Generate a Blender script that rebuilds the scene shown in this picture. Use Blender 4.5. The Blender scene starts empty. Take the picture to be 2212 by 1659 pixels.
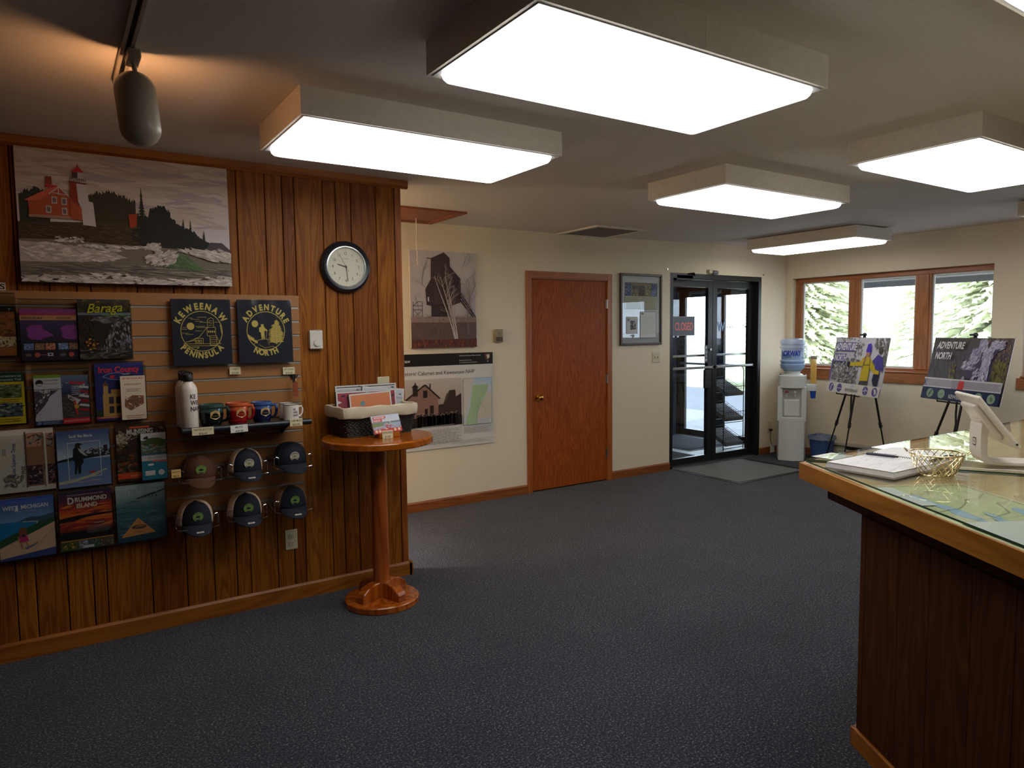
import bpy, bmesh, math, random
from mathutils import Vector, Matrix
PI = math.pi
rnd = random.Random(7)
S = bpy.context.scene
COL = S.collection

# ------------------------------------------------------------------ camera
cam_d = bpy.data.cameras.new('camera')
cam = bpy.data.objects.new('camera', cam_d); COL.objects.link(cam)
S.camera = cam
cam_d.sensor_width = 36.0
cam_d.lens = 1505.58 / 2212 * 36.0
cam_d.clip_start = 0.02; cam_d.clip_end = 400
yaw, pit, rol = math.radians(33.29426), math.radians(4.29717), math.radians(-0.66923)
fw = Vector((math.sin(yaw) * math.cos(pit), math.cos(yaw) * math.cos(pit), -math.sin(pit)))
rt = Vector((math.cos(yaw), -math.sin(yaw), 0)); up = rt.cross(fw)
r2 = rt * math.cos(rol) + up * math.sin(rol); u2 = -rt * math.sin(rol) + up * math.cos(rol)
m3 = Matrix((r2, u2, -fw)).transposed()
cam.matrix_world = Matrix.Translation((0, 0, 1.53)) @ m3.to_4x4()

# ------------------------------------------------------------------ view, sky, sun
S.view_settings.view_transform = 'Standard'
S.view_settings.look = 'None'
S.view_settings.gamma = 1.0
S.view_settings.use_curve_mapping = False
S.view_settings.exposure = 0.0
FIXTURE_L = 5.8
SKY_L = 7.2
W = bpy.data.worlds.new('world'); S.world = W
W.use_nodes = True
bg = W.node_tree.nodes['Background']
bg.inputs[0].default_value = (0.76, 0.88, 1.06, 1); bg.inputs[1].default_value = SKY_L
def lamp(name, kind, loc, energy, color=(1, 1, 1), **kw):
    d = bpy.data.lights.new(name, kind); d.energy = energy; d.color = color
    for k, v in kw.items(): setattr(d, k, v)
    o = bpy.data.objects.new(name, d); COL.objects.link(o); o.location = loc
    return o
sun = lamp('sun', 'SUN', (0, 0, 30), 5.0, (1.0, 0.96, 0.9), angle=0.01)
sun.rotation_euler = Vector((0.62, 0.30, -0.75)).to_track_quat('-Z', 'Y').to_euler()
def portal(name, loc, rot, sx, sy):
    o = lamp(name, 'AREA', loc, 1.0, shape='RECTANGLE', size=sx, size_y=sy)
    o.data.cycles.is_portal = True; o.rotation_euler = rot
portal('daylight_portal', (7.80, 4.2, 1.6), (0, PI / 2, 0), 1.1, 2.3)
portal('daylight_portal', (7.80, 1.75, 1.6), (0, PI / 2, 0), 1.1, 2.3)
portal('daylight_portal', (7.75, 6.3, 1.1), (0, PI / 2, 0), 2.1, 1.6)

# ------------------------------------------------------------------ materials
def s2l(c):
    return tuple(((x / 255) / 12.92 if x / 255 <= 0.04045 else ((x / 255 + 0.055) / 1.055) ** 2.4) for x in c)
def newmat(name):
    m = bpy.data.materials.new(name); m.use_nodes = True
    nt = m.node_tree; b = nt.nodes['Principled BSDF']
    return m, nt, b
def N(nt, t, **kw):
    n = nt.nodes.new(t)
    for k, v in kw.items():
        if k in n.inputs and not hasattr(n, k): n.inputs[k].default_value = v
        else: setattr(n, k, v)
    return n
def mapping(nt, scale, coord='Object', loc=(0, 0, 0)):
    tc = nt.nodes.new('ShaderNodeTexCoord'); mp = nt.nodes.new('ShaderNodeMapping')
    mp.inputs['Scale'].default_value = scale; mp.inputs['Location'].default_value = loc
    nt.links.new(tc.outputs[coord], mp.inputs['Vector']); return mp
def noise(nt, vec, scale=5, detail=3, rough=0.5, dist=0.0):
    n = nt.nodes.new('ShaderNodeTexNoise'); n.inputs['Scale'].default_value = scale
    n.inputs['Detail'].default_value = detail; n.inputs['Roughness'].default_value = rough
    n.inputs['Distortion'].default_value = dist
    nt.links.new(vec, n.inputs['Vector']); return n
def ramp(nt, fac, stops):
    r = nt.nodes.new('ShaderNodeValToRGB'); e = r.color_ramp.elements
    e[0].position, e[0].color = stops[0][0], (*s2l(stops[0][1]), 1)
    e[1].position, e[1].color = stops[-1][0], (*s2l(stops[-1][1]), 1)
    for p, c in stops[1:-1]:
        q = e.new(p); q.color = (*s2l(c), 1)
    nt.links.new(fac, r.inputs['Fac']); return r
def bump(nt, b, h, dist=0.001, strength=1.0):
    n = nt.nodes.new('ShaderNodeBump'); n.inputs['Distance'].default_value = dist
    n.inputs['Strength'].default_value = strength
    nt.links.new(h, n.inputs['Height']); nt.links.new(n.outputs[0], b.inputs['Normal'])
_mc = {}
def plain(name, rgb, rough=0.5, metal=0.0, var=0.06, bmp=0.0, spec=0.5, scale=30):
    if name in _mc: return _mc[name]
    m, nt, b = newmat(name)
    mp = mapping(nt, (1, 1, 1)); n = noise(nt, mp.outputs[0], scale, 3)
    lo = tuple(max(0, c * (1 - var)) for c in rgb); hi = tuple(min(255, c * (1 + var)) for c in rgb)
    r = ramp(nt, n.outputs['Fac'], [(0.3, lo), (0.7, hi)])
    nt.links.new(r.outputs[0], b.inputs['Base Color'])
    b.inputs['Roughness'].default_value = rough; b.inputs['Metallic'].default_value = metal
    b.inputs['Specular IOR Level'].default_value = spec
    if bmp: bump(nt, b, n.outputs['Fac'], bmp)
    _mc[name] = m; return m
def wood(name, dark, mid, light, axis='Z', rough=0.4, ring=7.0, plank=False, knots=0.0, spec=0.5, stretch=14, coat=0.0):
    m, nt, b = newmat(name)
    sc = {'X': (1, stretch, stretch), 'Y': (stretch, 1, stretch), 'Z': (stretch, stretch, 1)}[axis]
    mp = mapping(nt, sc)
    vec = mp.outputs[0]
    if plank:
        at = nt.nodes.new('ShaderNodeAttribute'); at.attribute_name = 'plank'
        ad = nt.nodes.new('ShaderNodeVectorMath'); ad.operation = 'MULTIPLY_ADD'
        ad.inputs[1].default_value = (37, 37, 23)
        nt.links.new(at.outputs['Color'], ad.inputs[0]); nt.links.new(vec, ad.inputs[2]); vec = ad.outputs[0]
    wv = noise(nt, vec, ring * 0.12, 2, 0.5, 0.6)
    mm = nt.nodes.new('ShaderNodeMath'); mm.operation = 'MULTIPLY'; mm.inputs[1].default_value = ring * 2.2
    nt.links.new(wv.outputs['Fac'], mm.inputs[0])
    fr = nt.nodes.new('ShaderNodeMath'); fr.operation = 'PINGPONG'; fr.inputs[1].default_value = 1.0
    nt.links.new(mm.outputs[0], fr.inputs[0])
    fine = noise(nt, vec, 9, 4, 0.65)
    mx = nt.nodes.new('ShaderNodeMath'); mx.operation = 'MULTIPLY_ADD'; mx.inputs[1].default_value = 0.55
    ml = nt.nodes.new('ShaderNodeMath'); ml.operation = 'MULTIPLY'; ml.inputs[1].default_value = 0.45
    nt.links.new(fine.outputs['Fac'], ml.inputs[0]); nt.links.new(fr.outputs[0], mx.inputs[0]); nt.links.new(ml.outputs[0], mx.inputs[2])
    r = ramp(nt, mx.outputs[0], [(0.12, light), (0.5, mid), (0.95, dark)])
    out = r.outputs[0]
    if plank:
        hs = nt.nodes.new('ShaderNodeMix'); hs.data_type = 'RGBA'; hs.blend_type = 'MULTIPLY'; hs.inputs[0].default_value = 1
        r2_ = ramp(nt, at.outputs['Fac'], [(0.0, (205, 185, 170)), (0.5, (235, 232, 228)), (1.0, (255, 255, 255))])
        nt.links.new(out, hs.inputs[6]); nt.links.new(r2_.outputs[0], hs.inputs[7]); out = hs.outputs[2]
    if knots:
        mk = mapping(nt, {'X': (.5, 1, 1), 'Y': (1, .5, 1), 'Z': (1, 1, .5)}[axis])
        v = nt.nodes.new('ShaderNodeTexVoronoi'); v.inputs['Scale'].default_value = knots
        nt.links.new(mk.outputs[0], v.inputs['Vector'])
        rk = ramp(nt, v.outputs['Distance'], [(0.045, (60, 30, 15)), (0.1, (255, 255, 255))])
        hk = nt.nodes.new('ShaderNodeMix'); hk.data_type = 'RGBA'; hk.blend_type = 'MULTIPLY'; hk.inputs[0].default_value = 1
        nt.links.new(out, hk.inputs[6]); nt.links.new(rk.outputs[0], hk.inputs[7]); out = hk.outputs[2]
    nt.links.new(out, b.inputs['Base Color'])
    b.inputs['Roughness'].default_value = rough; b.inputs['Specular IOR Level'].default_value = spec
    b.inputs['Coat Weight'].default_value = coat; b.inputs['Coat Roughness'].default_value = 0.12
    bump(nt, b, fine.outputs['Fac'], 0.0004)
    return m
def thin_glass(name, tint=(255, 255, 255), rough=0.0, ior=1.5, gain=1.0):
    m = bpy.data.materials.new(name); m.use_nodes = True; nt = m.node_tree; nt.nodes.clear()
    o = nt.nodes.new('ShaderNodeOutputMaterial'); mix = nt.nodes.new('ShaderNodeMixShader')
    t = nt.nodes.new('ShaderNodeBsdfTransparent'); g = nt.nodes.new('ShaderNodeBsdfGlossy')
    f = nt.nodes.new('ShaderNodeFresnel'); ge = nt.nodes.new('ShaderNodeNewGeometry')
    mr = nt.nodes.new('ShaderNodeMapRange'); mr.inputs['To Min'].default_value = ior; mr.inputs['To Max'].default_value = 1 / ior
    nt.links.new(ge.outputs['Backfacing'], mr.inputs['Value']); nt.links.new(mr.outputs[0], f.inputs['IOR'])
    t.inputs[0].default_value = (*s2l(tint), 1); g.inputs['Roughness'].default_value = rough
    mg = nt.nodes.new('ShaderNodeMath'); mg.operation = 'MULTIPLY'; mg.inputs[1].default_value = gain
    nt.links.new(f.outputs[0], mg.inputs[0])
    nt.links.new(mg.outputs[0], mix.inputs[0]); nt.links.new(t.outputs[0], mix.inputs[1]); nt.links.new(g.outputs[0], mix.inputs[2])
    nt.links.new(mix.outputs[0], o.inputs[0]); return m
def printed(name, rough=0.35, spec=0.5):
    m, nt, b = newmat(name)
    a = nt.nodes.new('ShaderNodeAttribute'); a.attribute_name = 'Col'
    nt.links.new(a.outputs['Color'], b.inputs['Base Color'])
    b.inputs['Roughness'].default_value = rough; b.inputs['Specular IOR Level'].default_value = spec
    return m
def emis(name, rgb, strength):
    m = bpy.data.materials.new(name); m.use_nodes = True; nt = m.node_tree; nt.nodes.clear()
    o = nt.nodes.new('ShaderNodeOutputMaterial'); e = nt.nodes.new('ShaderNodeEmission')
    e.inputs[0].default_value = (*rgb, 1); e.inputs[1].default_value = strength
    nt.links.new(e.outputs[0], o.inputs[0]); return m

# ------------------------------------------------------------------ mesh builder
class MB:
    def __init__(s): s.v = []; s.f = []; s.sm = []; s.a = []
    def add(s, vs, fs, smooth=False, attr=0.0):
        k = len(s.v); s.v += [tuple(p) for p in vs]; s.f += [tuple(i + k for i in f) for f in fs]
        s.sm += [smooth] * len(fs); s.a += [attr] * len(fs); return s
    def box(s, x0, x1, y0, y1, z0, z1, M=None, attr=0.0):
        vs = [Vector((x, y, z)) for z in (z0, z1) for y in (y0, y1) for x in (x0, x1)]
        if M: vs = [M @ v for v in vs]
        return s.add(vs, [(0, 2, 3, 1), (4, 5, 7, 6), (0, 1, 5, 4), (2, 6, 7, 3), (0, 4, 6, 2), (1, 3, 7, 5)], attr=attr)
    def prism(s, pts, z0, z1, M=None, attr=0.0):
        n = len(pts); vs = [Vector((x, y, z0)) for x, y in pts] + [Vector((x, y, z1)) for x, y in pts]
        if M: vs = [M @ v for v in vs]
        fs = [tuple(range(n - 1, -1, -1)), tuple(range(n, 2 * n))] + [(i, (i + 1) % n, n + (i + 1) % n, n + i) for i in range(n)]
        return s.add(vs, fs, attr=attr)
    def lathe(s, prof, seg=32, M=None, cap=True, arc=None):
        vs = []; n = len(prof)
        for j in range(seg):
            a = 2 * PI * j / seg
            for r, z in prof: vs.append(Vector((r * math.cos(a), r * math.sin(a), z)))
        if M: vs = [M @ v for v in vs]
        fs = []
        for j in range(seg):
            k = (j + 1) % seg
            for i in range(n - 1): fs.append((j * n + i, k * n + i, k * n + i + 1, j * n + i + 1))
        s.add(vs, fs, True)
        if cap:
            for i in (0, n - 1):
                if prof[i][0] > 1e-5:
                    ring = [vs[j * n + i] for j in range(seg)]
                    if i == 0: ring = ring[::-1]
                    s.add(ring, [tuple(range(seg))])
        return s
    def cyl(s, p0, p1, r0, r1=None, seg=16):
        r1 = r0 if r1 is None else r1
        p0 = Vector(p0); p1 = Vector(p1); d = p1 - p0
        M = Matrix.Translation(p0) @ d.to_track_quat('Z', 'Y').to_matrix().to_4x4()
        return s.lathe([(r0, 0), (r1, d.length)], seg, M)
    def tube(s, pts, r, seg=8, closed=False):
        pts = [Vector(p) for p in pts]; n = len(pts); vs = []; nrm = None
        for i, p in enumerate(pts):
            a = pts[(i - 1) % n] if (closed or i > 0) else p
            b = pts[(i + 1) % n] if (closed or i < n - 1) else p
            t = (b - a).normalized()
            if nrm is None:
                nrm = t.orthogonal().normalized()
            else:
                nrm = (nrm - t * nrm.dot(t)).normalized()
            bn = t.cross(nrm)
            for j in range(seg):
                c = 2 * PI * j / seg; vs.append(p + (nrm * math.cos(c) + bn * math.sin(c)) * r)
        fs = []
        for i in range(n if closed else n - 1):
            k = (i + 1) % n
            for j in range(seg):
                l = (j + 1) % seg; fs.append((i * seg + j, k * seg + j, k * seg + l, i * seg + l))
        s.add(vs, fs, True)
        if not closed:
            s.add(vs[:seg], [tuple(range(seg - 1, -1, -1))]); s.add(vs[-seg:], [tuple(range(seg))])
        return s
    def ball(s, c, rx, ry=None, rz=None, seg=20, rings=12):
        ry = ry or rx; rz = rz or rx; prof = [(math.sin(PI * i / rings), -math.cos(PI * i / rings)) for i in range(rings + 1)]
        prof[0] = (0.0, -1); prof[-1] = (0.0, 1)
        return s.lathe(prof, seg, Matrix.Translation(c) @ Matrix.Diagonal((rx, ry, rz, 1)), cap=False)
    def torus(s, c, R, r, seg=40, sub=8, M=None, n='Z'):
        pts = []
        for i in range(seg):
            a = 2 * PI * i / seg; p = Vector((R * math.cos(a), R * math.sin(a), 0))
            if n == 'Y': p = Vector((p.x, 0, p.y))
            if n == 'X': p = Vector((0, p.x, p.y))
            if M: p = M @ p
            pts.append(Vector(c) + p)
        return s.tube(pts, r, sub, True)
    def build(s, name, m, parent=None, bevel=0.0, seg=2, angle=35, M=None):
        me = bpy.data.meshes.new(name)
        vs = [tuple(M @ Vector(v)) for v in s.v] if M else s.v
        me.from_pydata(vs, [], s.f); me.validate()
        if len(me.polygons) == len(s.sm): me.polygons.foreach_set('use_smooth', s.sm)
        if any(s.sm): me.set_sharp_from_angle(angle=math.radians(angle))
        if any(s.a):
            at = me.attributes.new('plank', 'FLOAT', 'FACE'); at.data.foreach_set('value', s.a)
        me.materials.append(m)
        o = bpy.data.objects.new(name, me); COL.objects.link(o)
        if parent: o.parent = parent
        if bevel:
            b = o.modifiers.new('bevel', 'BEVEL'); b.width = bevel; b.segments = seg; b.limit_method = 'ANGLE'; b.angle_limit = math.radians(40)
        return o
def thing(name, label, cat, loc=(0, 0, 0), rotz=0.0, group=None, rot=None):
    o = bpy.data.objects.new(name, None); COL.objects.link(o); o.empty_display_size = 0.1
    o.location = loc; o.rotation_euler = rot or (0, 0, rotz)
    o['label'] = label; o['category'] = cat
    if group: o['group'] = group
    return o
def tag(o, label, cat, group=None, kind=None):
    o['label'] = label; o['category'] = cat
    if group: o['group'] = group
    if kind: o['kind'] = kind
    return o
def struct(name, label, loc=(0, 0, 0)):
    o = bpy.data.objects.new(name, None); COL.objects.link(o); o.location = loc
    o['label'] = label; o['kind'] = 'structure'; return o
def sm(o, label): o['label'] = label; o['kind'] = 'structure'; return o
def dup(root, loc=None, label=None, group=None, rotz=None):
    def cp(o, par):
        c = o.copy(); COL.objects.link(c); c.parent = par
        for ch in list(o.children): cp(ch, c)
        return c
    r = cp(root, None)
    if loc is not None: r.location = loc
    if rotz is not None: r.rotation_euler = (0, 0, rotz)
    if label: r['label'] = label
    if group: r['group'] = group
    return r
def basis(o, ex, ey, ez):
    m = Matrix(((*ex,), (*ey,), (*ez,))).transposed().to_4x4(); m.translation = Vector(o); return m

# ------------------------------------------------------------------ printed artwork
_tc = {}
def glyphs(s, bold=0.0):
    k = (s, bold)
    if k not in _tc:
        c = bpy.data.curves.new('t', 'FONT'); c.body = s; c.size = 1.0; c.offset = bold; c.resolution_u = 3
        o = bpy.data.objects.new('t', c); COL.objects.link(o)
        dg = bpy.context.evaluated_depsgraph_get(); dg.update()
        me = bpy.data.meshes.new_from_object(o.evaluated_get(dg))
        vs = [(v.co.x, v.co.y) for v in me.vertices]; fs = [tuple(p.vertices) for p in me.polygons]
        bpy.data.objects.remove(o); bpy.data.curves.remove(c); bpy.data.meshes.remove(me)
        xs = [v[0] for v in vs] or [0, .3]
        _tc[k] = (vs, fs, min(xs), max(xs))
    return _tc[k]
EPS = 0.00012
class Art:
    """flat coloured artwork: canvas CW x CH units (y down) mapped to w x h metres, facing local -Y, x to the right, z up, base centre at the origin"""
    def __init__(s, w, h, CW, CH, bgc=(255, 255, 255), t=0.004, side=None, seed=1, eps=EPS):
        s.eps = eps; s.w, s.h, s.CW, s.CH, s.t = w, h, CW, CH, t; s.r = random.Random(seed)
        s.V = []; s.F = []; s.C = []; s.k = 0; s.full = False
        side = side or (235, 235, 235); sc = s2l(side)
        x0, x1 = -w / 2, w / 2
        vs = [(x0, 0, 0), (x1, 0, 0), (x1, 0, h), (x0, 0, h), (x0, t, 0), (x1, t, 0), (x1, t, h), (x0, t, h)]
        for f in ((4, 7, 6, 5), (0, 4, 5, 1), (1, 5, 6, 2), (2, 6, 7, 3), (3, 7, 4, 0)):
            s.raw([vs[i] for i in f], [sc] * 4)
        s.poly([(0, 0), (CW, 0), (CW, CH), (0, CH)], bgc, lift=False)
    def raw(s, vs, cols):
        k = len(s.V); s.V += vs; s.F.append(tuple(range(k, k + len(vs)))); s.C += cols
    def m(s, x, y, k):
        x = min(max(x, 0), s.CW); y = min(max(y, 0), s.CH)
        return (-s.w / 2 + x / s.CW * s.w, -k * s.eps, s.h - y / s.CH * s.h)
    def col(s, c): return s2l(c)
    def poly(s, pts, c, lift=True):
        s.k += 1 if lift else 0.1
        cols = [s2l(q) for q in c] if isinstance(c, list) else [s2l(c)] * len(pts)
        s.raw([s.m(x, y, s.k) for x, y in pts], cols); return s
    def rect(s, x0, y0, x1, y1, c, c2=None):
        return s.poly([(x0, y0), (x1, y0), (x1, y1), (x0, y1)], [c, c, c2, c2] if c2 else c)
    def grad(s, x0, y0, x1, y1, stops):
        s.k += 1
        for (a, ca), (b, cb) in zip(stops, stops[1:]):
            ya = y0 + (y1 - y0) * a; yb = y0 + (y1 - y0) * b
            s.raw([s.m(x0, ya, s.k), s.m(x1, ya, s.k), s.m(x1, yb, s.k), s.m(x0, yb, s.k)], [s2l(ca), s2l(ca), s2l(cb), s2l(cb)])
        return s
    def ell(s, cx, cy, rx, ry, c, n=28):
        return s.poly([(cx + rx * math.cos(2 * PI * i / n), cy + ry * math.sin(2 * PI * i / n)) for i in range(n)], c)
    def ring(s, cx, cy, rx, ry, wd, c, n=40):
        s.k += 1
        for i in range(n):
            a, b = 2 * PI * i / n, 2 * PI * (i + 1) / n
            q = [(rx, a), (rx, b), (rx - wd, b), (rx - wd, a)]
            s.raw([s.m(cx + r * math.cos(t), cy + r * ry / rx * math.sin(t), s.k) for r, t in q], [s2l(c)] * 4)
        return s
    def line(s, pts, wd, c, lift=True):
        if lift: s.k += 1
        for (ax, ay), (bx, by) in zip(pts, pts[1:]):
            s.k += 0.1
            dx, dy = bx - ax, by - ay; L = math.hypot(dx, dy) or 1; nx, ny = -dy / L * wd / 2, dx / L * wd / 2
            s.raw([s.m(ax + nx, ay + ny, s.k), s.m(bx + nx, by + ny, s.k), s.m(bx - nx, by - ny, s.k), s.m(ax - nx, ay - ny, s.k)], [s2l(c)] * 4)
        return s
    def text(s, t, x, y, size, c, al='l', sx=1.0, rot=0.0, bold=0.0, slant=0.0, keep=False):
        if not keep: s.k += 1
        vs, fs, a, b = glyphs(t, bold); wd = (b - a) * size * sx
        off = {'l': 0, 'c': -wd / 2, 'r': -wd}[al]
        ca, sa = math.cos(rot), math.sin(rot); c = s2l(c)
        P = []
        for vx, vy in vs:
            px = (vx - a) * size * sx + off + slant * vy * size; py = -vy * size
            P.append((x + px * ca - py * sa, y + px * sa + py * ca))
        k = len(s.V); s.V += [s.m(px, py, s.k) for px, py in P]; s.C += [c] * len(P)
        s.F += [tuple(i + k for i in f) for f in fs]; return s
    def arc(s, t, cx, cy, R, size, c, a0, a1, bold=0.02, sx=1.0, down=False):
        s.k += 1
        wds = [(glyphs(ch, bold)[3] - glyphs(ch, bold)[2]) + 0.13 if ch != ' ' else .3 for ch in t]; tot = sum(wds); acc = 0
        for ch, w_ in zip(t, wds):
            a = math.radians(a0 + (a1 - a0) * (acc + w_ / 2) / tot); acc += w_
            if ch == ' ': continue
            x, y = cx + R * math.cos(a), cy - R * math.sin(a)
            rot = (PI / 2 - a) if not down else (-PI / 2 - a)
            s.text(ch, x, y, size, c, 'c', sx, rot, bold, keep=True)
        return s
    def jag(s, x0, x1, yt, yb, c, n=30, amp=4.0):
        """ragged foliage band: yt(x) gives the mean top"""
        f = yt if callable(yt) else (lambda x: yt)
        g = yb if callable(yb) else (lambda x: yb)
        s.k += 1; c = s2l(c); p = None
        for i in range(n + 1):
            x = x0 + (x1 - x0) * i / n; y = min(f(x) + s.r.uniform(-amp, amp), g(x))
            if p: s.raw([s.m(p[0], p[1], s.k), s.m(x, y, s.k), s.m(x, g(x), s.k), s.m(p[0], g(p[0]), s.k)], [c] * 4)
            p = (x, y)
        return s
    def conifer(s, x, y0, y1, wd, c, n=9):
        s.k += 1; c = s2l(c); H = y1 - y0
        for i in range(n):
            t = (i + 1) / n; yy = y0 + H * t; w_ = wd * t * s.r.uniform(.75, 1.15); s.k += 0.1
            s.raw([s.m(x, yy - H * 1.6 / n, s.k), s.m(x + w_, yy, s.k), s.m(x, yy - H * .2 / n, s.k), s.m(x - w_, yy, s.k)], [c] * 4)
        return s
    def dabs(s, x0, y0, x1, y1, n, L, wd, cols, ang=0.0, spread=0.3, inside=None):
        s.k += 1
        for i in range(n):
            x, y = s.r.uniform(x0, x1), s.r.uniform(y0, y1)
            if inside and not inside(x, y): continue
            l = L * s.r.uniform(.4, 1.3) / 2; w_ = wd * s.r.uniform(.5, 1.3) / 2; a = ang + s.r.uniform(-spread, spread)
            dx, dy = math.cos(a) * l, math.sin(a) * l; nx, ny = -math.sin(a) * w_, math.cos(a) * w_
            c = s2l(s.r.choice(cols)); s.k += 0.1
            s.raw([s.m(x - dx, y - dy, s.k), s.m(x + nx, y + ny, s.k), s.m(x + dx, y + dy, s.k), s.m(x - nx, y - ny, s.k)], [c] * 4)
        return s
    def lines(s, x0, y0, x1, y1, n, wd, c):
        s.k += 1
        for i in range(n):
            y = y0 + (y1 - y0) * i / max(1, n - 1); xe = x1 - (s.r.random() ** 3) * (x1 - x0) * .3; x = x0
            while x < xe:
                L = s.r.uniform(.03, .09) * (x1 - x0); e = min(x + L, xe)
                s.raw([s.m(x, y, s.k), s.m(e, y, s.k), s.m(e, y + wd, s.k), s.m(x, y + wd, s.k)], [s2l(c)] * 4); x = e + .012 * (x1 - x0)
        return s
    def build(s, name, m, parent=None, M=None):
        me = bpy.data.meshes.new(name)
        me.from_pydata([tuple(M @ Vector(v)) for v in s.V] if M else s.V, [], s.F)
        at = me.attributes.new('Col', 'FLOAT_COLOR', 'POINT')
        fl = []
        for c in s.C: fl += [c[0], c[1], c[2], 1.0]
        at.data.foreach_set('color', fl)
        me.materials.append(m)
        o = bpy.data.objects.new(name, me); COL.objects.link(o)
        if parent: o.parent = parent
        return o
# ------------------------------------------------------------------ room materials
def carpet_mat():
    m, nt, b = newmat('carpet')
    mp = mapping(nt, (1, 1, 1))
    n1 = noise(nt, mp.outputs[0], 115, 3, 0.75); n2 = noise(nt, mp.outputs[0], 210, 2, 0.8); n3 = noise(nt, mp.outputs[0], 2.5, 3)
    r1 = ramp(nt, n1.outputs['Fac'], [(0.36, (14, 16, 26)), (0.47, (50, 53, 68)), (0.56, (72, 73, 84)), (0.66, (186, 180, 172))])
    r2_ = ramp(nt, n2.outputs['Fac'], [(0.3, (110, 112, 130)), (0.7, (255, 255, 255))])
    mx = nt.nodes.new('ShaderNodeMix'); mx.data_type = 'RGBA'; mx.blend_type = 'MULTIPLY'; mx.inputs[0].default_value = 0.8
    nt.links.new(r1.outputs[0], mx.inputs[6]); nt.links.new(r2_.outputs[0], mx.inputs[7])
    r3 = ramp(nt, n3.outputs['Fac'], [(0.3, (228, 228, 232)), (0.7, (255, 255, 255))])
    m2 = nt.nodes.new('ShaderNodeMix'); m2.data_type = 'RGBA'; m2.blend_type = 'MULTIPLY'; m2.inputs[0].default_value = 1
    nt.links.new(mx.outputs[2], m2.inputs[6]); nt.links.new(r3.outputs[0], m2.inputs[7])
    nt.links.new(m2.outputs[2], b.inputs['Base Color']); b.inputs['Roughness'].default_value = 0.95
    b.inputs['Specular IOR Level'].default_value = 0.1; b.inputs['Sheen Weight'].default_value = 0.15
    ad = nt.nodes.new('ShaderNodeMath'); ad.operation = 'ADD'
    nt.links.new(n1.outputs['Fac'], ad.inputs[0]); nt.links.new(n2.outputs['Fac'], ad.inputs[1])
    bump(nt, b, ad.outputs[0], 0.004); return m
M_CARPET = carpet_mat()
M_CEIL = plain('ceiling_paint', (226, 218, 208), 0.85, var=0.012, bmp=0.0008, scale=60)
M_CREAM = plain('cream_paint', (228, 214, 186), 0.75, var=0.012, bmp=0.0004, scale=70)
M_PLANK = wood('knotty_planks', (108, 54, 8), (143, 83, 18), (164, 103, 30), 'Z', 0.5, 8, plank=True, knots=2.6, spec=.22)
M_TRIMW = wood('pine_trim', (120, 62, 12), (150, 86, 22), (166, 102, 34), 'X', 0.4, 6)
M_TRIMZ = wood('pine_trim_upright', (112, 52, 10), (146, 76, 18), (160, 90, 26), 'Z', 0.4, 6)
M_TRIMY = wood('pine_trim_deep', (132, 78, 40), (160, 100, 56), (178, 116, 66), 'Y', 0.4, 6)
M_BASE = wood('oak_baseboard', (110, 56, 20), (138, 76, 30), (152, 88, 40), 'X', 0.4, 6)
M_OAK = wood('oak_veneer', (126, 54, 10), (153, 72, 17), (170, 90, 28), 'Z', 0.5, 10, spec=0.2, stretch=11)
M_OAKF = wood('oak_casing', (136, 68, 20), (162, 88, 32), (174, 102, 42), 'Z', 0.38, 6)
M_OAKX = wood('oak_casing_across', (136, 68, 20), (162, 88, 32), (174, 102, 42), 'X', 0.38, 6)
M_WINW = wood('window_oak', (128, 78, 42), (158, 100, 58), (174, 116, 70), 'Z', 0.35, 6)
M_WINY = wood('window_oak_across', (128, 74, 38), (158, 94, 50), (172, 108, 62), 'Y', 0.35, 6)
M_GLASS = thin_glass('window_glass', (250, 252, 252))
M_BRONZE = plain('dark_bronze_aluminium', (46, 44, 44), 0.38, 0.6, var=0.04)
M_DARKJ = plain('dark_joint', (30, 18, 10), 0.9)
M_BRASS = plain('brass', (196, 150, 70), 0.18, 1.0, var=0.03)
M_STEEL = plain('brushed_steel', (170, 168, 164), 0.3, 1.0, var=0.03)
M_BLACK = plain('black_plastic', (24, 24, 26), 0.45, var=0.05)
M_BLKM = plain('black_metal', (20, 20, 22), 0.35, 0.3, var=0.05)
M_WHITEP = plain('white_plastic', (214, 210, 202), 0.35, var=0.02)
M_IVORY = plain('ivory_plastic', (206, 196, 164), 0.4, var=0.02)
M_CHROME = plain('chrome', (225, 225, 228), 0.08, 1.0, var=0.01)
M_TILE = plain('pale_floor_tile', (190, 190, 188), 0.5, var=.04)
M_CONC = plain('concrete', (108, 110, 112), 0.9, var=0.08, scale=8, bmp=0.001)
M_ASPH = plain('asphalt', (84, 88, 96), 0.95, var=0.1, scale=12)
M_GRASS = plain('lawn', (150, 156, 130), 0.95, var=0.15, scale=6)
M_SOFFIT = plain('soffit_boards', (190, 188, 186), 0.7, var=0.03)
M_FASCIA = plain('fascia_paint', (120, 126, 134), 0.6, var=0.03)
M_VEST = plain('vestibule_paint', (108, 120, 140), 0.7, var=0.03)
M_DWALL = wood('fill_cutting_panelling', (70, 40, 16), (92, 56, 24), (108, 68, 34), 'Z', .5, 7)  # dark finish invented for the unseen walls, to cut fill light
PRINT_M = printed('printed_matte', 0.6, 0.3)
PRINT_G = printed('printed_gloss', 0.22, 0.5)
PRINT_S = printed('printed_satin', 0.38, 0.5)

CE = 2.456
XW = 7.60; YC = 5.366; YW = 3.986
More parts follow.
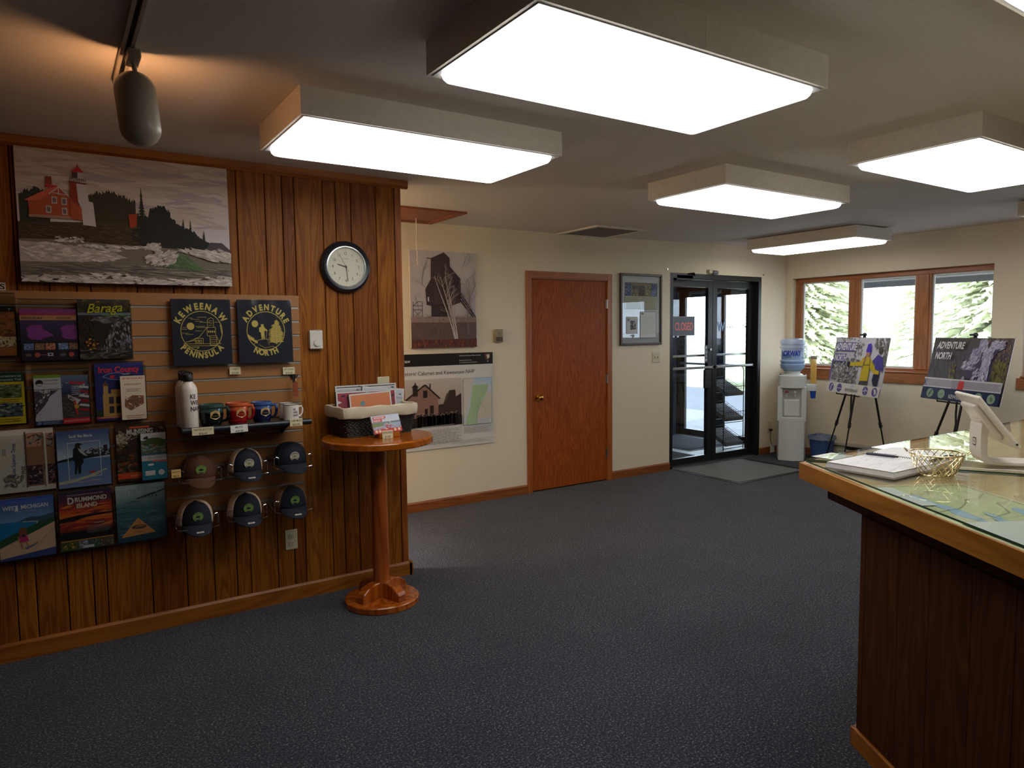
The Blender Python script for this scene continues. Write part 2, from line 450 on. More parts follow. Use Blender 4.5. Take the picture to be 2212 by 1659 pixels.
# floor and ceiling
sm(MB().box(-1.6, XW + .12, -3.6, YC + .12, -0.12, 0).build('floor', M_CARPET), 'dark blue speckled carpet floor')
cb = MB()
xs = [-1.6, 4.6, XW + .12]; zs = [CE, CE, CE + .055]
for i in range(2):
    a, b_, za, zb = xs[i], xs[i + 1], zs[i], zs[i + 1]
    vs = [(a, -3.6, za), (b_, -3.6, zb), (b_, YC + .12, zb), (a, YC + .12, za), (a, -3.6, 2.7), (b_, -3.6, 2.7), (b_, YC + .12, 2.7), (a, YC + .12, 2.7)]
    cb.add(vs, [(0, 3, 2, 1), (4, 5, 6, 7), (0, 1, 5, 4), (2, 3, 7, 6)] + ([(0, 4, 7, 3)] if i == 0 else [(1, 2, 6, 5)]))
sm(cb.build('ceiling', M_CEIL), 'plain off-white painted ceiling')
def ceil_z(x): return CE if x <= 4.6 else CE + .055 * (x - 4.6) / (XW + .12 - 4.6)

# knotty wood partition (left)
edges = [-1.48, -1.36, -1.2, -1.09, -.95, -.83, -.70, -.56, -.45, -.33, -.203, -.126, .001, .109, .168, .369, .535, .671, .787, .861, 1.010, 1.104, 1.170, 1.333, 1.408, 1.500, 1.657, 1.776]
pw = MB(); G = 0.0035
wr = random.Random(3)
for a, b_ in zip(edges, edges[1:]):
    e = G / 2; v = wr.random() * .9 + .08
    pts = [(a + e, YW + .016), (a + e, YW + .004), (a + e + .003, YW), (b_ - e - .003, YW), (b_ - e, YW + .004), (b_ - e, YW + .016)]
    pw.prism(pts, 0, CE, attr=v)
core = MB().box(-1.5, 1.80, YW + .014, YW + .12, 0, CE).build('wall_left', M_DARKJ)
sm(core, 'knotty wood plank partition wall')
pw.build('planks', M_PLANK, core)
M_PLASTER_BACK = M_CREAM
MB().box(-1.5, 1.80, YW + .12, YW + .125, 0, CE).build('plaster', M_CREAM, core)
t2 = MB().box(1.777, 1.817, YW - .004, YW + .13, 0, CE - .005).build('trim_2', M_TRIMZ, bevel=.003)
sm(t2, 'upright wood corner trim at the end of the plank wall')
t1 = MB().add([(x, y, z) for x in (-1.5, 1.86) for y, z in ((YW, CE - .05), (YW - .012, CE - .05), (YW - .022, CE - .035), (YW - .022, CE), (YW, CE))],
    [(0, 1, 2, 3, 4), (9, 8, 7, 6, 5)] + [(i, 5 + i, 5 + (i + 1) % 5, (i + 1) % 5) for i in range(5)]).build('trim_1', M_TRIMW)
sm(t1, 'wood crown moulding along the top of the plank wall')
def baseb(name, x0, x1, y, h, d, m, label, sgn=-1):
    o = MB().add([(x, y + sgn * yy, z) for x in (x0, x1) for yy, z in ((0, 0), (d, 0), (d, h - .012), (d * .45, h), (0, h))],
        [(0, 1, 2, 3, 4), (9, 8, 7, 6, 5)] + [(i, 5 + i, 5 + (i + 1) % 5, (i + 1) % 5) for i in range(5)]).build(name, m)
    return sm(o, label)
baseb('baseboard_left', -1.5, 1.84, YW, .088, .016, M_TRIMW, 'wood baseboard under the plank wall')
be = MB().box(1.817, 1.833, YW - .016, YW + .13, 0, .088).build('baseboard_left_end', M_TRIMZ); sm(be, 'short baseboard return at the end of the plank wall')
# cream wall with the oak door and the entrance
DX0, DX1, DZ = 3.752, 4.668, 2.02      # oak door slab
EX0, EX1, EZ = 5.570, 7.105, 2.143     # storefront opening
wb = MB()
y0, y1 = YC, YC + .16
wb.box(-1.5, DX0 - .02, y0, y1, 0, 2.6).box(DX0 - .02, DX1 + .02, y0, y1, DZ + .02, 2.6).box(DX1 + .02, EX0, y0, y1, 0, 2.6)
wb.box(EX0, EX1, y0, y1, EZ, 2.6).box(EX1, XW + .16, y0, y1, 0, 2.6)
sm(wb.build('wall_back', M_CREAM), 'cream painted wall with the oak door and glass entrance')
for nm, a, b_, lb in (('baseboard_back', -1.5, 3.682, 'left of the oak door'), ('baseboard_back_middle', 4.738, EX0 - .002, 'between the oak door and the entrance'), ('baseboard_back_right', EX1 + .002, XW, 'between the entrance and the water cooler')):
    baseb(nm, a, b_, YC, .085, .014, M_BASE, 'oak baseboard ' + lb)
# window wall with two triple windows
W1 = (3.10, 5.30); W2 = (0.62, 2.845); WZ0, WZ1 = 1.04, 2.135
wr_ = MB(); x0, x1 = XW, XW + .16
wr_.box(x0, x1, -3.6, YC, 0, WZ0).box(x0, x1, -3.6, YC, WZ1, 2.6).box(x0, x1, -3.6, W2[0], WZ0, WZ1).box(x0, x1, W2[1], W1[0], WZ0, WZ1).box(x0, x1, W1[1], YC + .16, WZ0, WZ1)
sm(wr_.build('wall_right', M_CREAM), 'cream painted wall with the windows')
o = MB().box(XW - .014, XW, -3.5, YC - .014, 0, .085).build('baseboard_right', M_TRIMY); sm(o, 'wood baseboard under the windows')
o = MB().box(-1.6, XW + .16, -3.7, -3.6, 0, 2.6).build('wall_front', M_DWALL); sm(o, 'unseen panelled wall behind the camera, made dark to cut fill light')
lw = MB().box(-1.62, -1.5, -3.6, 4.35, 0, 2.6).box(-1.62, -1.5, 5.15, YC + .12, 0, 2.6).box(-1.62, -1.5, 4.35, 5.15, 2.1, 2.6).build('wall_far_left', M_DWALL)
sm(lw, 'unseen panelled wall closing the left side of the room and hall, made dark to cut fill light')
# windows
def window(idx, rng, label):
    yb, yt = rng; w = struct('window_%d' % idx, label, (XW, (yb + yt) / 2, WZ0))
    hy = (yt - yb) / 2; xf0, xf1 = .08, .14; H = WZ1 - WZ0
    MB().box(xf0, xf1, -hy, hy, H - .055, H).build('header', M_WINY, w, bevel=.003)
    MB().box(xf0, xf1, -hy, hy, 0, .04).build('bottom_rail', M_WINY, w, bevel=.003)
    def jamb(a, b_): MB().box(xf0, xf1, a, b_, .04, H - .055).build('jamb', M_WINW, w, bevel=.003)
    jamb(-hy, -hy + .03); jamb(hy - .085, hy)
    p1, p2, p3 = hy - .085, hy - .69, hy - .825
    mull = [(hy - .82, hy - .69), (hy - 1.59, hy - 1.43)]
    for a, b_ in mull: MB().box(xf0 - .012, xf1, a + .02, b_ - .02, .04, H - .055).box(xf0, xf1 + .01, a, b_, .04, H - .055).build('mullion', M_WINW, w, bevel=.003)
    panes = [(mull[0][1], hy - .085), (mull[1][1], mull[0][0]), (-hy + .03, mull[1][0])]
    for a, b_ in panes:
        f = MB().box(.105, .125, a, b_, .04, .062).box(.105, .125, a, b_, H - .072, H - .055).box(.105, .125, a, a + .018, .06, H - .07).box(.105, .125, b_ - .018, b_, .06, H - .07).build('sash', M_WHITEP, w)
        MB().box(.113, .117, a + .015, b_ - .015, .055, H - .07).build('pane', M_GLASS, f)
    MB().box(-.022, xf0 + .01, -hy - .0, hy - .0, -.002, .014).build('sill', M_WINY, w, bevel=.004)
    MB().box(-.016, -.001, -hy - .03, hy + .03, -.115, -.003).build('apron', M_WINY, w, bevel=.003)
    return w
window(1, (W1[0], W1[1]), 'oak framed triple window behind the easels')
window(2, (W2[0], W2[1]), 'oak framed triple window at the right picture edge')
# oak door
d1 = struct('door_1', 'closed flush oak door with brass knob', (DX0, YC, 0))
WD = DX1 - DX0
MB().box(.003, WD - .003, -.001, .036, .012, DZ - .004).build('door_slab', M_OAK, d1, bevel=.002)
MB().box(-.02, 0, .0, .14, 0, DZ + .02).build('jamb', M_OAKF, d1); MB().box(WD, WD + .02, .0, .14, 0, DZ + .02).build('jamb', M_OAKF, d1)
MB().box(-.02, WD + .02, .0, .14, DZ, DZ + .02).build('head_jamb', M_OAKX, d1)
MB().box(-.02, WD + .02, .05, .06, 0, DZ + .02).build('stop_panel', M_DARKJ, d1)
MB().box(-.068, -.008, -.016, 0, 0, DZ + .072).build('casing', M_OAKF, d1, bevel=.003)
MB().box(WD + .006, WD + .068, -.016, 0, 0, DZ + .072).build('casing', M_OAKF, d1, bevel=.003)
MB().box(-.008, WD + .006, -.0155, 0, DZ + .008, DZ + .072).build('casing', M_OAKX, d1, bevel=.003)
k = MB().cyl((.062, -.001, .905), (.062, -.009, .905), .031, seg=28).cyl((.062, -.009, .905), (.062, -.04, .905), .011).build('rose', M_BRASS, d1)
MB().ball((.062, -.055, .905), .028, .022, .028).build('door_knob', M_BRASS, k)
for z in (.285, 1.04, 1.795):
    MB().cyl((WD + .002, -.010, z - .045), (WD + .002, -.010, z + .045), .007, seg=10).box(WD - .012, WD + .002, -.004, -.001, z - .045, z + .045).build('hinge', M_STEEL, d1)
# storefront entrance (recessed double glass door)
d2 = struct('door_2', 'dark bronze double glass entrance door', (EX0, YC, 0))
EW = EX1 - EX0; FY0, FY1 = .0, .13
MB().box(0, .05, FY0, FY1 + .02, 0, EZ).build('frame', M_BRONZE, d2); MB().box(EW - .05, EW, FY0, FY1 + .02, 0, EZ).build('frame', M_BRONZE, d2)
MB().box(.05, EW - .05, FY0, FY1 + .02, EZ - .055, EZ).build('frame_head', M_BRONZE, d2)
MB().box(.05, EW - .05, .05, FY1 + .02, 0, .012).build('threshold', M_STEEL, d2)
def leaf(x0, x1, bar_side):
    g = MB().box(x0, x0 + .075, .075, .12, .012, EZ - .06).box(x1 - .075, x1, .075, .12, .012, EZ - .06)
    g.box(x0 + .075, x1 - .075, .075, .12, .012, .085).box(x0 + .075, x1 - .075, .075, .12, EZ - .14, EZ - .06)
    f = g.build('door_leaf', M_BRONZE, d2, bevel=.003)
    MB().box(x0 + .07, x1 - .07, .096, .1, .08, EZ - .135).build('glass', M_GLASS, f)
    MB().box(x0 + .02, x1 - .02, .035, .06, 1.085, 1.112).box(x0 + .02, x0 + .045, .035, .08, 1.08, 1.117).box(x1 - .045, x1 - .02, .035, .08, 1.08, 1.117).build('push_bar', M_STEEL, f, bevel=.004)
    MB().box(x0 + .05, x1 - .05, .125, .145, 1.22, 1.245).build('pull_bar', M_STEEL, f, bevel=.004)
    return f
mid = EW / 2
lf = leaf(.052, mid - .002, 0); rf = leaf(mid + .002, EW - .052, 1)
MB().cyl((mid - .04, .075, 1.30), (mid - .04, .06, 1.30), .014).build('lock_cylinder', M_STEEL, lf)
MB().box(mid - .15, mid - .06, .045, .075, .86, 1.07).build('latch_guard', M_BLACK, lf, bevel=.004)
ps = Art(.05, .2, 50, 200, (40, 38, 38), t=.003)
for i, ch in enumerate('PUSH'): ps.text(ch, 25, 48 + i * 45, 46, (225, 225, 222), 'c', 1.0, bold=.01)
ps.build('push_plate', PRINT_S, lf, Matrix.Translation((mid - .105, .0735, 1.15)))
c_ = MB().box(.10, .36, .0, .05, EZ - .075, EZ - .015).build('door_closer', M_BLKM, lf, bevel=.006)
MB().tube([(.22, .03, EZ - .01), (.34, -.03, EZ - .0), (.46, .05, EZ - .045)], .009).build('closer_arm', M_BLKM, c_)
# decals on the right leaf
dc = Art(.44, .12, 440, 120, (0, 0, 0), t=.0004)
dc.V = []; dc.F = []; dc.C = []
dc.text('W', 8, 110, 150, (140, 165, 200), 'l', .75, bold=.02)
dc.build('lettering', PRINT_M, rf, Matrix.Translation((mid + .32, .094, 1.50)))
# vestibule beyond the entrance (exterior door faces right)
vs_ = MB().box(5.2, 5.32, YC + .16, 7.45, -.1, 2.5).box(5.2, XW + .14, 7.33, 7.45, -.1, 2.5).box(XW + .02, XW + .14, YC + .16, 5.72, -.1, 2.5).box(XW + .02, XW + .14, 7.22, 7.33, -.1, 2.5)
sm(vs_.build('wall_vestibule', M_VEST), 'blue grey walls of the entrance vestibule')
o = MB().box(5.2, XW + .14, YC + .16, 7.45, 2.32, 2.42).build('ceiling_vestibule', M_VEST); sm(o, 'plain ceiling of the entrance vestibule')
o = MB().box(5.2, XW + .14, YC + .12, 7.45, -.12, -.004).build('floor_vestibule', M_TILE); sm(o, 'pale tile floor of the vestibule')
d3 = struct('door_3', 'bronze framed exterior glass doors of the vestibule', (XW + .03, 5.72, 0))
DW = 1.50
MB().box(0, .10, 0, .05, 0, 2.32).build('frame', M_BRONZE, d3); MB().box(0, .10, DW - .05, DW, 0, 2.32).build('frame', M_BRONZE, d3)
MB().box(0, .10, .05, DW - .05, 2.07, 2.32).build('frame_head', M_BRONZE, d3)
for a, b_ in ((.05, DW / 2 - .002), (DW / 2 + .002, DW - .05)):
    f = MB().box(.03, .075, a, a + .085, 0, 2.07).box(.03, .075, b_ - .085, b_, 0, 2.07).box(.03, .075, a, b_, 0, .09).box(.03, .075, a, b_, 1.99, 2.07).build('door_leaf', M_BRONZE, d3, bevel=.003)
    MB().box(.05, .054, a + .08, b_ - .08, .085, 1.995).build('glass', M_GLASS, f)
    MB().box(-.01, .015, a + .03, b_ - .03, 1.03, 1.06).box(-.01, .03, a + .03, a + .05, 1.03, 1.06).box(-.01, .03, b_ - .05, b_ - .03, 1.03, 1.06).build('push_bar', M_STEEL, f, bevel=.004)
dd = Art(.62, .1, 620, 100, (0, 0, 0), t=.0004); dd.V = []; dd.F = []; dd.C = []
dd.text('KEWEENAW', 300, 80, 86, (70, 72, 84), 'c', 1.0, bold=.0)
# lettering meant to be read from outside: faces +X, so it shows mirrored from inside
dd.build('lettering', PRINT_M, d3, Matrix.Translation((.056, .42, 1.52)) @ Matrix.Rotation(PI / 2, 4, 'Z'))
st = MB().cyl((.056, .26, 1.86), (.058, .26, 1.86), .045, seg=24).box(.056, .058, .09, .19, 1.80, 1.90).build('sticker', plain('sticker_grey', (96, 100, 106), .6), d3)
# outdoors
o = MB().box(XW + .14, 11.0, -6, 14, -.3, -.12).build('pavement', M_CONC); sm(o, 'pale concrete walk outside the glass doors')
o = MB().box(11.0, 15.5, -12, 30, -.3, -.14).build('driveway', M_ASPH); sm(o, 'grey driveway strip beyond the concrete walk')
o = MB().box(15.5, 60, -40, 70, -.3, -.13).build('lawn', M_GRASS); sm(o, 'bright sunlit lawn beyond the driveway')
sf = MB()
sf.add([(XW + .14, -4, 2.36), (8.68, -4, 2.10), (8.68, 5.2, 2.10), (XW + .14, 5.2, 2.36), (XW + .14, -4, 2.39), (8.68, -4, 2.13), (8.68, 5.2, 2.13), (XW + .14, 5.2, 2.39)],
    [(0, 1, 2, 3), (7, 6, 5, 4), (0, 4, 5, 1), (2, 6, 7, 3), (1, 5, 6, 2), (0, 3, 7, 4)])
ev = struct('trim_3', 'roof eave seen through the windows')
sf.build('soffit', M_SOFFIT, ev)
for i in range(12): MB().box(7.74 + i * .078, 7.745 + i * .078, -4, 5.2, 2.357 - i * .0216 - .004, 2.357 - i * .0216 + .004).build('soffit_groove', M_FASCIA, ev)
MB().box(8.68, 8.72, -4, 5.2, 2.03, 2.22).build('fascia', M_FASCIA, ev)
sm(MB().box(-1.8, 8.72, -4, 7.6, 2.72, 2.80).build('roof', M_FASCIA), 'roof above the room')
o = MB().box(-4.5, -3.2, 3.5, 6.2, -.3, 2.9).build('wall_hall_end', M_CREAM); sm(o, 'cream wall at the far end of the hall')
sm(MB().box(-3.2, -1.62, 3.6, 6.0, -.12, 0).build('floor_hall', M_CARPET), 'carpet continuing into the hall')
sm(MB().box(-3.3, -1.5, 3.5, 6.1, 2.6, 2.7).build('ceiling_hall', M_CEIL), 'ceiling of the hall')
sm(MB().box(-3.3, -1.6, 3.4, 3.6, -.12, 2.7).box(-3.3, -1.6, 6.0, 6.1, -.12, 2.7).build('wall_hall', M_CREAM), 'side walls of the hall')
# ------------------------------------------------------------------ ceiling fixtures
M_FIXB = plain('fixture_painted_wood', (238, 230, 214), 0.6, var=0.02)
M_LENS = emis('lit_diffuser', (1.0, 0.985, 0.955), FIXTURE_L)
M_LIP = plain('fixture_metal_lip', (222, 222, 224), 0.3, 0.2, var=0.01)
def fixture():
    t = thing('ceiling_light', 'x', 'ceiling light', (0, 0, CE))
    h, a, b_, w = .108, .61, .305, .014
    g = MB().box(-a, a, -b_, -b_ + w, -h, 0).box(-a, a, b_ - w, b_, -h, 0).box(-a, -a + w, -b_ + w, b_ - w, -h, 0).box(a - w, a, -b_ + w, b_ - w, -h, 0)
    g.box(-.003, .003, -b_ - .0006, -b_ + .001, -h + .012, -.012)
    g.build('housing', M_FIXB, t)
    MB().box(-a + w, a - w, -b_ + w, b_ - w, -.012, 0).build('back_plate', M_FIXB, t)
    i = w
    g = MB().box(-a + i, a - i, -b_ + i, -b_ + i + .02, -h - .003, -h + .006).box(-a + i, a - i, b_ - i - .02, b_ - i, -h - .003, -h + .006)
    g.box(-a + i, -a + i + .02, -b_ + i, b_ - i, -h - .003, -h + .006).box(a - i - .02, a - i, -b_ + i, b_ - i, -h - .003, -h + .006).build('lip', M_LIP, t)
    # pan shaped diffuser
    rows = []
    for ins, z in ((.030, -h - .001), (.034, -h - .018), (.042, -h - .028), (.056, -h - .033)):
        A, B = a - ins, b_ - ins; r = .018; pts = []
        for cx, cy, s0 in ((A - r, B - r, 0), (-A + r, B - r, 1), (-A + r, -B + r, 2), (A - r, -B + r, 3)):
            for q in range(4):
                an = s0 * PI / 2 + q * PI / 6; pts.append((cx + r * math.cos(an), cy + r * math.sin(an), z))
        rows.append(pts)
    n = 16; vs = [p for r_ in rows for p in r_]; fs = []
    for j in range(3):
        for q in range(n): fs.append((j * n + q, (j + 1) * n + q, (j + 1) * n + (q + 1) % n, j * n + (q + 1) % n))
    fs.append(tuple(3 * n + q for q in range(n - 1, -1, -1)))
    MB().add(vs, fs, True).build('diffuser', M_LENS, t)
    return t
fx = fixture()
FX = [((1.65, 1.755), 0, 'largest lit fluorescent box light, nearest, at the top centre of the photo'),
      ((1.425, 2.955), 0, 'lit fluorescent box light beside the plank wall with an orange-lit end panel'),
      ((3.81, 2.97), 0, 'lit fluorescent box light in the middle, between the air vent and the counter'),
      ((4.0, 1.755), 0, 'lit fluorescent box light cut off by the right picture edge, with three corners seen'),
      ((6.555, 4.30), PI / 2, 'thin-looking lit box light, farthest, above the water cooler corner'),
      ((6.54, 1.79), PI / 2, 'barely visible box light peeking in at the right edge near the window wall'),
      ((2.55, .545), 0, 'box light with only a sliver showing in the top right corner')]
for i, ((x, y), rz, lb) in enumerate(FX):
    o = fx if i == 0 else dup(fx)
    o.location = (x, y, ceil_z(x) - (.012 if x > 5 else 0)); o.rotation_euler = (0, 0, rz); o['label'] = lb; o['group'] = 'fluorescent box lights on the ceiling'
# track with one spotlight
M_LAMPB = plain('lamp_beige_enamel', (176, 164, 146), 0.35, var=0.02)
tr = thing('light_track', 'narrow ceiling track with a dark slot running towards the camera', 'light track', (.245, 1.8, CE))
MB().box(-.018, -.007, -2.2, 1.14, -.02, 0).box(.007, .018, -2.2, 1.14, -.02, 0).box(-.018, .018, 1.10, 1.14, -.021, 0).build('rail', M_LAMPB, tr)
MB().box(-.007, .007, -2.2, 1.10, -.006, 0).build('slot', M_BLACK, tr)
MB().cyl((.0, 1.0, -.022), (.0, 1.0, -.019), .004).build('screw', M_BRASS, tr)
tl = thing('track_spotlight', 'rounded beige spotlight head hanging from the ceiling track', 'spotlight', (.262, 2.60, CE - .021))
MB().box(-.019, .019, -.06, .05, -.028, 0).build('adapter', M_LAMPB, tl, bevel=.004)
MB().tube([(0, 0, -.026), (0.004, 0, -.05), (.006, .0, -.075)], .0075).build('stem', M_LAMPB, tl)
# capsule shell, open toward the wall
cap = MB(); R = .062; L = .118; prof = []
for i in range(9):
    a = -PI / 2 + i * PI / 16; prof.append((R * math.cos(a), -L / 2 + R * .95 * math.sin(a)))
for i in range(9):
    a = i * PI / 16; prof.append((R * math.cos(a), L / 2 - .0 + R * .95 * math.sin(a)))
prof[0] = (0.0005, prof[0][1]); prof[-1] = (.0005, prof[-1][1])
seg = 40; n = len(prof); vs = []; fs = []
for j in range(seg):
    a = 2 * PI * j / seg
    for r, z in prof: vs.append((r * math.cos(a), r * math.sin(a), z))
for j in range(seg):
    k = (j + 1) % seg
    for i in range(n - 1):
        c = [vs[q] for q in (j * n + i, k * n + i, k * n + i + 1, j * n + i + 1)]
        if sum(p[1] for p in c) / 4 > .030: continue
        fs.append((j * n + i, k * n + i, k * n + i + 1, j * n + i + 1))
cap.add(vs, fs, True)
Mh = Matrix.Translation((.008, .01, -.17)) @ Matrix.Rotation(math.radians(-5), 4, 'Y')
sh = cap.build('lamp_shade', M_LAMPB, tl, M=Mh)
so = sh.modifiers.new('thickness', 'SOLIDIFY'); so.thickness = .002
MB().ball((.008, .012, -.19), .024, .024, .03).build('bulb', emis('warm_bulb', (1.0, .55, .25), 9.0), tl)
sp = lamp('lamp_light', 'POINT', (.008, .056, -.235), 2.5, (1.0, .49, .21), shadow_soft_size=.02); sp.parent = tl
# unseen spot added to brighten the hall carpet behind the plank wall
hl = thing('hall_fill_light', 'unseen round fill light added above the hall carpet behind the plank wall', 'fill light', (.95, 4.66, CE))
MB().lathe([(.05, -.001), (.085, -.001), (.085, -.008), (.06, -.012), (.05, -.006)], 32, cap=False).build('trim_ring', M_WHITEP, hl)
MB().cyl((0, 0, -.002), (0, 0, -.004), .05).build('lamp_face', emis('warm_lamp_face', (1.0, .82, .66), 6.0), hl)
q = lamp('lamp_light', 'SPOT', (0, 0, -.03), 330.0, (1.0, .97, .98), shadow_soft_size=.05, spot_size=math.radians(72), spot_blend=.9); q.parent = hl
gl = thing('hall_globe_lamp', 'warm frosted globe lamp on the hall ceiling behind the plank wall', 'ceiling lamp', (.55, 4.72, CE))
MB().lathe([(.0, 0), (.075, 0), (.075, -.02), (.05, -.03)], 32, cap=False).build('lamp_base', M_WHITEP, gl)
MB().ball((0, 0, -.12), .10, .10, .095, 24, 14).build('frosted_globe', emis('warm_globe', (1.0, .74, .48), 18.0), gl)
q = lamp('lamp_light', 'POINT', (0, 0, -.27), 40.0, (1.0, .76, .52), shadow_soft_size=.04); q.parent = gl
# attic hatch with pull cord, ceiling vent
ha = thing('attic_hatch', 'stained wood attic hatch in the ceiling beside the plank wall', 'attic hatch', (2.25, 5.07, CE))
g = MB().box(-.475, .475, -.32, -.26, -.016, 0).box(-.475, .475, .235, .29, -.016, 0).box(-.475, -.415, -.26, .235, -.016, 0).box(.415, .475, -.26, .235, -.016, 0)
M_HATCH = wood('reddish_stained_wood', (120, 56, 28), (150, 76, 40), (166, 90, 50), 'X', .45, 6)
g.build('frame', M_HATCH, ha, bevel=.003); MB().box(-.41, .41, -.255, .23, -.010, -.001).build('hatch_panel', M_HATCH, ha)
MB().tube([(.225, .07, -.01), (.23, .07, -.12), (.226, .072, -.22), (.232, .07, -.33)], 0.0035, 6).tube([(.232, .07, -.33), (.224, .07, -.35), (.236, .07, -.36), (.228, .07, -.385)], .0045, 6).build('pull_cord', plain('white_cord', (220, 205, 180), .8), ha)
vn = thing('ceiling_vent', 'square white framed air vent in the ceiling above the oak door', 'air vent', (4.35, 5.065, CE))
MB().box(-.30, .30, -.295, -.255, -.012, 0).box(-.30, .30, .255, .295, -.012, 0).box(-.30, -.26, -.255, .255, -.012, 0).box(.26, .30, -.255, .255, -.012, 0).build('frame', M_FIXB, vn, bevel=.002)
g = MB()
for i in range(24): g.box(-.26, .26, -.25 + i * .0213, -.25 + i * .0213 + .012, -.008, -.006)
g.build('grille', plain('vent_grille', (132, 122, 112), .6), vn)
MB().box(-.26, .26, -.255, .255, -.004, -.001).build('backing', plain('vent_dark', (60, 54, 50), .8), vn)
# ------------------------------------------------------------------ counter
F = Vector((.504, .864, 0)); NN = Vector((.864, -.504, 0))
M_CTOP = wood('plywood_counter_top', (176, 146, 100), (196, 166, 118), (206, 178, 132), 'X', .3, 5, spec=.4)
M_CEDGE = wood('pine_counter_edge', (136, 82, 20), (160, 100, 30), (176, 118, 44), 'X', .35, 5, knots=3.2, spec=.25)
M_CPAN = wood('dark_counter_planks', (52, 25, 8), (72, 36, 12), (86, 46, 18), 'Z', .6, 7, spec=.15)
M_GTOP = thin_glass('counter_glass', (244, 251, 247), 0.0, 1.5)
M_GEDGE = plain('green_glass_edge', (36, 74, 60), .15, var=.05)
ct = thing('counter', 'wide wood topped reception counter with angled front and dark plank base', 'counter', (2.445, 1.659, 0))
P0 = Vector((0, 0, 0)); LA = 2.75; X1 = 2.6; DEP = .80
q = -F * LA; inner = q + NN * DEP
# inner mitre corner where the two runs meet (x run depth DEP)
tt = (DEP * 1.0 - 0) ; mi = Vector((.498, -.867, 0)); mi = mi * (DEP / .867)
A_poly = [P0, mi, inner, q]                       # angled run
B_poly = [P0, (X1, 0, 0), (X1, -DEP, 0), mi]      # straight run
ZT = 1.0; TH = .063
def xy(ps): return [(p[0], p[1]) for p in ps]
IN = Vector((.012, -.018, 0))
top = MB().prism(xy([P0 + IN, mi, inner, q + NN * .018]), ZT - TH + .004, ZT).prism(xy([P0 + IN, (X1, -.018, 0), (X1, -DEP, 0), mi])[::-1], ZT - TH + .004, ZT)
to = top.build('countertop', M_CTOP, ct)
def edge(a, b_, d, z0, z1, m, name, par, ext=0.0):
    a = Vector((*a[:2], 0)); b_ = Vector((*b_[:2], 0)); L = (b_ - a).length; u = (b_ - a).normalized(); v = Vector((0, 0, 1)).cross(u)
    o = MB().box(-ext, L + ext, -d, 0, 0, z1 - z0).build(name, m, par, bevel=.002)
    o.matrix_local = basis((a.x, a.y, z0), u, v, (0, 0, 1)); return o
edge(P0 + NN * .018, q + NN * .018, .018, ZT - TH, ZT + .001, M_CEDGE, 'edge_band', ct)
edge(Vector((X1, -.018, 0)), P0 + Vector((0, -.018, 0)), .018, ZT - TH, ZT + .001, M_CEDGE, 'edge_band', ct)
# dark base below: apron under the top, planks, baseboard
off = .13
b0 = Vector((0, 0, 0)) + NN * off - F * .0       # on the front plane
ap = MB(); u = -F
apo = MB().box(0, LA, 0, .02, 0, .08).build('apron', M_CPAN, ct)
st_ = Vector((2.527 - 2.445, 1.585 - 1.659, 0))
apo.matrix_local = basis((st_.x, st_.y, ZT - TH - .079), -F, NN, (0, 0, 1))
apo2 = MB().box(0, X1 - .1, -.02, 0, 0, .08).build('apron', M_CPAN, ct); apo2.matrix_local = Matrix.Translation((st_.x, st_.y + .0, ZT - TH - .079))
pc = Vector((2.388 - 2.445, 1.366 - 1.659, 0))    # panel corner
pb = MB(); pe = [0, .03, .225, .379, .56, .72, .85, 1.05, 1.22, 1.36, 1.55, 1.72, 1.9, 2.05, 2.25]
for a, b_ in zip(pe, pe[1:]): pb.box(a + .001, b_ - .001, .0, .018, 0.0, .86, attr=rnd.random() * .6 + .3)
po = pb.build('plank_front', M_CPAN, ct); po.matrix_local = basis((pc.x, pc.y, 0), -F, NN, (0, 0, 1))
pb = MB()
for i in range(13): pb.box(i * .19 + .001, i * .19 + .189, -.018, 0, 0, .86, attr=.5)
po = pb.build('plank_end', M_CPAN, ct); po.matrix_local = Matrix.Translation((pc.x, pc.y, 0))
o = MB().box(-.014, 2.25, -.014, 0, 0, .07).build('baseboard', M_TRIMW, ct, bevel=.003); o.matrix_local = basis((pc.x, pc.y, 0), -F, NN, (0, 0, 1))
o = MB().box(-.01, 2.3, 0, .014, 0, .07).build('baseboard', M_TRIMW, ct, bevel=.003); o.matrix_local = Matrix.Translation((pc.x, pc.y, 0))
body = MB().prism([(pc.x + .03, pc.y - .03), (pc.x + .03 - .504 * 2.2 + .864 * .02, pc.y - .03 - .864 * 2.2), (pc.x + .5 - .504 * 2.2, pc.y - .3 - .864 * 2.2), (pc.x + .45, pc.y - .40), (pc.x + 2.3, pc.y - .40), (pc.x + 2.3, pc.y - .03)], 0.01, .86)
body.build('carcass', M_DARKJ, ct)
# glass sheets lying on the top
def sheet(poly, zz, name, label):
    g = thing(name, label, 'glass sheet', (2.445, 1.659, ZT + zz), group='glass sheets covering the counter top')
    c = sum((Vector((*p[:2], 0)) for p in poly), Vector()) / len(poly)
    ps = [(c + (Vector((*p[:2], 0)) - c) * (1 - .012)) for p in poly]
    MB().add([(p.x, p.y, .006) for p in ps], [tuple(range(len(ps)))]).build('pane', M_GTOP, g)
    e = MB(); n = len(ps)
    e.add([(p.x, p.y, 0) for p in ps] + [(p.x, p.y, .006) for p in ps], [(i, (i + 1) % n, n + (i + 1) % n, n + i) for i in range(n)])
    e.build('polished_edge', M_GEDGE, g)
sheet([P0 + NN * .012 - F * .006, mi + NN * .002 - F * .003, inner, q + NN * .006], .006, 'glass_sheet', 'green edged glass sheet over the map on the angled counter run')
sheet([P0 + Vector((.012, -.006, 0)), Vector((X1, -.006, 0)), Vector((X1, -DEP, 0)), mi + Vector((.004, 0, 0))], .006, 'glass_sheet', 'glass sheet on the straight counter run under the guest book')
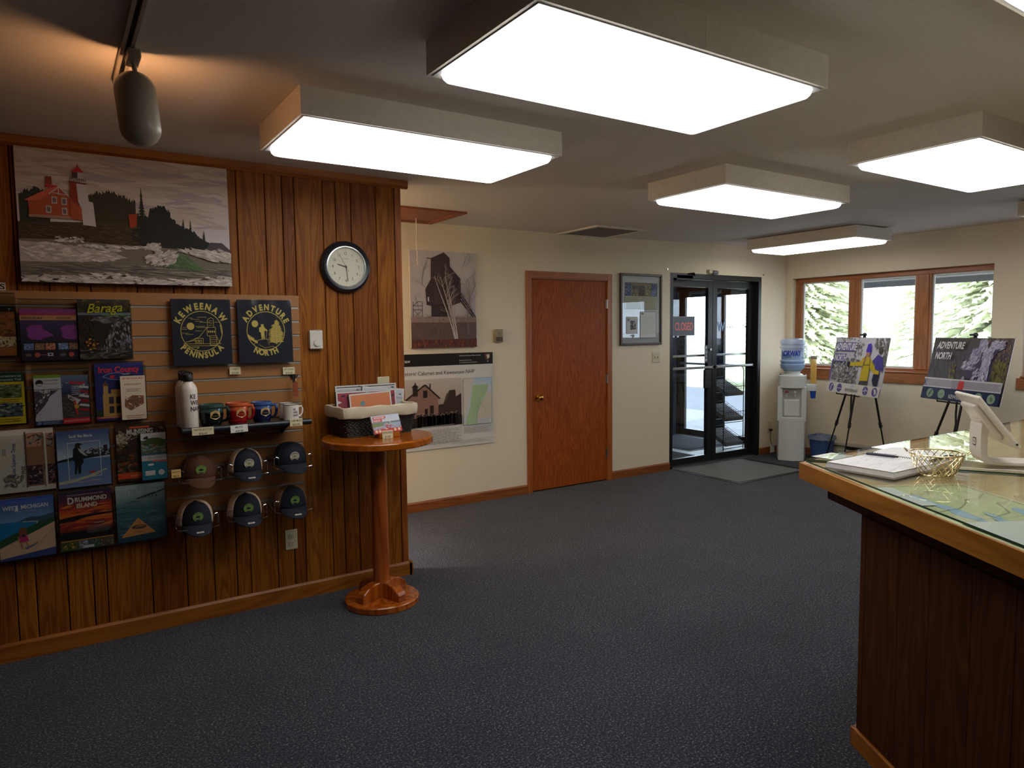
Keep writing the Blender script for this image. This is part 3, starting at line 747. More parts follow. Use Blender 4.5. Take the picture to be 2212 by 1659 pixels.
# map under the glass
def flat(art, name, loc, ex, ey, m=PRINT_M, par=None):
    o = art.build(name, m, par); o.matrix_world = basis(loc, ex, (Vector(ey) * 0 + Vector((0, 0, -1))), ey); return o
mp_ = Art(1.02, .335, 1020, 335, (186, 190, 146), t=.0006, seed=4, eps=.00003)
mp_.dabs(0, 0, 1020, 335, 170, 150, 60, [(180, 186, 138), (188, 190, 148), (176, 182, 134), (190, 188, 150)], spread=3)
for cx, cy, rx, ry in ((90, 270, 70, 16), (180, 255, 50, 14), (330, 250, 90, 20), (420, 70, 150, 40), (560, 90, 170, 46), (640, 200, 60, 20), (760, 60, 150, 50), (900, 150, 140, 60), (430, 190, 60, 16)):
    for k in range(7): mp_.ell(cx + mp_.r.uniform(-.8, .8) * rx, cy + mp_.r.uniform(-.6, .6) * ry, rx * mp_.r.uniform(.3, .7), ry * mp_.r.uniform(.4, .9), (140, 172, 196))
for i in range(9):
    x = 20 + i * 110; pts = [(x, 20)]
    for j in range(7): pts.append((pts[-1][0] + mp_.r.uniform(-10, 60), pts[-1][1] + mp_.r.uniform(10, 60)))
    mp_.line(pts, 2.2, (120, 110, 90))
for i in range(5): mp_.line([(0, 60 + i * 60), (1020, 40 + i * 62)], 1.2, (150, 150, 124))
mp_.rect(0, 0, 1020, 4, (226, 226, 216)).rect(0, 0, 4, 335, (226, 226, 216))
p = Vector((2.445, 1.659, ZT + .0012)) + NN * .008 - F * (.446 + .51)
mo = flat(mp_, 'road_map', p, -F, NN); tag(mo, 'green and blue folded road map lying under the counter glass', 'map')
for i, (a, b_, dl) in enumerate((((2.445 - .504 * .535 + .864 * .03, 1.659 - .864 * .535 - .504 * .03), .10, 'first small white card under the glass at the map corner'), ((2.445 - .504 * .655 + .864 * .03, 1.659 - .864 * .655 - .504 * .03), .12, 'second small white card under the glass, nearer than the first card'))):
    c_ = Art(.115, .05, 115, 50, (206, 210, 208), t=.0004, seed=i, eps=.00004); c_.lines(8, 8, 105, 40, 5, 1.5, (150, 154, 156))
    o = flat(c_, 'info_card', Vector((a[0], a[1], ZT + .0052)) , -F, NN); tag(o, dl, 'card', 'small white cards under the counter glass')
ws = Art(.55, .24, 550, 240, (206, 206, 200), t=.0004, seed=9, eps=.00003); ws.line([(0, 120), (550, 124)], 2, (176, 178, 172)).lines(20, 20, 530, 220, 16, 1.4, (182, 184, 180))
o = flat(ws, 'paper_sheet', Vector((2.445, 1.659, ZT + .0052)) - F * 1.17 + NN * .02, -F, NN); tag(o, 'large pale paper sheet under the glass beside the road map', 'paper')
sp_ = Art(.14, .10, 140, 100, (225, 222, 214), t=.0004); sp_.lines(10, 10, 130, 90, 8, 2, (190, 186, 178))
o = flat(sp_, 'paper_slip', (2.66, 1.600, ZT + .0035), (1, 0, 0), (0, 1, 0)); tag(o, 'small white paper slip at the far edge of the counter by the guest book', 'paper')
# guest book, spiral bound, lying open
M_PAPER = plain('paper_pages', (226, 224, 222), .7, var=.015)
gb = thing('guest_book', 'open spiral bound guest book with a pen lying on it', 'notebook', (2.66, 1.375, ZT + .013))
MB().box(-.30, .005, -.135, .12, 0, .005).build('cover', plain('grey_cardboard', (150, 142, 132), .7), gb)
for i in range(6):
    MB().box(-.296 + i * .001, 0, -.132 + i * .001, .117, .0055 + i * .003, .0083 + i * .003).build('page_block', M_PAPER, gb)
pg = Art(.29, .245, 290, 245, (230, 228, 228), t=.0006, seed=2, eps=.00003)
for i in range(14): pg.line([(8, 20 + i * 16), (282, 20 + i * 16)], .8, (186, 190, 200))
pg.dabs(15, 24, 270, 235, 60, 40, 1.6, [(120, 126, 150), (150, 150, 160)], spread=.08)
flat(pg, 'written_page', (-.148, -.13, .0245), (1, 0, 0), (0, 1, 0), par=gb)
gp = MB()
vs = []; fs = []
for i in range(9):
    t = i / 8; x = .012 + t * .29; z = .020 + .02 * math.sin(t * PI) * .6 - .008 * t
    vs += [(x, -.085, z), (x, .128 + .01 * t, z)]
for i in range(8): fs.append((2 * i, 2 * i + 2, 2 * i + 3, 2 * i + 1))
gp.add(vs, fs, True).build('turned_page', M_PAPER, gb)
MB().box(.005, .31, -.09, .13, 0, .008).build('back_pages', M_PAPER, gb)
sp = MB()
for i in range(26):
    y = -.118 + i * .0092; sp.torus((.005, y, .020), .008, .0011, 14, 5, n='Y')
sp.build('wire_spiral', M_BLKM, gb)
pn = thing('pen', 'dark blue click pen with silver clip lying on the guest book', 'pen', (2.61, 1.425, ZT + .0455))
pn.rotation_euler = (0, 0, math.radians(-79))
MB().cyl((-.05, 0, 0), (.05, 0, 0), .0052, .0052, 14).build('barrel', plain('navy_plastic', (30, 32, 62), .3), pn)
MB().cyl((-.05, 0, 0), (-.072, 0, 0), .005, .0012, 14).build('tip', M_STEEL, pn); MB().cyl((.05, 0, 0), (.062, 0, 0), .004, .0034, 12).build('button', M_BLACK, pn)
MB().box(.012, .056, -.0015, .0015, .006, .0078).box(.05, .056, -.0015, .0015, .0, .0078).build('clip', M_CHROME, pn)
# wire basket
wbk = thing('wire_basket', 'small round brass wire basket on the counter', 'basket', (2.572, 1.206, ZT + .0125))
M_BWIRE = plain('pale_brass_wire', (222, 204, 156), .2, 1.0, var=.05)
g = MB(); nb = 22
def bp(a, t): r = .060 + .030 * t ** .8; return (r * math.cos(a), r * .92 * math.sin(a), .003 + .072 * t)
for i in range(nb):
    for sg in (1, -1):
        a0 = 2 * PI * i / nb; g.tube([bp(a0 + sg * .75 * t, t) for t in (0, .2, .4, .6, .8, 1.0)], .0013, 5)
g.build('lattice', M_BWIRE, wbk)
g = MB()
for t, r in ((0, .0022), (1, .0026)): g.tube([bp(2 * PI * i / 40, t) for i in range(40)], r, 8, True)
g.build('rims', M_BWIRE, wbk)
g = MB()
for k in range(6):
    y = -.05 + k * .02; w_ = math.sqrt(max(.0, .058 ** 2 - y * y)); g.tube([(-w_, y * .92, .003), (w_, y * .92, .003)], .0012, 5)
g.build('bottom_wires', M_BWIRE, wbk)
for sg in (1, -1):
    dv = Vector((.425, -.905, 0)) * sg; pts = []
    for i in range(13):
        a = PI * i / 12; p = dv * (.089 + .012 * math.sin(a)) + Vector((-dv.y, dv.x, 0)) * .012 * math.cos(a) + Vector((0, 0, .075 + .012 * math.sin(a))); pts.append(p)
    MB().tube(pts, .0018, 6).build('handle', M_BWIRE, wbk)
ci = thing('business_card_stack', 'few white cards tilted inside the brass wire basket', 'cards', (2.60, 1.192, ZT + .034))
ci.rotation_euler = (math.radians(-28), math.radians(35), math.radians(30))
MB().box(-.044, .044, -.026, .026, 0, .003).build('card', M_PAPER, ci); MB().box(-.03, .046, -.022, .028, .004, .006).build('card', M_PAPER, ci)
# tablet register
M_WGL = plain('white_gloss_plastic', (226, 218, 206), .25, var=.01)
tb = thing('tablet_register', 'white tablet register on a curved white stand at the right picture edge', 'tablet stand', (2.907, 1.212, ZT + .012))
E1 = Vector((-.744, -.664, 0)).normalized(); Q1 = Vector((.666, -.746, 0))
Mt = basis((0, 0, 0), Q1, -E1, (0, 0, 1))
path = [(-.012, .165), (-.016, .15), (-.017, .11), (-.016, .05), (-.012, .03), (-.002, .014), (.015, .006), (.05, .003), (.20, .003)]
inner_ = [(.20, .016), (.06, .017), (.03, .021), (.016, .03), (.009, .045), (.008, .11), (.012, .14), (.02, .158), (.014, .175)]
prof = path + inner_
n = len(prof); vs = [(x, y, z) for y in (-.055, .055) for x, z in prof]
MB().add(vs, [tuple(range(n)), tuple(range(2 * n - 1, n - 1, -1))] + [(i, n + i, n + (i + 1) % n, (i + 1) % n) for i in range(n)]).build('stand', M_WGL, tb, bevel=.003, M=Mt)
A_ = Vector((2.957, 1.32, 1.28)); B_ = Vector((2.78, 1.162, 1.28)); C_ = Vector((2.872, 1.059, 1.094))
org = Vector((2.907, 1.212, ZT + .012)); u_ = (A_ - B_).normalized(); v_ = (C_ - B_).normalized(); w_ = u_.cross(v_)
if w_.z < 0: w_ = -w_
ctr = (A_ + C_) / 2 - org; LU = (A_ - B_).length; LV = (C_ - B_).length
Mp = basis(ctr, u_, v_, w_)
scr = MB().box(-LU / 2, LU / 2, -LV / 2, LV / 2, -.014, .0).build('tablet', M_WGL, tb, bevel=.005, seg=3, M=Mp)
MB().box(-LU / 2 + .012, LU / 2 - .012, -LV / 2 + .014, LV / 2 - .014, .0, .0012).build('screen', plain('dark_screen', (28, 32, 40), .08), scr, M=Mp)
MB().box(-.07, .07, -.085, .075, -.034, -.013).build('back_housing', M_WGL, tb, bevel=.012, seg=4, M=Mp)
MB().cyl((-LU / 2 - .0005, LV / 2 - .02, -.007), (-LU / 2 - .002, LV / 2 - .02, -.007), .004).build('side_button', M_BLACK, tb, M=Mp)
# connect the stand neck to the housing
p0 = Mt @ Vector((.0, 0, .155)); p1 = Mp @ Vector((0, -.02, -.03))
nk = MB(); dirn = (p1 - p0)
nv = []
for k_, pp in enumerate((p0 - dirn * .2, p1)):
    for sx_, sz_ in ((-.012, -.05), (.012, -.05), (.012, .05), (-.012, .05)):
        nv.append(pp + Q1 * sx_ - E1 * sz_)
nk.add(nv, [(0, 1, 5, 4), (1, 2, 6, 5), (2, 3, 7, 6), (3, 0, 4, 7), (4, 5, 6, 7), (3, 2, 1, 0)]).build('neck', M_WGL, tb, bevel=.004)
lg = Art(.030, .030, 100, 100, (40, 44, 62), t=.0003)
lg.rect(14, 14, 86, 86, (226, 218, 206)).rect(34, 34, 66, 66, (40, 44, 62)).rect(44, 44, 56, 56, (226, 218, 206))
lo = lg.build('logo', PRINT_S, tb)
lo.matrix_local = Mt @ basis((-.0178, -.0, .070), (0, -1, 0), (1, 0, 0), (0, 0, 1))

rd = thing('card_reader_cable', 'thin white cable curving over the counter from the tablet stand', 'cable', (2.80, 1.15, ZT + .0125))
pts = [(-.06, .10, .001), (-.045, .05, .001), (-.02, .02, .001), (.0, -.02, .001), (.04, -.06, .001), (.07, -.12, .001), (.10, -.22, .001), (.16, -.34, .001)]
MB().tube(pts, .0022, 6).build('cord', M_WHITEP, rd)
o = MB().box(-.10, .10, -.10, .10, 0, .018).build('flat_box', M_WGL, None, bevel=.006, seg=3)
o.matrix_world = Matrix.Translation((3.25, 1.02, ZT + .0125)) @ Matrix.Rotation(.85, 4, 'Z'); tag(o, 'flat white box beside the tablet stand at the picture edge', 'box')
# ------------------------------------------------------------------ cream wall pictures
def wallart(art, name, x, z, y, m, label, cat, group=None):
    o = art.build(name, m); o.location = (x, y, z); return tag(o, label, cat, group)
BR = [(96, 80, 76), (80, 66, 64), (110, 92, 86), (70, 56, 54)]
a = Art(.627, .82, 660, 990, (186, 178, 178), t=.02, side=(200, 190, 180), seed=5)
a.grad(0, 0, 660, 990, [(0, (196, 190, 190)), (1, (176, 168, 168))])
def twigs(a, x, y, ang, L, wd, dep, c):
    x2, y2 = x + math.cos(ang) * L, y - math.sin(ang) * L
    a.line([(x, y), (x2, y2)], wd, c, lift=False)
    if dep: 
        for k in range(3): twigs(a, x + (x2 - x) * a.r.uniform(.4, 1), y + (y2 - y) * a.r.uniform(.4, 1), ang + a.r.uniform(-.6, .6), L * a.r.uniform(.5, .75), wd * .6, dep - 1, c)
a.k += 1
for x, y in ((90, 640), (200, 420), (120, 330), (600, 480), (560, 300), (640, 600), (520, 200)): twigs(a, x, y, PI / 2 + a.r.uniform(-.9, .9), 130, 3, 3, (128, 116, 118))
dk = (74, 56, 56); d2_ = (62, 46, 46)
a.poly([(205, 75), (335, 10), (395, 65), (395, 145), (400, 160), (500, 270), (505, 380), (500, 520), (400, 560), (200, 660), (200, 560), (155, 550), (145, 390), (200, 290)], dk)
a.poly([(165, 70), (205, 78), (205, 86), (165, 78)], d2_).poly([(395, 150), (500, 275), (505, 400), (400, 430)], d2_).poly([(145, 390), (200, 290), (230, 300), (230, 560), (155, 550)], (66, 50, 50))
a.rect(200, 540, 400, 670, (58, 44, 44)).rect(166, 470, 180, 515, (190, 184, 184))
a.dabs(150, 100, 500, 640, 220, 60, 3, BR, spread=.15, inside=lambda x, y: 205 < x < 395 or (150 < x < 500 and y > 330 and y < 520))
for x0_, x1_ in ((440, 610), (470, 640), (500, 660)): a.line([(x0_, 420), (x1_ + 20, 680)], 13, (58, 44, 46))
for i in range(8): a.line([(455 + i * 25, 440 + i * 34), (510 + i * 22, 430 + i * 33)], 6, (62, 48, 50))
a.line([(20, 520), (20, 690)], 5, d2_).line([(110, 520), (110, 690)], 5, d2_).line([(20, 560), (110, 560)], 5, d2_).line([(20, 600), (110, 600)], 5, d2_).line([(20, 560), (70, 518), (110, 520)], 5, d2_).line([(20, 690), (110, 600)], 4, d2_).line([(20, 600), (110, 690)], 4, d2_)
a.rect(0, 672, 660, 730, (150, 130, 124)).rect(0, 728, 660, 990, (104, 84, 78))
a.dabs(0, 660, 660, 990, 380, 70, 3, BR + [(140, 116, 104), (126, 66, 50)], ang=PI / 2, spread=.9)
a.rect(0, 905, 660, 990, (92, 52, 42)); a.dabs(0, 905, 660, 990, 90, 50, 18, [(120, 62, 44), (70, 42, 38), (84, 56, 50), (140, 66, 44)], ang=PI / 2, spread=.1)
a.k += 1
for x0_, xt in ((440, 300), (455, 350), (430, 240)):
    pts = [(x0_ + (xt - x0_) * t + 8 * math.sin(t * 5), 900 - 640 * t) for t in [i / 10 for i in range(11)]]
    for i in range(10): a.line(pts[i:i + 2], 15 - i, (186, 172, 164), lift=False)
for i in range(16): twigs(a, 440 - i * 9, 800 - i * 32, PI / 2 + a.r.uniform(-.7, .7), 110, 4, 2, (172, 156, 150))
for x in (560, 575): twigs(a, x, 860, PI / 2, 330, 6, 3, (136, 120, 116))
wallart(a, 'canvas_picture', 2.82, 1.399, 5.343, PRINT_M, 'unframed photo canvas of an old mine shaft building and birches', 'picture')

# national park poster
a = Art(.895, .822, 1395, 1300, (214, 212, 206), t=.006, seed=8)     # extends behind the plank wall
sx0 = 95
a.rect(0, 0, 1395, 165, (34, 28, 24))
a.text('Keweenaw', 128, 112, 62, (230, 230, 226), 'r', .95, bold=.01)
a.text('Keweenaw National Historical Park', 1200, 46, 26, (226, 222, 214), 'r', .9); a.text('National Park Service', 860, 110, 22, (220, 216, 206)); a.text('U.S. Department of the Interior', 860, 140, 22, (220, 216, 206))
a.poly([(1265, 20), (1355, 20), (1350, 80), (1312, 118), (1272, 80)], (120, 66, 48)).poly([(1290, 36), (1340, 30), (1340, 70), (1310, 96)], (214, 204, 190)).ell(1312, 128, 10, 6, (226, 226, 220))
a.text('Explore Historic Calumet and Keweenaw NHP', 1095, 285, 74, (46, 40, 36), 'r', .96)
# historic photograph
a.rect(30, 340, 880, 990, (176, 160, 146)).grad(30, 340, 880, 700, [(0, (196, 186, 176)), (1, (170, 152, 138))])
a.poly([(660, 560), (700, 505), (790, 505), (795, 600), (870, 560), (880, 560), (880, 990), (500, 990), (500, 700), (600, 690), (640, 660)], (66, 52, 42))
a.poly([(600, 690), (650, 560), (700, 520), (690, 560), (640, 660)], (90, 78, 60))
a.poly([(60, 600), (330, 420), (540, 610), (525, 620), (525, 860), (60, 860)], (148, 114, 100)); a.dabs(80, 600, 520, 850, 300, 13, 7, [(120, 90, 80), (170, 140, 124), (100, 74, 66), (160, 124, 106)], spread=2)
a.dabs(200, 500, 450, 610, 90, 13, 7, [(120, 90, 80), (170, 140, 124)], spread=2)
a.line([(30, 620), (330, 415), (548, 612)], 20, (44, 34, 28)).rect(150, 430, 220, 560, (50, 38, 32)).poly([(130, 440), (185, 400), (240, 440)], (44, 34, 28)).rect(180, 380, 196, 410, (40, 30, 26)).rect(395, 400, 410, 470, (40, 30, 26))
a.rect(300, 490, 360, 590, (40, 32, 28)).rect(320, 740, 360, 850, (34, 26, 22)).rect(395, 700, 450, 850, (56, 42, 32))
a.rect(30, 860, 880, 990, (40, 32, 28))
for i in range(60):
    x = 200 + i * 10.2 + a.r.uniform(-6, 6); y = 800 + a.r.uniform(0, 36)
    a.k = a.k if i else a.k + 1
    a.rect(x - 9, y + 10, x + 10, 985, a.r.choice([(28, 24, 24), (40, 34, 32), (52, 44, 40), (34, 28, 30)])) if i % 1 == 0 else None
    a.k -= 1
a.k += 1; 
for i in range(60):
    x = 200 + i * 10.2 + a.r.uniform(-6, 6); y = 806 + a.r.uniform(0, 36); a.ell(x, y, 5, 7, a.r.choice([(160, 136, 116), (196, 180, 160), (120, 100, 86)]), 8); a.k -= 1
a.k += 1; a.rect(790, 810, 815, 985, (24, 20, 20)).ell(802, 800, 8, 10, (140, 116, 98)).line([(260, 984), (760, 978)], 4, (190, 184, 176))
# map on the poster
a.rect(905, 355, 1360, 1010, (196, 204, 208)); a.poly([(905, 355), (1060, 355), (1000, 650), (930, 900), (905, 920)], (206, 200, 190))
a.poly([(1080, 355), (1360, 355), (1360, 480), (1230, 400), (1100, 470)], (176, 200, 214))
a.poly([(1060, 460), (1310, 450), (1290, 540), (1190, 700), (1110, 900), (1110, 1010), (930, 1005), (1010, 760)], (166, 196, 150))
a.poly([(1300, 560), (1360, 560), (1360, 1010), (1130, 1010), (1130, 860), (1200, 700)], (206, 196, 176))
for i in range(16): a.line([(1010 + a.r.uniform(0, 80), 500 + i * 30), (1150 + a.r.uniform(0, 120), 495 + i * 28)], 2, (150, 158, 136)); a.k -= 1
a.k += 1; a.line([(1160, 700), (1240, 780), (1260, 830), (1220, 900)], 3, (150, 90, 70)).line([(1110, 840), (1120, 900), (1100, 1000)], 3, (150, 90, 70)).dabs(930, 500, 1340, 980, 90, 12, 3, [(40, 60, 50), (60, 60, 60)], spread=.3)
a.line([(905, 355), (1360, 355), (1360, 1010), (905, 1010), (905, 355)], 3, (120, 120, 116))
a.rect(1140, 930, 1340, 1000, (206, 210, 214)).lines(1150, 940, 1330, 990, 5, 3, (90, 100, 110))
a.lines(30, 1030, 870, 1230, 15, 4, (110, 108, 104)); a.lines(905, 1040, 1360, 1120, 6, 4, (110, 108, 104)); a.line([(30, 1215), (1395, 1215)], 2.5, (120, 118, 112)); a.lines(700, 1232, 1360, 1250, 2, 3.5, (110, 108, 104))
wallart(a, 'park_poster', 2.862, .527, 5.352, printed('poster_gloss', .28, .5), 'large white national park poster with dark header, photograph and green map', 'poster')

# framed certificates between the oak door and the entrance
fr = thing('framed_certificates', 'tall dark wood framed certificate display with white mat', 'picture frame', (5.135, 5.366, 1.375))
MB().box(-.293, -.270, -.028, 0, 0, .737).box(.270, .293, -.028, 0, 0, .737).box(-.27, .27, -.028, 0, 0, .025).box(-.27, .27, -.028, 0, .712, .737).build('frame', plain('dark_walnut', (62, 42, 34), .35), fr, bevel=.004)
a = Art(.544, .69, 236, 465, (206, 206, 208), t=.004, seed=3)
a.rect(0, 400, 236, 465, (176, 176, 176)).rect(18, 46, 220, 232, (50, 46, 44)).rect(20, 48, 218, 230, (196, 190, 166)).rect(20, 48, 218, 140, (150, 146, 140)).rect(60, 50, 176, 62, (150, 116, 84))
for x0_, y0_, x1_, y1_, c in ((22, 52, 58, 92, (80, 96, 140)), (22, 98, 58, 140, (96, 112, 150)), (62, 66, 100, 100, (104, 100, 84)), (62, 104, 98, 140, (130, 126, 104)), (104, 66, 138, 140, (86, 80, 74)), (142, 66, 176, 98, (120, 124, 96)), (142, 102, 176, 140, (134, 120, 88)), (180, 52, 216, 98, (84, 90, 136)), (180, 102, 216, 140, (106, 116, 150))):
    a.rect(x0_, y0_, x1_, y1_, c).dabs(x0_ + 3, y0_ + 3, x1_ - 3, y1_ - 3, 24, 14, 5, [tuple(min(255, int(q * 1.35)) for q in c), tuple(int(q * .6) for q in c)], spread=1.5)
a.lines(26, 148, 114, 226, 15, 1.6, (140, 134, 112)).lines(122, 148, 212, 226, 15, 1.6, (140, 134, 112))
a.rect(26, 284, 94, 402, (40, 40, 40)).rect(28, 286, 92, 400, (200, 200, 196)).text('K', 34, 318, 36, (60, 60, 60)).lines(46, 304, 86, 312, 2, 2, (90, 90, 90)).rect(50, 312, 84, 372, (96, 96, 98)).dabs(50, 312, 84, 372, 30, 16, 5, [(40, 40, 42), (196, 196, 196)], ang=1.2, spread=.7)
a.rect(110, 248, 210, 432, (40, 40, 40)).rect(112, 250, 208, 430, (204, 204, 200)).ell(124, 262, 8, 8, (130, 130, 126)).lines(120, 280, 200, 400, 16, 1.4, (150, 150, 146))
a.build('mat_and_prints', PRINT_M, fr, Matrix.Translation((0, -.012, .024)))
MB().box(-.27, .27, -.0165, -.0145, .024, .713).build('glazing', M_GLASS, fr)

# small wall fittings
def plate(x, z, w, h, y, label, cat, m=M_IVORY, toggles=0, outlet=False, rotz=0, name='switch_plate'):
    t = thing(name, label, cat, (x, y, z), rotz)
    MB().box(-w / 2, w / 2, -.006, 0, -h / 2, h / 2).build('plate', m, t, bevel=.003)
    for i in range(toggles):
        xo = (i - (toggles - 1) / 2) * .046; MB().box(xo - .005, xo + .005, -.016, -.005, -.012, .010).build('toggle', m, t, bevel=.002)
    if outlet:
        for s_ in (.021, -.021):
            f = MB().lathe([(.0165, -.0), (.0165, .003), (.015, .004)], 24, Matrix.Translation((0, -.005, s_)) @ Matrix.Rotation(PI / 2, 4, 'X')).build('socket', m, t)
            MB().box(-.008, -.006, -.0098, -.0088, s_ - .001, s_ + .008).box(.005, .007, -.0098, -.0088, s_ + .0, s_ + .008).cyl((0, -.0088, s_ - .008), (0, -.0098, s_ - .008), .0025, seg=10).build('slots', M_BLACK, f)
    return t
plate(5.365, 1.241, .114, .114, 5.366, 'ivory double light switch beside the framed certificates', 'light switch', toggles=2)
plate(1.676, 1.206, .078, .118, 3.986, 'ivory blank wall plate partly behind the picture basket', 'wall plate', toggles=1)
plate(1.087, .354, .07, .115, 3.986, 'ivory electrical outlet low on the plank wall', 'outlet', outlet=True, name='wall_outlet')
plate(7.287, .322, .09, .15, 5.366, 'ivory outlet with a black plug beside the water cooler', 'outlet', outlet=True, name='wall_outlet')
db = thing('doorbell_chime', 'small beige wall box left of the oak door', 'wall box', (3.37, 5.366, 1.435))
MB().box(-.042, .042, -.034, 0, 0, .118).build('case', plain('aged_beige_plastic', (150, 136, 104), .45), db, bevel=.004)
MB().box(-.036, .036, -.037, -.033, .008, .05).build('grille', plain('brown_grille', (84, 70, 54), .6), db); MB().cyl((0, -.033, .075), (0, -.04, .075), .018, .016, 20).build('dial', plain('aged_beige_plastic2', (130, 118, 92), .4), db)
th = thing('thermostat', 'white thermostat with round dial on the plank wall', 'thermostat', (1.262, 3.986, 1.443))
g = MB().box(-.037, .037, -.03, 0, .004, .106)
for i in range(6): g.box(-.033 + i * .012, -.027 + i * .012, -.03, -.004, .106, .110).box(-.033 + i * .012, -.027 + i * .012, -.03, -.004, 0, .004)
g.build('case', M_WHITEP, th, bevel=.002); MB().cyl((.004, -.03, .036), (.004, -.038, .036), .021, .019, 28).build('dial', M_WHITEP, th, bevel=.001)
sn = thing('door_sensor', 'small ivory and grey sensor box above the entrance', 'sensor', (6.24, 5.366, 2.165))
MB().box(-.085, -.03, -.035, 0, -.012, .03).build('base', M_IVORY, sn, bevel=.003); MB().lathe([(.022, 0), (.024, .01), (.022, .07), (.0, .078)], 20, Matrix.Translation((-.03, -.03, .0)) @ Matrix.Rotation(PI / 2, 4, 'Y')).build('eye', plain('grey_plastic', (110, 112, 116), .3), sn)
MB().box(-.03, .085, -.02, 0, -.018, -.004).build('bracket', M_STEEL, sn)
for x, z, l in ((5.52, 2.175, 'left'), (7.13, 2.17, 'right')):
    o = MB().cyl((0, 0, 0), (0, -.012, 0), .006, seg=10).cyl((0, -.012, 0), (0, -.015, 0), .010, seg=12).build('wall_screw', M_STEEL); o.location = (x, 5.366, z); tag(o, 'tiny screw in the cream wall just above the %s corner of the entrance' % l, 'screw')
# closed sign hanging on the left glass leaf
a = Art(.345, .215, 150, 138, (34, 32, 34), t=.003)
a.line([(3, 3), (147, 3), (147, 135), (3, 135), (3, 3)], 3, (120, 116, 116)).text('CLOSED', 75, 98, 78, (235, 70, 44), 'c', .44, bold=.008)
wallart(a, 'closed_sign', 5.862, 1.462, 5.435, PRINT_S, 'black sign reading CLOSED in red letters on the entrance glass', 'sign')

# ------------------------------------------------------------------ mats
M_MAT = plain('grey_mat_pile', (104, 104, 100), .95, var=.12, scale=300, bmp=.002)
M_MATD = plain('charcoal_mat_pile', (54, 54, 60), .95, var=.12, scale=300, bmp=.002)
M_RUB = plain('black_rubber', (22, 22, 24), .6)
def mat(name, x0, x1, y0, y1, z, m, label):
    t = thing(name, label, 'mat', ((x0 + x1) / 2, (y0 + y1) / 2, z)); a, b_ = (x1 - x0) / 2, (y1 - y0) / 2
    MB().box(-a, a, -b_, b_, 0, .004).build('rubber_edge', M_RUB, t, bevel=.002); MB().box(-a + .035, a - .035, -b_ + .035, b_ - .035, .004, .009).build('pile', m, t, bevel=.003); return t
mat('door_mat', 5.60, 6.705, 4.45, 5.335, .001, M_MAT, 'grey door mat with black rubber border in front of the entrance')
mat('door_mat', 6.712, 7.575, 4.52, 5.345, .001, M_MATD, 'charcoal mat under the water cooler beside the grey mat')
mat('vestibule_mat', 5.45, 6.48, 5.58, 6.95, -.003, M_MATD, 'dark mat just behind the left entrance glass')
mat('vestibule_mat', 6.64, 7.55, 6.05, 7.25, -.003, M_MATD, 'dark blue mat farther inside the vestibule')

# ------------------------------------------------------------------ water cooler
FA = math.atan2(-.57, -.82) + PI / 2            # front (-Y local) turned toward the room
wc = thing('water_cooler', 'white floor standing water cooler in the corner by the entrance', 'water cooler', (7.165, 4.97, .010), FA)
M_WC = plain('cooler_white', (206, 210, 206), .35, var=.012)
def dshape(w, d, r, n=8, front=.04):
    """rounded rectangle with bowed front, front at -Y"""
    pts = []
    for i in range(13):
        t = i / 12; x = -w / 2 + .02 + (w - .04) * t; pts.append((x, -d / 2 - front * math.sin(PI * t)))
    for cx, cy, s0 in ((w / 2 - r, d / 2 - r, 0), (-w / 2 + r, d / 2 - r, 1)):
        for q in range(6): an = s0 * PI / 2 + q * PI / 10; pts.append((cx + r * math.cos(an), cy + r * math.sin(an)))
    return pts
MB().prism(dshape(.315, .30, .04), 0, .445).build('lower_body', M_WC, wc, bevel=.004)
up_ = dshape(.31, .295, .04)
# upper body with a recessed niche: side cheeks, hood and sill around the niche
sideL = [(x, y) for x, y in up_ if x < -.098]; sideR = [(x, y) for x, y in up_ if x > .098]
MB().box(-.155, -.100, -.150, .02, .455, .855).build('cheek', M_WC, wc, bevel=.008); MB().box(.100, .155, -.150, .02, .455, .855).build('cheek', M_WC, wc, bevel=.008)
MB().box(-.155, .155, -.02, .148, .455, .98).build('rear_body', M_WC, wc, bevel=.008)
MB().prism(up_, .835, .980).build('hood', M_WC, wc, bevel=.006)
MB().prism(up_, .452, .50).build('sill', M_WC, wc, bevel=.006)
MB().box(-.105, .105, -.118, -.015, .49, .84).build('niche_back', plain('cooler_niche', (188, 190, 184), .4, var=.01), wc)
MB().box(-.085, .085, -.142, -.10, .515, .705).build('drip_panel', M_WC, wc, bevel=.01, seg=3)
MB().prism(dshape(.316, .302, .04), .443, .452).build('seam_band', plain('cooler_seam', (222, 224, 222), .3), wc)
for x, c in ((-.055, plain('red_tap', (150, 30, 32), .3)), (.03, plain('white_tap', (220, 220, 224), .3))):
    tp = MB().cyl((x, -.118, .775), (x, -.155, .775), .012, seg=14).cyl((x, -.148, .775), (x, -.148, .735), .009, .007, 14).build('tap', M_WC, wc)
    MB().lathe([(.018, 0), (.018, .012), (.010, .022), (0, .023)], 18, Matrix.Translation((x, -.150, .785))).build('tap_lever', c, tp)
MB().lathe([(.12, .98), (.118, .988), (.09, .998), (.085, 1.02), (.10, 1.03), (.088, 1.032)], 36, cap=False).build('bottle_collar', M_WC, wc)
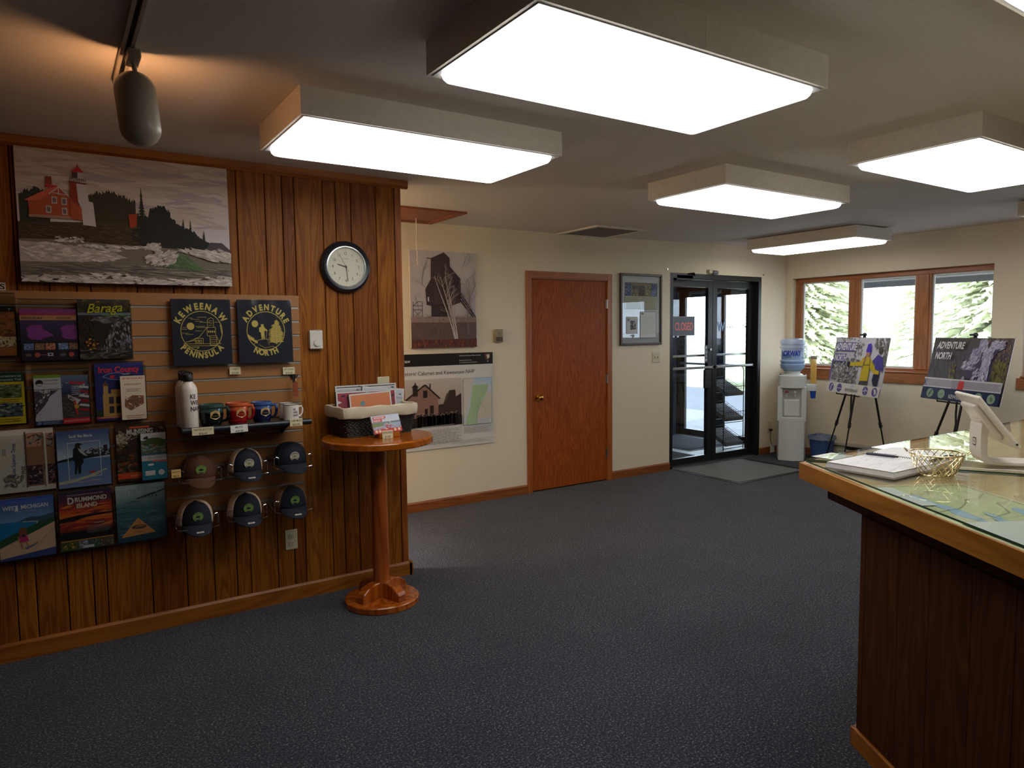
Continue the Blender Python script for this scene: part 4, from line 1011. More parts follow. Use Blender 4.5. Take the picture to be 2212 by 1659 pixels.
# the bottle is lifted off: its own thing
bt = thing('water_bottle', 'large blue water jug upside down on the water cooler', 'water bottle', (7.165, 4.97, 1.031), FA)
m, nt, b = newmat('blue_polycarbonate')
b.inputs['Base Color'].default_value = (*s2l((176, 204, 236)), 1); b.inputs['Roughness'].default_value = .12; b.inputs['Transmission Weight'].default_value = .0
b.inputs['Alpha'].default_value = .45; M_JUG = m
prof = [(.03, -.02), (.035, .0), (.10, .012), (.132, .04), (.139, .07), (.139, .085), (.130, .092), (.130, .102), (.139, .110), (.139, .128), (.128, .138), (.126, .25), (.128, .262), (.139, .272), (.139, .292), (.129, .300), (.129, .308), (.138, .318), (.137, .345), (.12, .372), (.09, .384), (0, .386)]
MB().lathe(prof, 44, cap=False).build('jug', M_JUG, bt)
MB().lathe([(.02, -.018), (.095, .018), (.125, .045), (.132, .075), (.131, .086), (.122, .095), (.122, .102), (.131, .11), (.131, .125), (.121, .138), (.119, .2), (0, .2)], 36, cap=False).build('water', plain('water_blue', (150, 182, 222), .05, var=.02), bt)
hd = MB().tube([(.128, -.02, .29), (.150, -.025, .30), (.150, -.025, .18), (.128, -.02, .15)], .010).build('handle', M_JUG, bt)
# wrapped lettering
def wrap_text(txt, R, zc, size, col_, parent, a0, name='lettering', sx=1.0, m=PRINT_S, bold=.03, z=0.0):
    A = Art(2, 2, 2000, 2000, (0, 0, 0)); A.V = []; A.F = []; A.C = []; A.text(txt, 1000, 1000, size, col_, 'c', sx, bold=bold)
    V = []
    for x, y, zz in A.V:
        zz -= 1.0; an = a0 + x / R; V.append((R * math.cos(an), R * math.sin(an), zc + zz))
    A.V = V; return A.build(name, m, parent)
wrap_text('NORWAY', .1285, .185, 84, (24, 62, 170), bt, -PI / 2 - .18, sx=.62, bold=.05)
b2_ = MB()
for i in range(10): a1 = -PI / 2 - .18 - .42 + i * .045; b2_.add([(.1287 * math.cos(q), .1287 * math.sin(q), z_) for q, z_ in ((a1, .168), (a1 + .045, .168), (a1 + .045, .173), (a1, .173))], [(0, 1, 2, 3)])
b2_.build('underline', plain('ink_navy', (24, 40, 90), .4), bt)
# cup dispenser at the side
M_YEL = bpy.data.materials.new('amber_tube'); M_YEL.use_nodes = True
bb = M_YEL.node_tree.nodes['Principled BSDF']; bb.inputs['Base Color'].default_value = (*s2l((232, 186, 88)), 1); bb.inputs['Roughness'].default_value = .25; bb.inputs['Alpha'].default_value = .72
MB().box(.148, .235, -.045, .03, .80, .875).build('dispenser_bracket', M_WC, wc, bevel=.006)
cd = MB().lathe([(.040, .80), (.040, .875), (.0372, .885)], 26, Matrix.Translation((.225, -.01, 0)), cap=False).build('dispenser_ring', M_WC, wc)
MB().lathe([(.033, .875), (.033, 1.17)], 26, Matrix.Translation((.225, -.01, 0)), cap=False).build('cup_tube', M_YEL, cd)
MB().lathe([(.034, 1.165), (.036, 1.17), (.036, 1.20), (.0, 1.204)], 26, Matrix.Translation((.225, -.01, 0)), cap=False).build('tube_cap', plain('tan_cap', (150, 138, 116), .5), cd)
cp = MB().lathe([(.024, .715), (.026, .72), (.0335, .80), (.0335, .83)], 26, Matrix.Translation((.225, -.01, 0)), cap=True).build('cup_end', plain('blue_cup', (32, 88, 196), .4), cd)
MB().lathe([(.028, .83), (.0285, 1.03), (0, 1.035)], 20, Matrix.Translation((.225, -.01, 0)), cap=False).build('paper_cups', plain('cup_stack_tan', (190, 160, 100), .6), cd)
pc_ = thing('power_cord', 'black power cord with white tag running to the water cooler', 'power cord', (7.283, 5.358, .296))
MB().box(-.016, .016, -.04, -.006, -.015, .013).build('plug', M_BLACK, pc_, bevel=.004)
MB().tube([(0, -.038, 0), (-.05, -.06, -.02), (-.075, -.07, -.09), (-.07, -.09, -.17), (-.03, -.12, -.21), (.03, -.16, -.25), (.05, -.19, -.275), (.04, -.21, -.283), (-.02, -.2, -.283)], .004, 8).tube([(.05, -.21, -.23), (.06, -.16, -.18), (.03, -.13, -.21), (.0, -.16, -.27)], .004, 8).build('cord', M_BLACK, pc_)
MB().box(-.108, -.03, -.10, -.098, -.26, -.17, M=None).build('paper_tag', M_PAPER, pc_)
# waste bin
wbn = thing('waste_bin', 'small blue waste bin with a clear liner beside the water cooler', 'waste bin', (7.40, 4.73, .010))
M_BIN = plain('blue_bin_plastic', (56, 84, 138), .4, var=.03)
def rr(w, d, r, z):
    pts = []
    for cx, cy, s0 in ((w - r, d - r, 0), (-w + r, d - r, 1), (-w + r, -d + r, 2), (w - r, -d + r, 3)):
        for q_ in range(5): an = s0 * PI / 2 + q_ * PI / 8; pts.append((cx + r * math.cos(an), cy + r * math.sin(an), z))
    return pts
def loft(rows, cap0=True, cap1=False):
    n = len(rows[0]); vs = [p for r_ in rows for p in r_]; fs = []
    for j in range(len(rows) - 1):
        for q_ in range(n): fs.append((j * n + q_, j * n + (q_ + 1) % n, (j + 1) * n + (q_ + 1) % n, (j + 1) * n + q_))
    if cap0: fs.append(tuple(range(n - 1, -1, -1)))
    if cap1: fs.append(tuple((len(rows) - 1) * n + q_ for q_ in range(n)))
    return MB().add(vs, fs, True)
loft([rr(.075, .095, .03, 0), rr(.095, .12, .035, .265), rr(.101, .126, .036, .267), rr(.101, .126, .036, .275), rr(.093, .118, .034, .275), rr(.072, .092, .03, .01)], True, True).build('bin', M_BIN, wbn)
lnr = []
lr = random.Random(5)
for k, (w_, d_, z_) in enumerate(((.104, .129, .235), (.104, .130, .262), (.103, .128, .281), (.095, .12, .283), (.085, .11, .22))):
    row = rr(w_, d_, .036, z_); lnr.append([(x * (1 + lr.uniform(-.02, .03)), y * (1 + lr.uniform(-.02, .03)), z + lr.uniform(-.006, .006)) for x, y, z in row])
loft(lnr, False, False).build('liner', plain('grey_liner_film', (120, 132, 152), .3, var=.05), wbn)
# baseboard heater
hb = thing('baseboard_heater', 'long cream baseboard heater along the window wall', 'heater', (7.60, 2.6, 0))
M_HT = plain('heater_enamel', (184, 178, 158), .45, var=.02)
MB().add([(x, y, z) for y in (-2.08, 2.08) for x, z in ((0, .015), (-.075, .015), (-.085, .03), (-.085, .135), (-.078, .14), (-.06, .14), (-.03, .19), (0, .205))], [tuple(range(8)), tuple(range(15, 7, -1))] + [(i, 8 + i, 8 + (i + 1) % 8, (i + 1) % 8) for i in range(8)]).build('case', M_HT, hb)
MB().box(-.088, -.03, -2.0, 1.90, .142, .178).build('air_slot', M_BLACK, hb)
MB().box(-.092, -.0, -2.08, 2.08, .180, .206).build('top_lip', M_HT, hb, bevel=.004)

# ------------------------------------------------------------------ wire newspaper rack behind the glass
rk = thing('newspaper_rack', 'black wire rack behind the right entrance glass', 'rack', (7.20, 5.98, -.004))
g = MB(); hw = .19; 
for x in (-hw, hw):
    g.tube([(x, .16, 0), (x, .16, 1.02), (x, .15, 1.05), (x, .12, 1.06), (x, -.10, 1.06), (x, -.14, 1.04), (x, -.15, 1.0), (x, -.15, 0)], .006, 8)
for z in (.02, .35, .70): g.tube([(-hw, -.15, z), (hw, -.15, z)], .005, 6).tube([(-hw, .16, z), (hw, .16, z)], .005, 6)
g.build('frame', M_BLKM, rk)
zs_ = (.10, .42, .74)
for z in zs_:
    g = MB(); p0_ = Vector((0, -.19, z)); p1_ = Vector((0, .15, z + .17))
    for i in range(9): x = -hw + i * hw / 4; g.tube([(x, p0_.y, p0_.z + .07), (x, p0_.y, p0_.z), (x, p1_.y, p1_.z)], .0025, 5)
    for j in range(6): t = j / 5; p = p0_.lerp(p1_, t); g.tube([(-hw, p.y, p.z), (hw, p.y, p.z)], .0025, 5)
    g.tube([(-hw, -.19, z + .07), (hw, -.19, z + .07)], .004, 6); g.build('wire_shelf', M_BLKM, rk)
for k, (z, lb) in enumerate(zip(zs_, ('lowest', 'middle', 'top'))):
    n_ = thing('newspaper_bundle', 'folded newspaper bundle on the %s shelf of the wire rack' % lb, 'newspapers', (7.20, 5.98, z + .006), group='newspaper bundles in the wire rack')
    n_.rotation_euler = (math.radians(26.5), 0, 0)
    for i in range(4): MB().box(-.165 + i * .004, .165 - i * .003, -.17, .15 + i * .008, .016 + i * .012, .026 + i * .012).build('newspaper', plain('newsprint_grey', (108, 106, 108), .8), n_, bevel=.004)

# ------------------------------------------------------------------ easels with boards
def board1():
    a = Art(.914, .61, 915, 610, (206, 204, 210), t=.006, side=(230, 228, 222), seed=11)
    a.grad(0, 0, 915, 500, [(0, (196, 194, 204)), (.6, (216, 214, 220)), (1, (190, 190, 198))])
    DG = [(112, 110, 108), (128, 126, 122), (96, 96, 98), (150, 148, 144)]
    def blob(x0, y0, x1, y1, n=240): a.dabs(x0, y0, x1, y1, n, 46, 26, DG, spread=3)
    blob(90, 0, 420, 50, 24); blob(0, 60, 70, 300, 40); blob(20, 250, 280, 480, 150); blob(240, 230, 480, 500, 160); blob(180, 380, 480, 500, 120); blob(700, 0, 915, 120, 60); blob(380, 60, 520, 200, 26); blob(840, 80, 915, 300, 30)
    a.dabs(100, 20, 500, 480, 160, 40, 16, [(206, 206, 212), (190, 188, 196)], spread=3)
    a.poly([(0, 250), (40, 240), (20, 480), (0, 500)], (120, 100, 160))
    a.rect(40, 55, 400, 150, (92, 80, 150)).rect(40, 180, 260, 270, (92, 80, 150))
    a.text('ADVENTURE', 220, 138, 104, (228, 228, 226), 'c', .62, bold=.03, slant=.1).text('NORTH', 150, 260, 100, (228, 228, 226), 'c', .62, bold=.03, slant=.1)
    # people on snowshoes
    a.poly([(790, 170), (830, 190), (870, 200), (900, 330), (880, 350), (850, 300), (860, 380), (770, 380), (770, 260), (690, 290), (680, 270), (760, 200)], (84, 78, 160)).ell(815, 130, 30, 36, (90, 80, 74)).poly([(770, 370), (860, 370), (850, 500), (800, 500), (760, 440)], (48, 48, 70)).line([(850, 330), (815, 500)], 6, (90, 84, 80))
    a.poly([(560, 210), (640, 200), (700, 230), (790, 330), (850, 340), (850, 375), (780, 375), (690, 320), (690, 470), (560, 480), (560, 300), (350, 310), (345, 270), (520, 255)], (206, 182, 48))
    a.poly([(560, 460), (700, 450), (690, 500), (555, 500)], (74, 72, 78)).ell(625, 165, 32, 40, (186, 140, 116)).poly([(585, 150), (600, 70), (650, 60), (668, 140), (660, 160)], (74, 56, 190)).poly([(590, 190), (610, 190), (590, 300), (575, 300)], (120, 90, 70)).line([(590, 205), (575, 330)], 10, (90, 80, 70)).line([(675, 210), (690, 330)], 10, (90, 80, 70)).line([(590, 290), (685, 285)], 7, (60, 60, 60)).ell(325, 290, 26, 30, (44, 46, 48)).ell(600, 240, 14, 26, (176, 140, 100)).ell(560, 20, 0.1, .1, (0, 0, 0))
    a.rect(0, 500, 915, 610, (222, 218, 208))
    P = (96, 82, 156)
    for x in (85, 235, 690, 840): a.ell(x, 556, 44, 46, P)
    a.line([(78, 590), (80, 545), (92, 530)], 12, (222, 218, 208)).ell(100, 528, 8, 9, (222, 218, 208)).line([(195, 560), (275, 560)], 6, (222, 218, 208)).line([(655, 565), (700, 545), (728, 560)], 10, (222, 218, 208)).line([(690, 520), (690, 596)], 6, (222, 218, 208)).poly([(820, 520), (860, 535), (870, 570), (845, 590), (835, 560)], (222, 218, 208))
    a.text('KEWEENAW', 460, 585, 46, (74, 72, 88), 'c', .86, bold=.01).ell(462, 525, 22, 14, (176, 196, 226)).dabs(448, 515, 476, 535, 10, 12, 3, [(140, 170, 210)])
    return a
def board2():
    a = Art(.914, .61, 915, 610, (86, 78, 92), t=.006, side=(226, 224, 220), seed=12)
    a.grad(0, 0, 915, 420, [(0, (84, 76, 74)), (.5, (88, 82, 100)), (1, (80, 78, 84))])
    a.dabs(0, 0, 420, 400, 200, 70, 20, [(74, 68, 64), (90, 80, 84), (84, 86, 70), (70, 64, 76)], ang=1.5, spread=.4)
    a.dabs(640, 0, 915, 420, 320, 44, 16, [(110, 90, 84), (136, 112, 104), (90, 76, 70), (150, 122, 110)], ang=.8, spread=1.2)
    a.dabs(700, 200, 915, 420, 130, 60, 22, [(104, 104, 60), (124, 118, 60), (90, 90, 56)], ang=1.4, spread=.5); a.dabs(280, 250, 340, 400, 30, 50, 12, [(134, 118, 60), (110, 100, 60)], ang=1.5, spread=.2)
    a.poly([(420, 380), (540, 190), (560, 30), (640, 20), (660, 90), (800, 30), (830, 60), (740, 180), (760, 400)], (76, 68, 92))
    WF = [(206, 202, 224), (176, 172, 206), (150, 146, 190), (226, 224, 236)]
    a.dabs(560, 20, 650, 120, 110, 60, 7, WF, ang=1.9, spread=.5); a.dabs(500, 110, 600, 240, 110, 70, 7, WF, ang=2.1, spread=.4); a.dabs(430, 220, 540, 300, 80, 60, 7, WF, ang=2.6, spread=.5)
    a.dabs(700, 30, 830, 100, 110, 60, 7, WF, ang=2.6, spread=.4); a.dabs(630, 90, 740, 190, 110, 60, 8, WF, ang=2.2, spread=.5); a.dabs(640, 160, 730, 400, 190, 70, 8, WF, ang=1.6, spread=.3); a.dabs(560, 280, 660, 420, 70, 50, 7, WF, ang=2.2, spread=.6)
    a.text('ADVENTURE', 70, 108, 92, (222, 222, 222), 'l', .62, bold=.03, slant=.1).text('NORTH', 70, 212, 92, (222, 222, 222), 'l', .62, bold=.03, slant=.1).text('in the', 120, 125, 18, (200, 200, 200))
    a.rect(0, 405, 915, 500, (78, 74, 96)); a.k += 1
    for i in range(-2, 62):
        if 23 < i < 28: continue
        x = i * 15.5
        for sg in (1, -1):
            x0_, x1_ = (x, x + 62) if sg > 0 else (x + 62, x)
            if x < 0: continue
            a.line([(min(x0_, 915), 412), (min(x1_, 915), 488)], 4.2, (206, 202, 212), lift=False)
    a.rect(0, 400, 915, 414, (216, 212, 220)).rect(0, 484, 915, 494, (216, 212, 220))
    a.rect(355, 412, 450, 494, (88, 84, 108)); a.k += 1
    for i in range(8): a.rect(358 + i * 11, 412, 363 + i * 11, 494, (206, 202, 212)); a.k -= 1
    a.k += 1; a.poly([(428, 500), (432, 430), (450, 410), (490, 412), (500, 440), (500, 500)], (206, 60, 66)).ell(470, 392, 16, 24, (206, 204, 206)).ell(470, 384, 15, 18, (150, 150, 160))
    a.rect(0, 495, 915, 610, (38, 48, 80)); 
    GR = (142, 168, 142)
    for x in (110, 255, 690, 830): a.ell(x, 552, 43, 44, GR)
    a.line([(98, 580), (108, 545), (122, 530)], 12, (54, 70, 84)).line([(92, 560), (128, 552)], 7, (54, 70, 84)).ell(124, 524, 8, 8, (54, 70, 84)).line([(225, 560), (285, 545)], 4, (90, 116, 100)).line([(660, 552), (720, 552)], 4, (90, 116, 100)).poly([(815, 530), (845, 540), (850, 575), (825, 570)], (90, 116, 100))
    a.text('KEWEENAW', 470, 586, 52, (214, 214, 214), 'c', .8, bold=.02).ell(470, 528, 20, 12, (140, 160, 180))
    return a
def easel(x, y, yw, lean, zb, art, bl, el, blabel):
    nb = Vector((math.cos(yw), -math.sin(yw), 0)); e = Vector((-math.sin(yw), -math.cos(yw), 0)); upv = Vector((0, 0, math.cos(lean))) + nb * math.sin(lean)
    c = Vector((x, y, zb))
    E_ = thing('easel', el, 'easel', (x, y, 0), group='black tripod display easels')
    base = Vector((x, y, 0))
    apex = c + upv * .64 + nb * .02 - base
    g = MB()
    def P(v): return v
    k0 = c - base + nb * .012
    fl = c - base - e * .30 - upv * (zb / math.cos(lean)) + nb * .012; fl.z = .0
    fr_ = c - base + e * .055 - upv * (zb / math.cos(lean)) + nb * .012; fr_.z = .0
    fr_ = apex + (fr_ - apex)
    rear = Vector((nb.x * .36, nb.y * .36, 0)) + e * .12; rear = Vector((rear.x, rear.y, 0))
    for i, ft in enumerate((fl, fr_, rear)):
        m_ = apex.lerp(ft, .66); 
        leg = MB().cyl(apex, m_, .011, .011, 12).cyl(m_, ft, .0075, .0075, 12).build('leg', M_BLKM, E_)
        d_ = (ft - apex).normalized(); MB().cyl(m_ - d_ * .03, m_ + d_ * .03, .017, .014, 12).cyl(m_ + Vector((0, 0, 0)), m_ + e * .035, .005, .005, 8).build('clamp', M_BLACK, leg)
        MB().cyl(ft, ft + Vector((0, 0, .02)), .012, .009, 12).build('rubber_foot', M_RUB, leg)
    MB().ball(apex, .022, .022, .02, 16, 10).build('hub', M_BLACK, E_)
    q0 = k0 - Vector((0, 0, .012)) - nb * .02
    MB().cyl(q0 - e * .25, q0 + e * .14, .007, .007, 8).build('tray_bar', M_BLACK, E_)
    for s_ in (-.22, .10): MB().cyl(q0 + e * s_ + nb * .02, q0 + e * s_ - nb * .03, .005, .005, 8).cyl(q0 + e * s_ - nb * .03, q0 + e * s_ - nb * .03 + Vector((0, 0, .02)), .005, .005, 8).build('tray_hook', M_BLACK, E_)
    MB().box(-.03, .03, -.02, .02, -.005, .012, M=basis(apex - nb * .02 + Vector((0, 0, -.004)), e, nb, (0, 0, 1))).build('top_clip', M_BLACK, E_, bevel=.003)
    s0 = k0 - e * .055 + nb * .02
    MB().tube([s0, s0 + Vector((.01, .01, -.12)), s0 + Vector((-.005, .0, -.22)), s0 + Vector((.0, .02, -.32))], .009, 6).build('hanging_strap', M_BLACK, E_)
    o = art.build('poster_board', PRINT_S); o.matrix_world = basis(c - nb * .002, e, nb * math.cos(lean) - Vector((0, 0, math.sin(lean))), upv); tag(o, bl, 'poster board')
    return E_
easel(7.062, 4.181, .462, .172, .823, board1(), 'winter poster board with a hiker in a yellow jacket, standing on an easel', 'black tripod easel holding the winter hiker board', '')
easel(7.028, 3.12, .428, .213, .825, board2(), 'dark waterfall poster board with white lattice fence, standing on an easel', 'black tripod easel holding the waterfall board', '')

# ------------------------------------------------------------------ trees outside
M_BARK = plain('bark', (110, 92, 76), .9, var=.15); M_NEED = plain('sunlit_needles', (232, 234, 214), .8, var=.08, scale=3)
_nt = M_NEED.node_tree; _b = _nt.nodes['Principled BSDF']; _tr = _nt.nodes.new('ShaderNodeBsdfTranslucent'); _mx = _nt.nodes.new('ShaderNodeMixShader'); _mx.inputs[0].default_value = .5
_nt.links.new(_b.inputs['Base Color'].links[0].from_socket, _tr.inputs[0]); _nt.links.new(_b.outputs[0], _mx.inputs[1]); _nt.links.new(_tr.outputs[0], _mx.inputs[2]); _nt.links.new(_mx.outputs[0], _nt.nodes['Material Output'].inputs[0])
def conifer_mesh(h, r, seed):
    R_ = random.Random(seed); g = MB(); n = 100
    for i in range(n):
        z = .9 + (h - .9) * (i / n); rr_ = r * (1 - i / n) ** .8 + .12; m_ = max(5, int(28 * (1 - i / n)) + 6)
        for k in range(m_):
            a = 2 * PI * (k + R_.random()) / m_; L = rr_ * R_.uniform(.7, 1.15); dz = -L * R_.uniform(.15, .35)
            d = Vector((math.cos(a), math.sin(a), 0)); s_ = Vector((-d.y, d.x, 0)); p0 = Vector((0, 0, z))
            for q in range(9):
                t = .15 + .095 * q; c = p0 + d * L * t + Vector((0, 0, dz * t)); w_ = L * .055 * (1.2 - t) + .022
                g.add([c - s_ * w_ + Vector((0, 0, R_.uniform(-.06, .05))), c + d * L * .085 + Vector((0, 0, dz * .1 + R_.uniform(-.03, .04))), c + s_ * w_ + Vector((0, 0, R_.uniform(-.06, .05))), c - d * L * .05 + Vector((0, 0, .06))], [(0, 1, 3), (1, 2, 3)])
    return g
def tree(x, y, h, r, seed, label):
    t = thing('conifer_tree', label, 'tree', (x, y, -.13), group='sunlit conifers seen through the windows')
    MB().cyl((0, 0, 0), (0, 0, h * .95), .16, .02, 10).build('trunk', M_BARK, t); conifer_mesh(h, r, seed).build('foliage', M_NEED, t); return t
T1 = tree(18.0, 12.2, 8.5, 2.2, 1, 'conifer tree seen through the left pane of the triple window')
T2 = tree(18.2, 7.2, 10.0, 2.2, 2, 'conifer tree seen through the right pane of the triple window')
SP = [(23.2, 10.4, 1.1, 'conifer farther back, seen between the two nearest trees outside'), (24.8, 16.8, 1.0, 'conifer far left outside behind the leftmost pane'), (30.0, 14.0, 1.15, 'tall conifer far behind the left and middle panes'),
      (24.8, 4.0, 1.0, 'conifer outside near the right edge of the triple window'), (30.6, 7.6, 1.15, 'tall conifer far behind the right pane')]
for i, (x, y, sc_, l) in enumerate(SP):
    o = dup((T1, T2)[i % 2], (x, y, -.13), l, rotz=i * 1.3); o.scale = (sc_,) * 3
# ------------------------------------------------------------------ plank wall: big canvas and clock
a = Art(.918, .617, 1900, 1250, (170, 160, 160), t=.03, side=(120, 100, 90), seed=21)
# canvas units follow the photographed picture (x 0..1900, y 0..1250)
a.grad(0, 0, 1900, 850, [(0, (196, 176, 160)), (.35, (208, 190, 176)), (.7, (206, 194, 190)), (1, (210, 202, 204))])
a.dabs(0, 20, 1900, 640, 160, 520, 60, [(190, 172, 164), (214, 198, 188), (180, 166, 172), (204, 186, 172)], ang=.06, spread=.12)
TR = [(44, 44, 30), (34, 34, 26), (56, 54, 34)]
a.jag(20, 260, lambda x: 360 + abs(x - 150) * .55, 760, (52, 52, 40), 24, 22)
def hill(x):
    pts = [(0, 700), (60, 660), (600, 640), (640, 400), (760, 350), (900, 380), (960, 520), (1050, 540), (1060, 560), (1180, 520), (1250, 430), (1330, 560), (1400, 620), (1520, 660), (1600, 740), (1700, 800), (1900, 850)]
    for (x0, y0), (x1, y1) in zip(pts, pts[1:]):
        if x <= x1: return y0 + (y1 - y0) * (x - x0) / (x1 - x0)
    return 850
a.jag(560, 1000, lambda x: 340 + abs(x - 760) * .35, 800, (60, 54, 36), 60, 26)
a.poly([(0, 690), (600, 660), (1000, 640), (1300, 620), (1500, 700), (1700, 800), (1760, 830), (1760, 870), (1300, 880), (900, 870), (500, 850), (0, 850)], (72, 58, 36))
a.jag(1120, 1320, lambda x: 440 + abs(x - 1220) * .6, 860, (38, 38, 30), 24, 26); a.jag(950, 1450, lambda x: hill(x) + 20, 870, (40, 38, 28), 60, 22); a.jag(1250, 1780, lambda x: hill(x) + 10, 880, (34, 34, 30), 60, 18)
a.conifer(1055, 290, 760, 62, (36, 38, 28), 16); a.conifer(1440, 570, 800, 40, (32, 34, 28), 8); a.conifer(1510, 580, 810, 36, (32, 34, 28), 8); a.conifer(1640, 680, 840, 30, (32, 34, 28), 6)
a.poly([(1700, 790), (1820, 790), (1900, 860), (1900, 890), (1640, 890)], (78, 70, 74))
a.dabs(20, 680, 1000, 850, 180, 90, 14, [(84, 66, 38), (60, 50, 32), (96, 74, 44)], spread=.4)
a.poly([(930, 560), (1010, 545), (1000, 670), (940, 690)], (170, 60, 36))
# house and tower
BRK = (176, 84, 48); RF = (214, 104, 78); WHT = (206, 196, 192)
a.poly([(90, 490), (95, 620), (430, 640), (430, 430), (330, 340), (230, 430)], BRK); a.poly([(60, 490), (320, 330), (345, 345), (300, 380), (200, 470), (120, 496)], RF); a.rect(240, 255, 290, 360, (140, 60, 42)).poly([(228, 360), (240, 330), (290, 330), (330, 340), (290, 360)], (190, 60, 56))
a.line([(345, 345), (440, 450)], 9, WHT).line([(345, 345), (260, 420)], 9, WHT).line([(340, 350), (340, 420)], 7, WHT).line([(290, 405), (400, 415)], 6, WHT)
for x, y in ((280, 440), (360, 445), (230, 530), (360, 540)): a.rect(x, y, x + 44, y + 66, (196, 186, 180)).rect(x + 8, y + 10, x + 36, y + 56, (120, 96, 96))
a.rect(90, 618, 430, 645, (166, 128, 104)); a.line([(96, 560), (430, 570)], 2, (130, 60, 40))
a.poly([(440, 290), (500, 290), (500, 640), (440, 520), (430, 420)], (150, 54, 34)).poly([(430, 450), (560, 560), (560, 650), (430, 640)], BRK)
a.poly([(490, 285), (570, 290), (590, 460), (625, 470), (640, 700), (530, 690), (525, 540), (500, 470)], WHT); a.poly([(430, 280), (590, 290), (570, 305), (440, 296)], (120, 60, 56)); a.line([(435, 275), (585, 288)], 5, (220, 210, 206)).line([(435, 250), (575, 262)], 4, (150, 130, 126))
for i in range(9): a.line([(440 + i * 16, 250), (440 + i * 16, 282)], 4, (70, 50, 56))
a.rect(462, 190, 552, 252, (196, 186, 186)).rect(462, 190, 505, 250, (80, 56, 62)); a.poly([(455, 196), (500, 140), (520, 140), (560, 192)], (196, 50, 58)).rect(504, 120, 514, 144, (120, 50, 50))
# surf
a.poly([(0, 850), (300, 840), (700, 860), (1100, 870), (1500, 880), (1900, 890), (1900, 1250), (0, 1250)], (122, 112, 100))
WV = [(206, 194, 184), (186, 174, 164), (220, 210, 204), (170, 160, 150)]
a.poly([(0, 870), (200, 880), (500, 900), (820, 960), (900, 990), (560, 1040), (0, 1070)], (190, 174, 160)); a.dabs(0, 880, 820, 1040, 190, 90, 26, WV, ang=.05, spread=.3)
a.dabs(300, 815, 520, 860, 40, 50, 20, WV, spread=.6); a.dabs(720, 870, 1200, 900, 60, 70, 16, WV, spread=.3); a.ell(1150, 860, 50, 34, (206, 194, 186)).dabs(1090, 830, 1210, 890, 40, 30, 16, WV, spread=1)
a.poly([(0, 1060), (600, 1050), (1000, 1000), (1150, 960), (1350, 900), (1450, 910), (1600, 980), (1900, 1080), (1900, 1180), (0, 1200)], (118, 110, 98)); a.dabs(0, 1060, 1900, 1200, 280, 200, 10, [(100, 96, 86), (136, 126, 112), (90, 86, 80), (150, 140, 128)], ang=.04, spread=.12)
a.poly([(1220, 1060), (1300, 960), (1390, 925), (1470, 960), (1560, 1030), (1620, 1090), (1400, 1090)], (90, 116, 74)); a.dabs(1250, 950, 1560, 1080, 90, 110, 12, [(80, 104, 70), (110, 134, 90), (72, 92, 66)], ang=.5, spread=.4, inside=lambda x, y: abs(x - 1400) < (y - 920) * 1.3)
a.dabs(1080, 900, 1360, 1050, 150, 70, 24, WV, ang=-.5, spread=.4, inside=lambda x, y: y > 1190 - (x - 960) * .72 - 140 and y < 1290 - (x - 960) * .72)
a.dabs(1400, 880, 1900, 990, 200, 110, 22, WV, ang=.3, spread=.3, inside=lambda x, y: y < 900 + (x - 1400) * .28)
a.dabs(0, 1130, 1900, 1250, 330, 110, 26, WV, ang=.02, spread=.35, inside=lambda x, y: y > 1180 + 30 * math.sin(x * .006)); 
a.dabs(0, 1190, 1900, 1250, 160, 120, 28, WV, spread=.3)
wallart(a, 'canvas_picture', .353, 1.786, 3.955, PRINT_M, 'large canvas photo of a red brick lighthouse above stormy surf', 'picture')
ss = Art(.12, .036, 300, 90, (206, 200, 184), t=.004); ss.text('MAPS', 292, 74, 84, (40, 36, 34), 'r', 1.35, bold=.02)
wallart(ss, 'name_plate', -.228, 1.746, 3.980, PRINT_M, 'small pale sign with black capital letters cut off by the left picture edge', 'sign')
ck = thing('wall_clock', 'round black wall clock with silver ring showing half past nine', 'clock', (1.452, 3.986, 1.918))
MC = Matrix.Rotation(PI / 2, 4, 'X')
MB().lathe([(0, 0), (.148, 0), (.151, .012), (.146, .030), (.132, .040), (.118, .036), (.116, .028)], 64, MC, cap=False).build('case', plain('clock_black', (26, 28, 34), .32), ck)
MB().lathe([(.119, .026), (.119, .037), (.113, .038), (.1105, .030), (.1105, .02)], 64, MC, cap=False).build('silver_ring', plain('satin_silver', (206, 208, 210), .25, .7), ck)
a = Art(.222, .222, 222, 222, (0, 0, 0), t=.001); a.V = []; a.F = []; a.C = []
a.ell(111, 111, 111, 111, (212, 210, 190), 56)
for i in range(60):
    an = i * PI / 30; r0 = 96 if i % 5 else 92; a.line([(111 + r0 * math.sin(an), 111 - r0 * math.cos(an)), (111 + 101 * math.sin(an), 111 - 101 * math.cos(an))], .9 if i % 5 else 1.8, (110, 110, 104)); a.k = 2
for i in range(1, 13):
    an = i * PI / 6; a.text(str(i), 111 + 78 * math.sin(an), 111 - 78 * math.cos(an) + 8, 24, (52, 52, 52), 'c', .82); a.k = 3
a.text('QUARTZ', 111, 68, 9, (130, 130, 124), 'c')
a.build('dial', PRINT_M, ck, Matrix.Translation((0, -.022, -.111)))
def hand(ang, L, wd, back, name, z):
    a_ = math.radians(ang); d = Vector((math.sin(a_), 0, math.cos(a_))); n_ = Vector((d.z, 0, -d.x))
    p = [-d * back - n_ * wd, d * L - n_ * wd * .8, d * L + n_ * wd * .8, -d * back + n_ * wd]
    vs = [v + Vector((0, z, 0)) for v in p] + [v + Vector((0, z - .001, 0)) for v in p]
    MB().add(vs, [(0, 1, 2, 3), (7, 6, 5, 4), (0, 4, 5, 1), (1, 5, 6, 2), (2, 6, 7, 3), (3, 7, 4, 0)]).build(name, M_BLACK, ck)
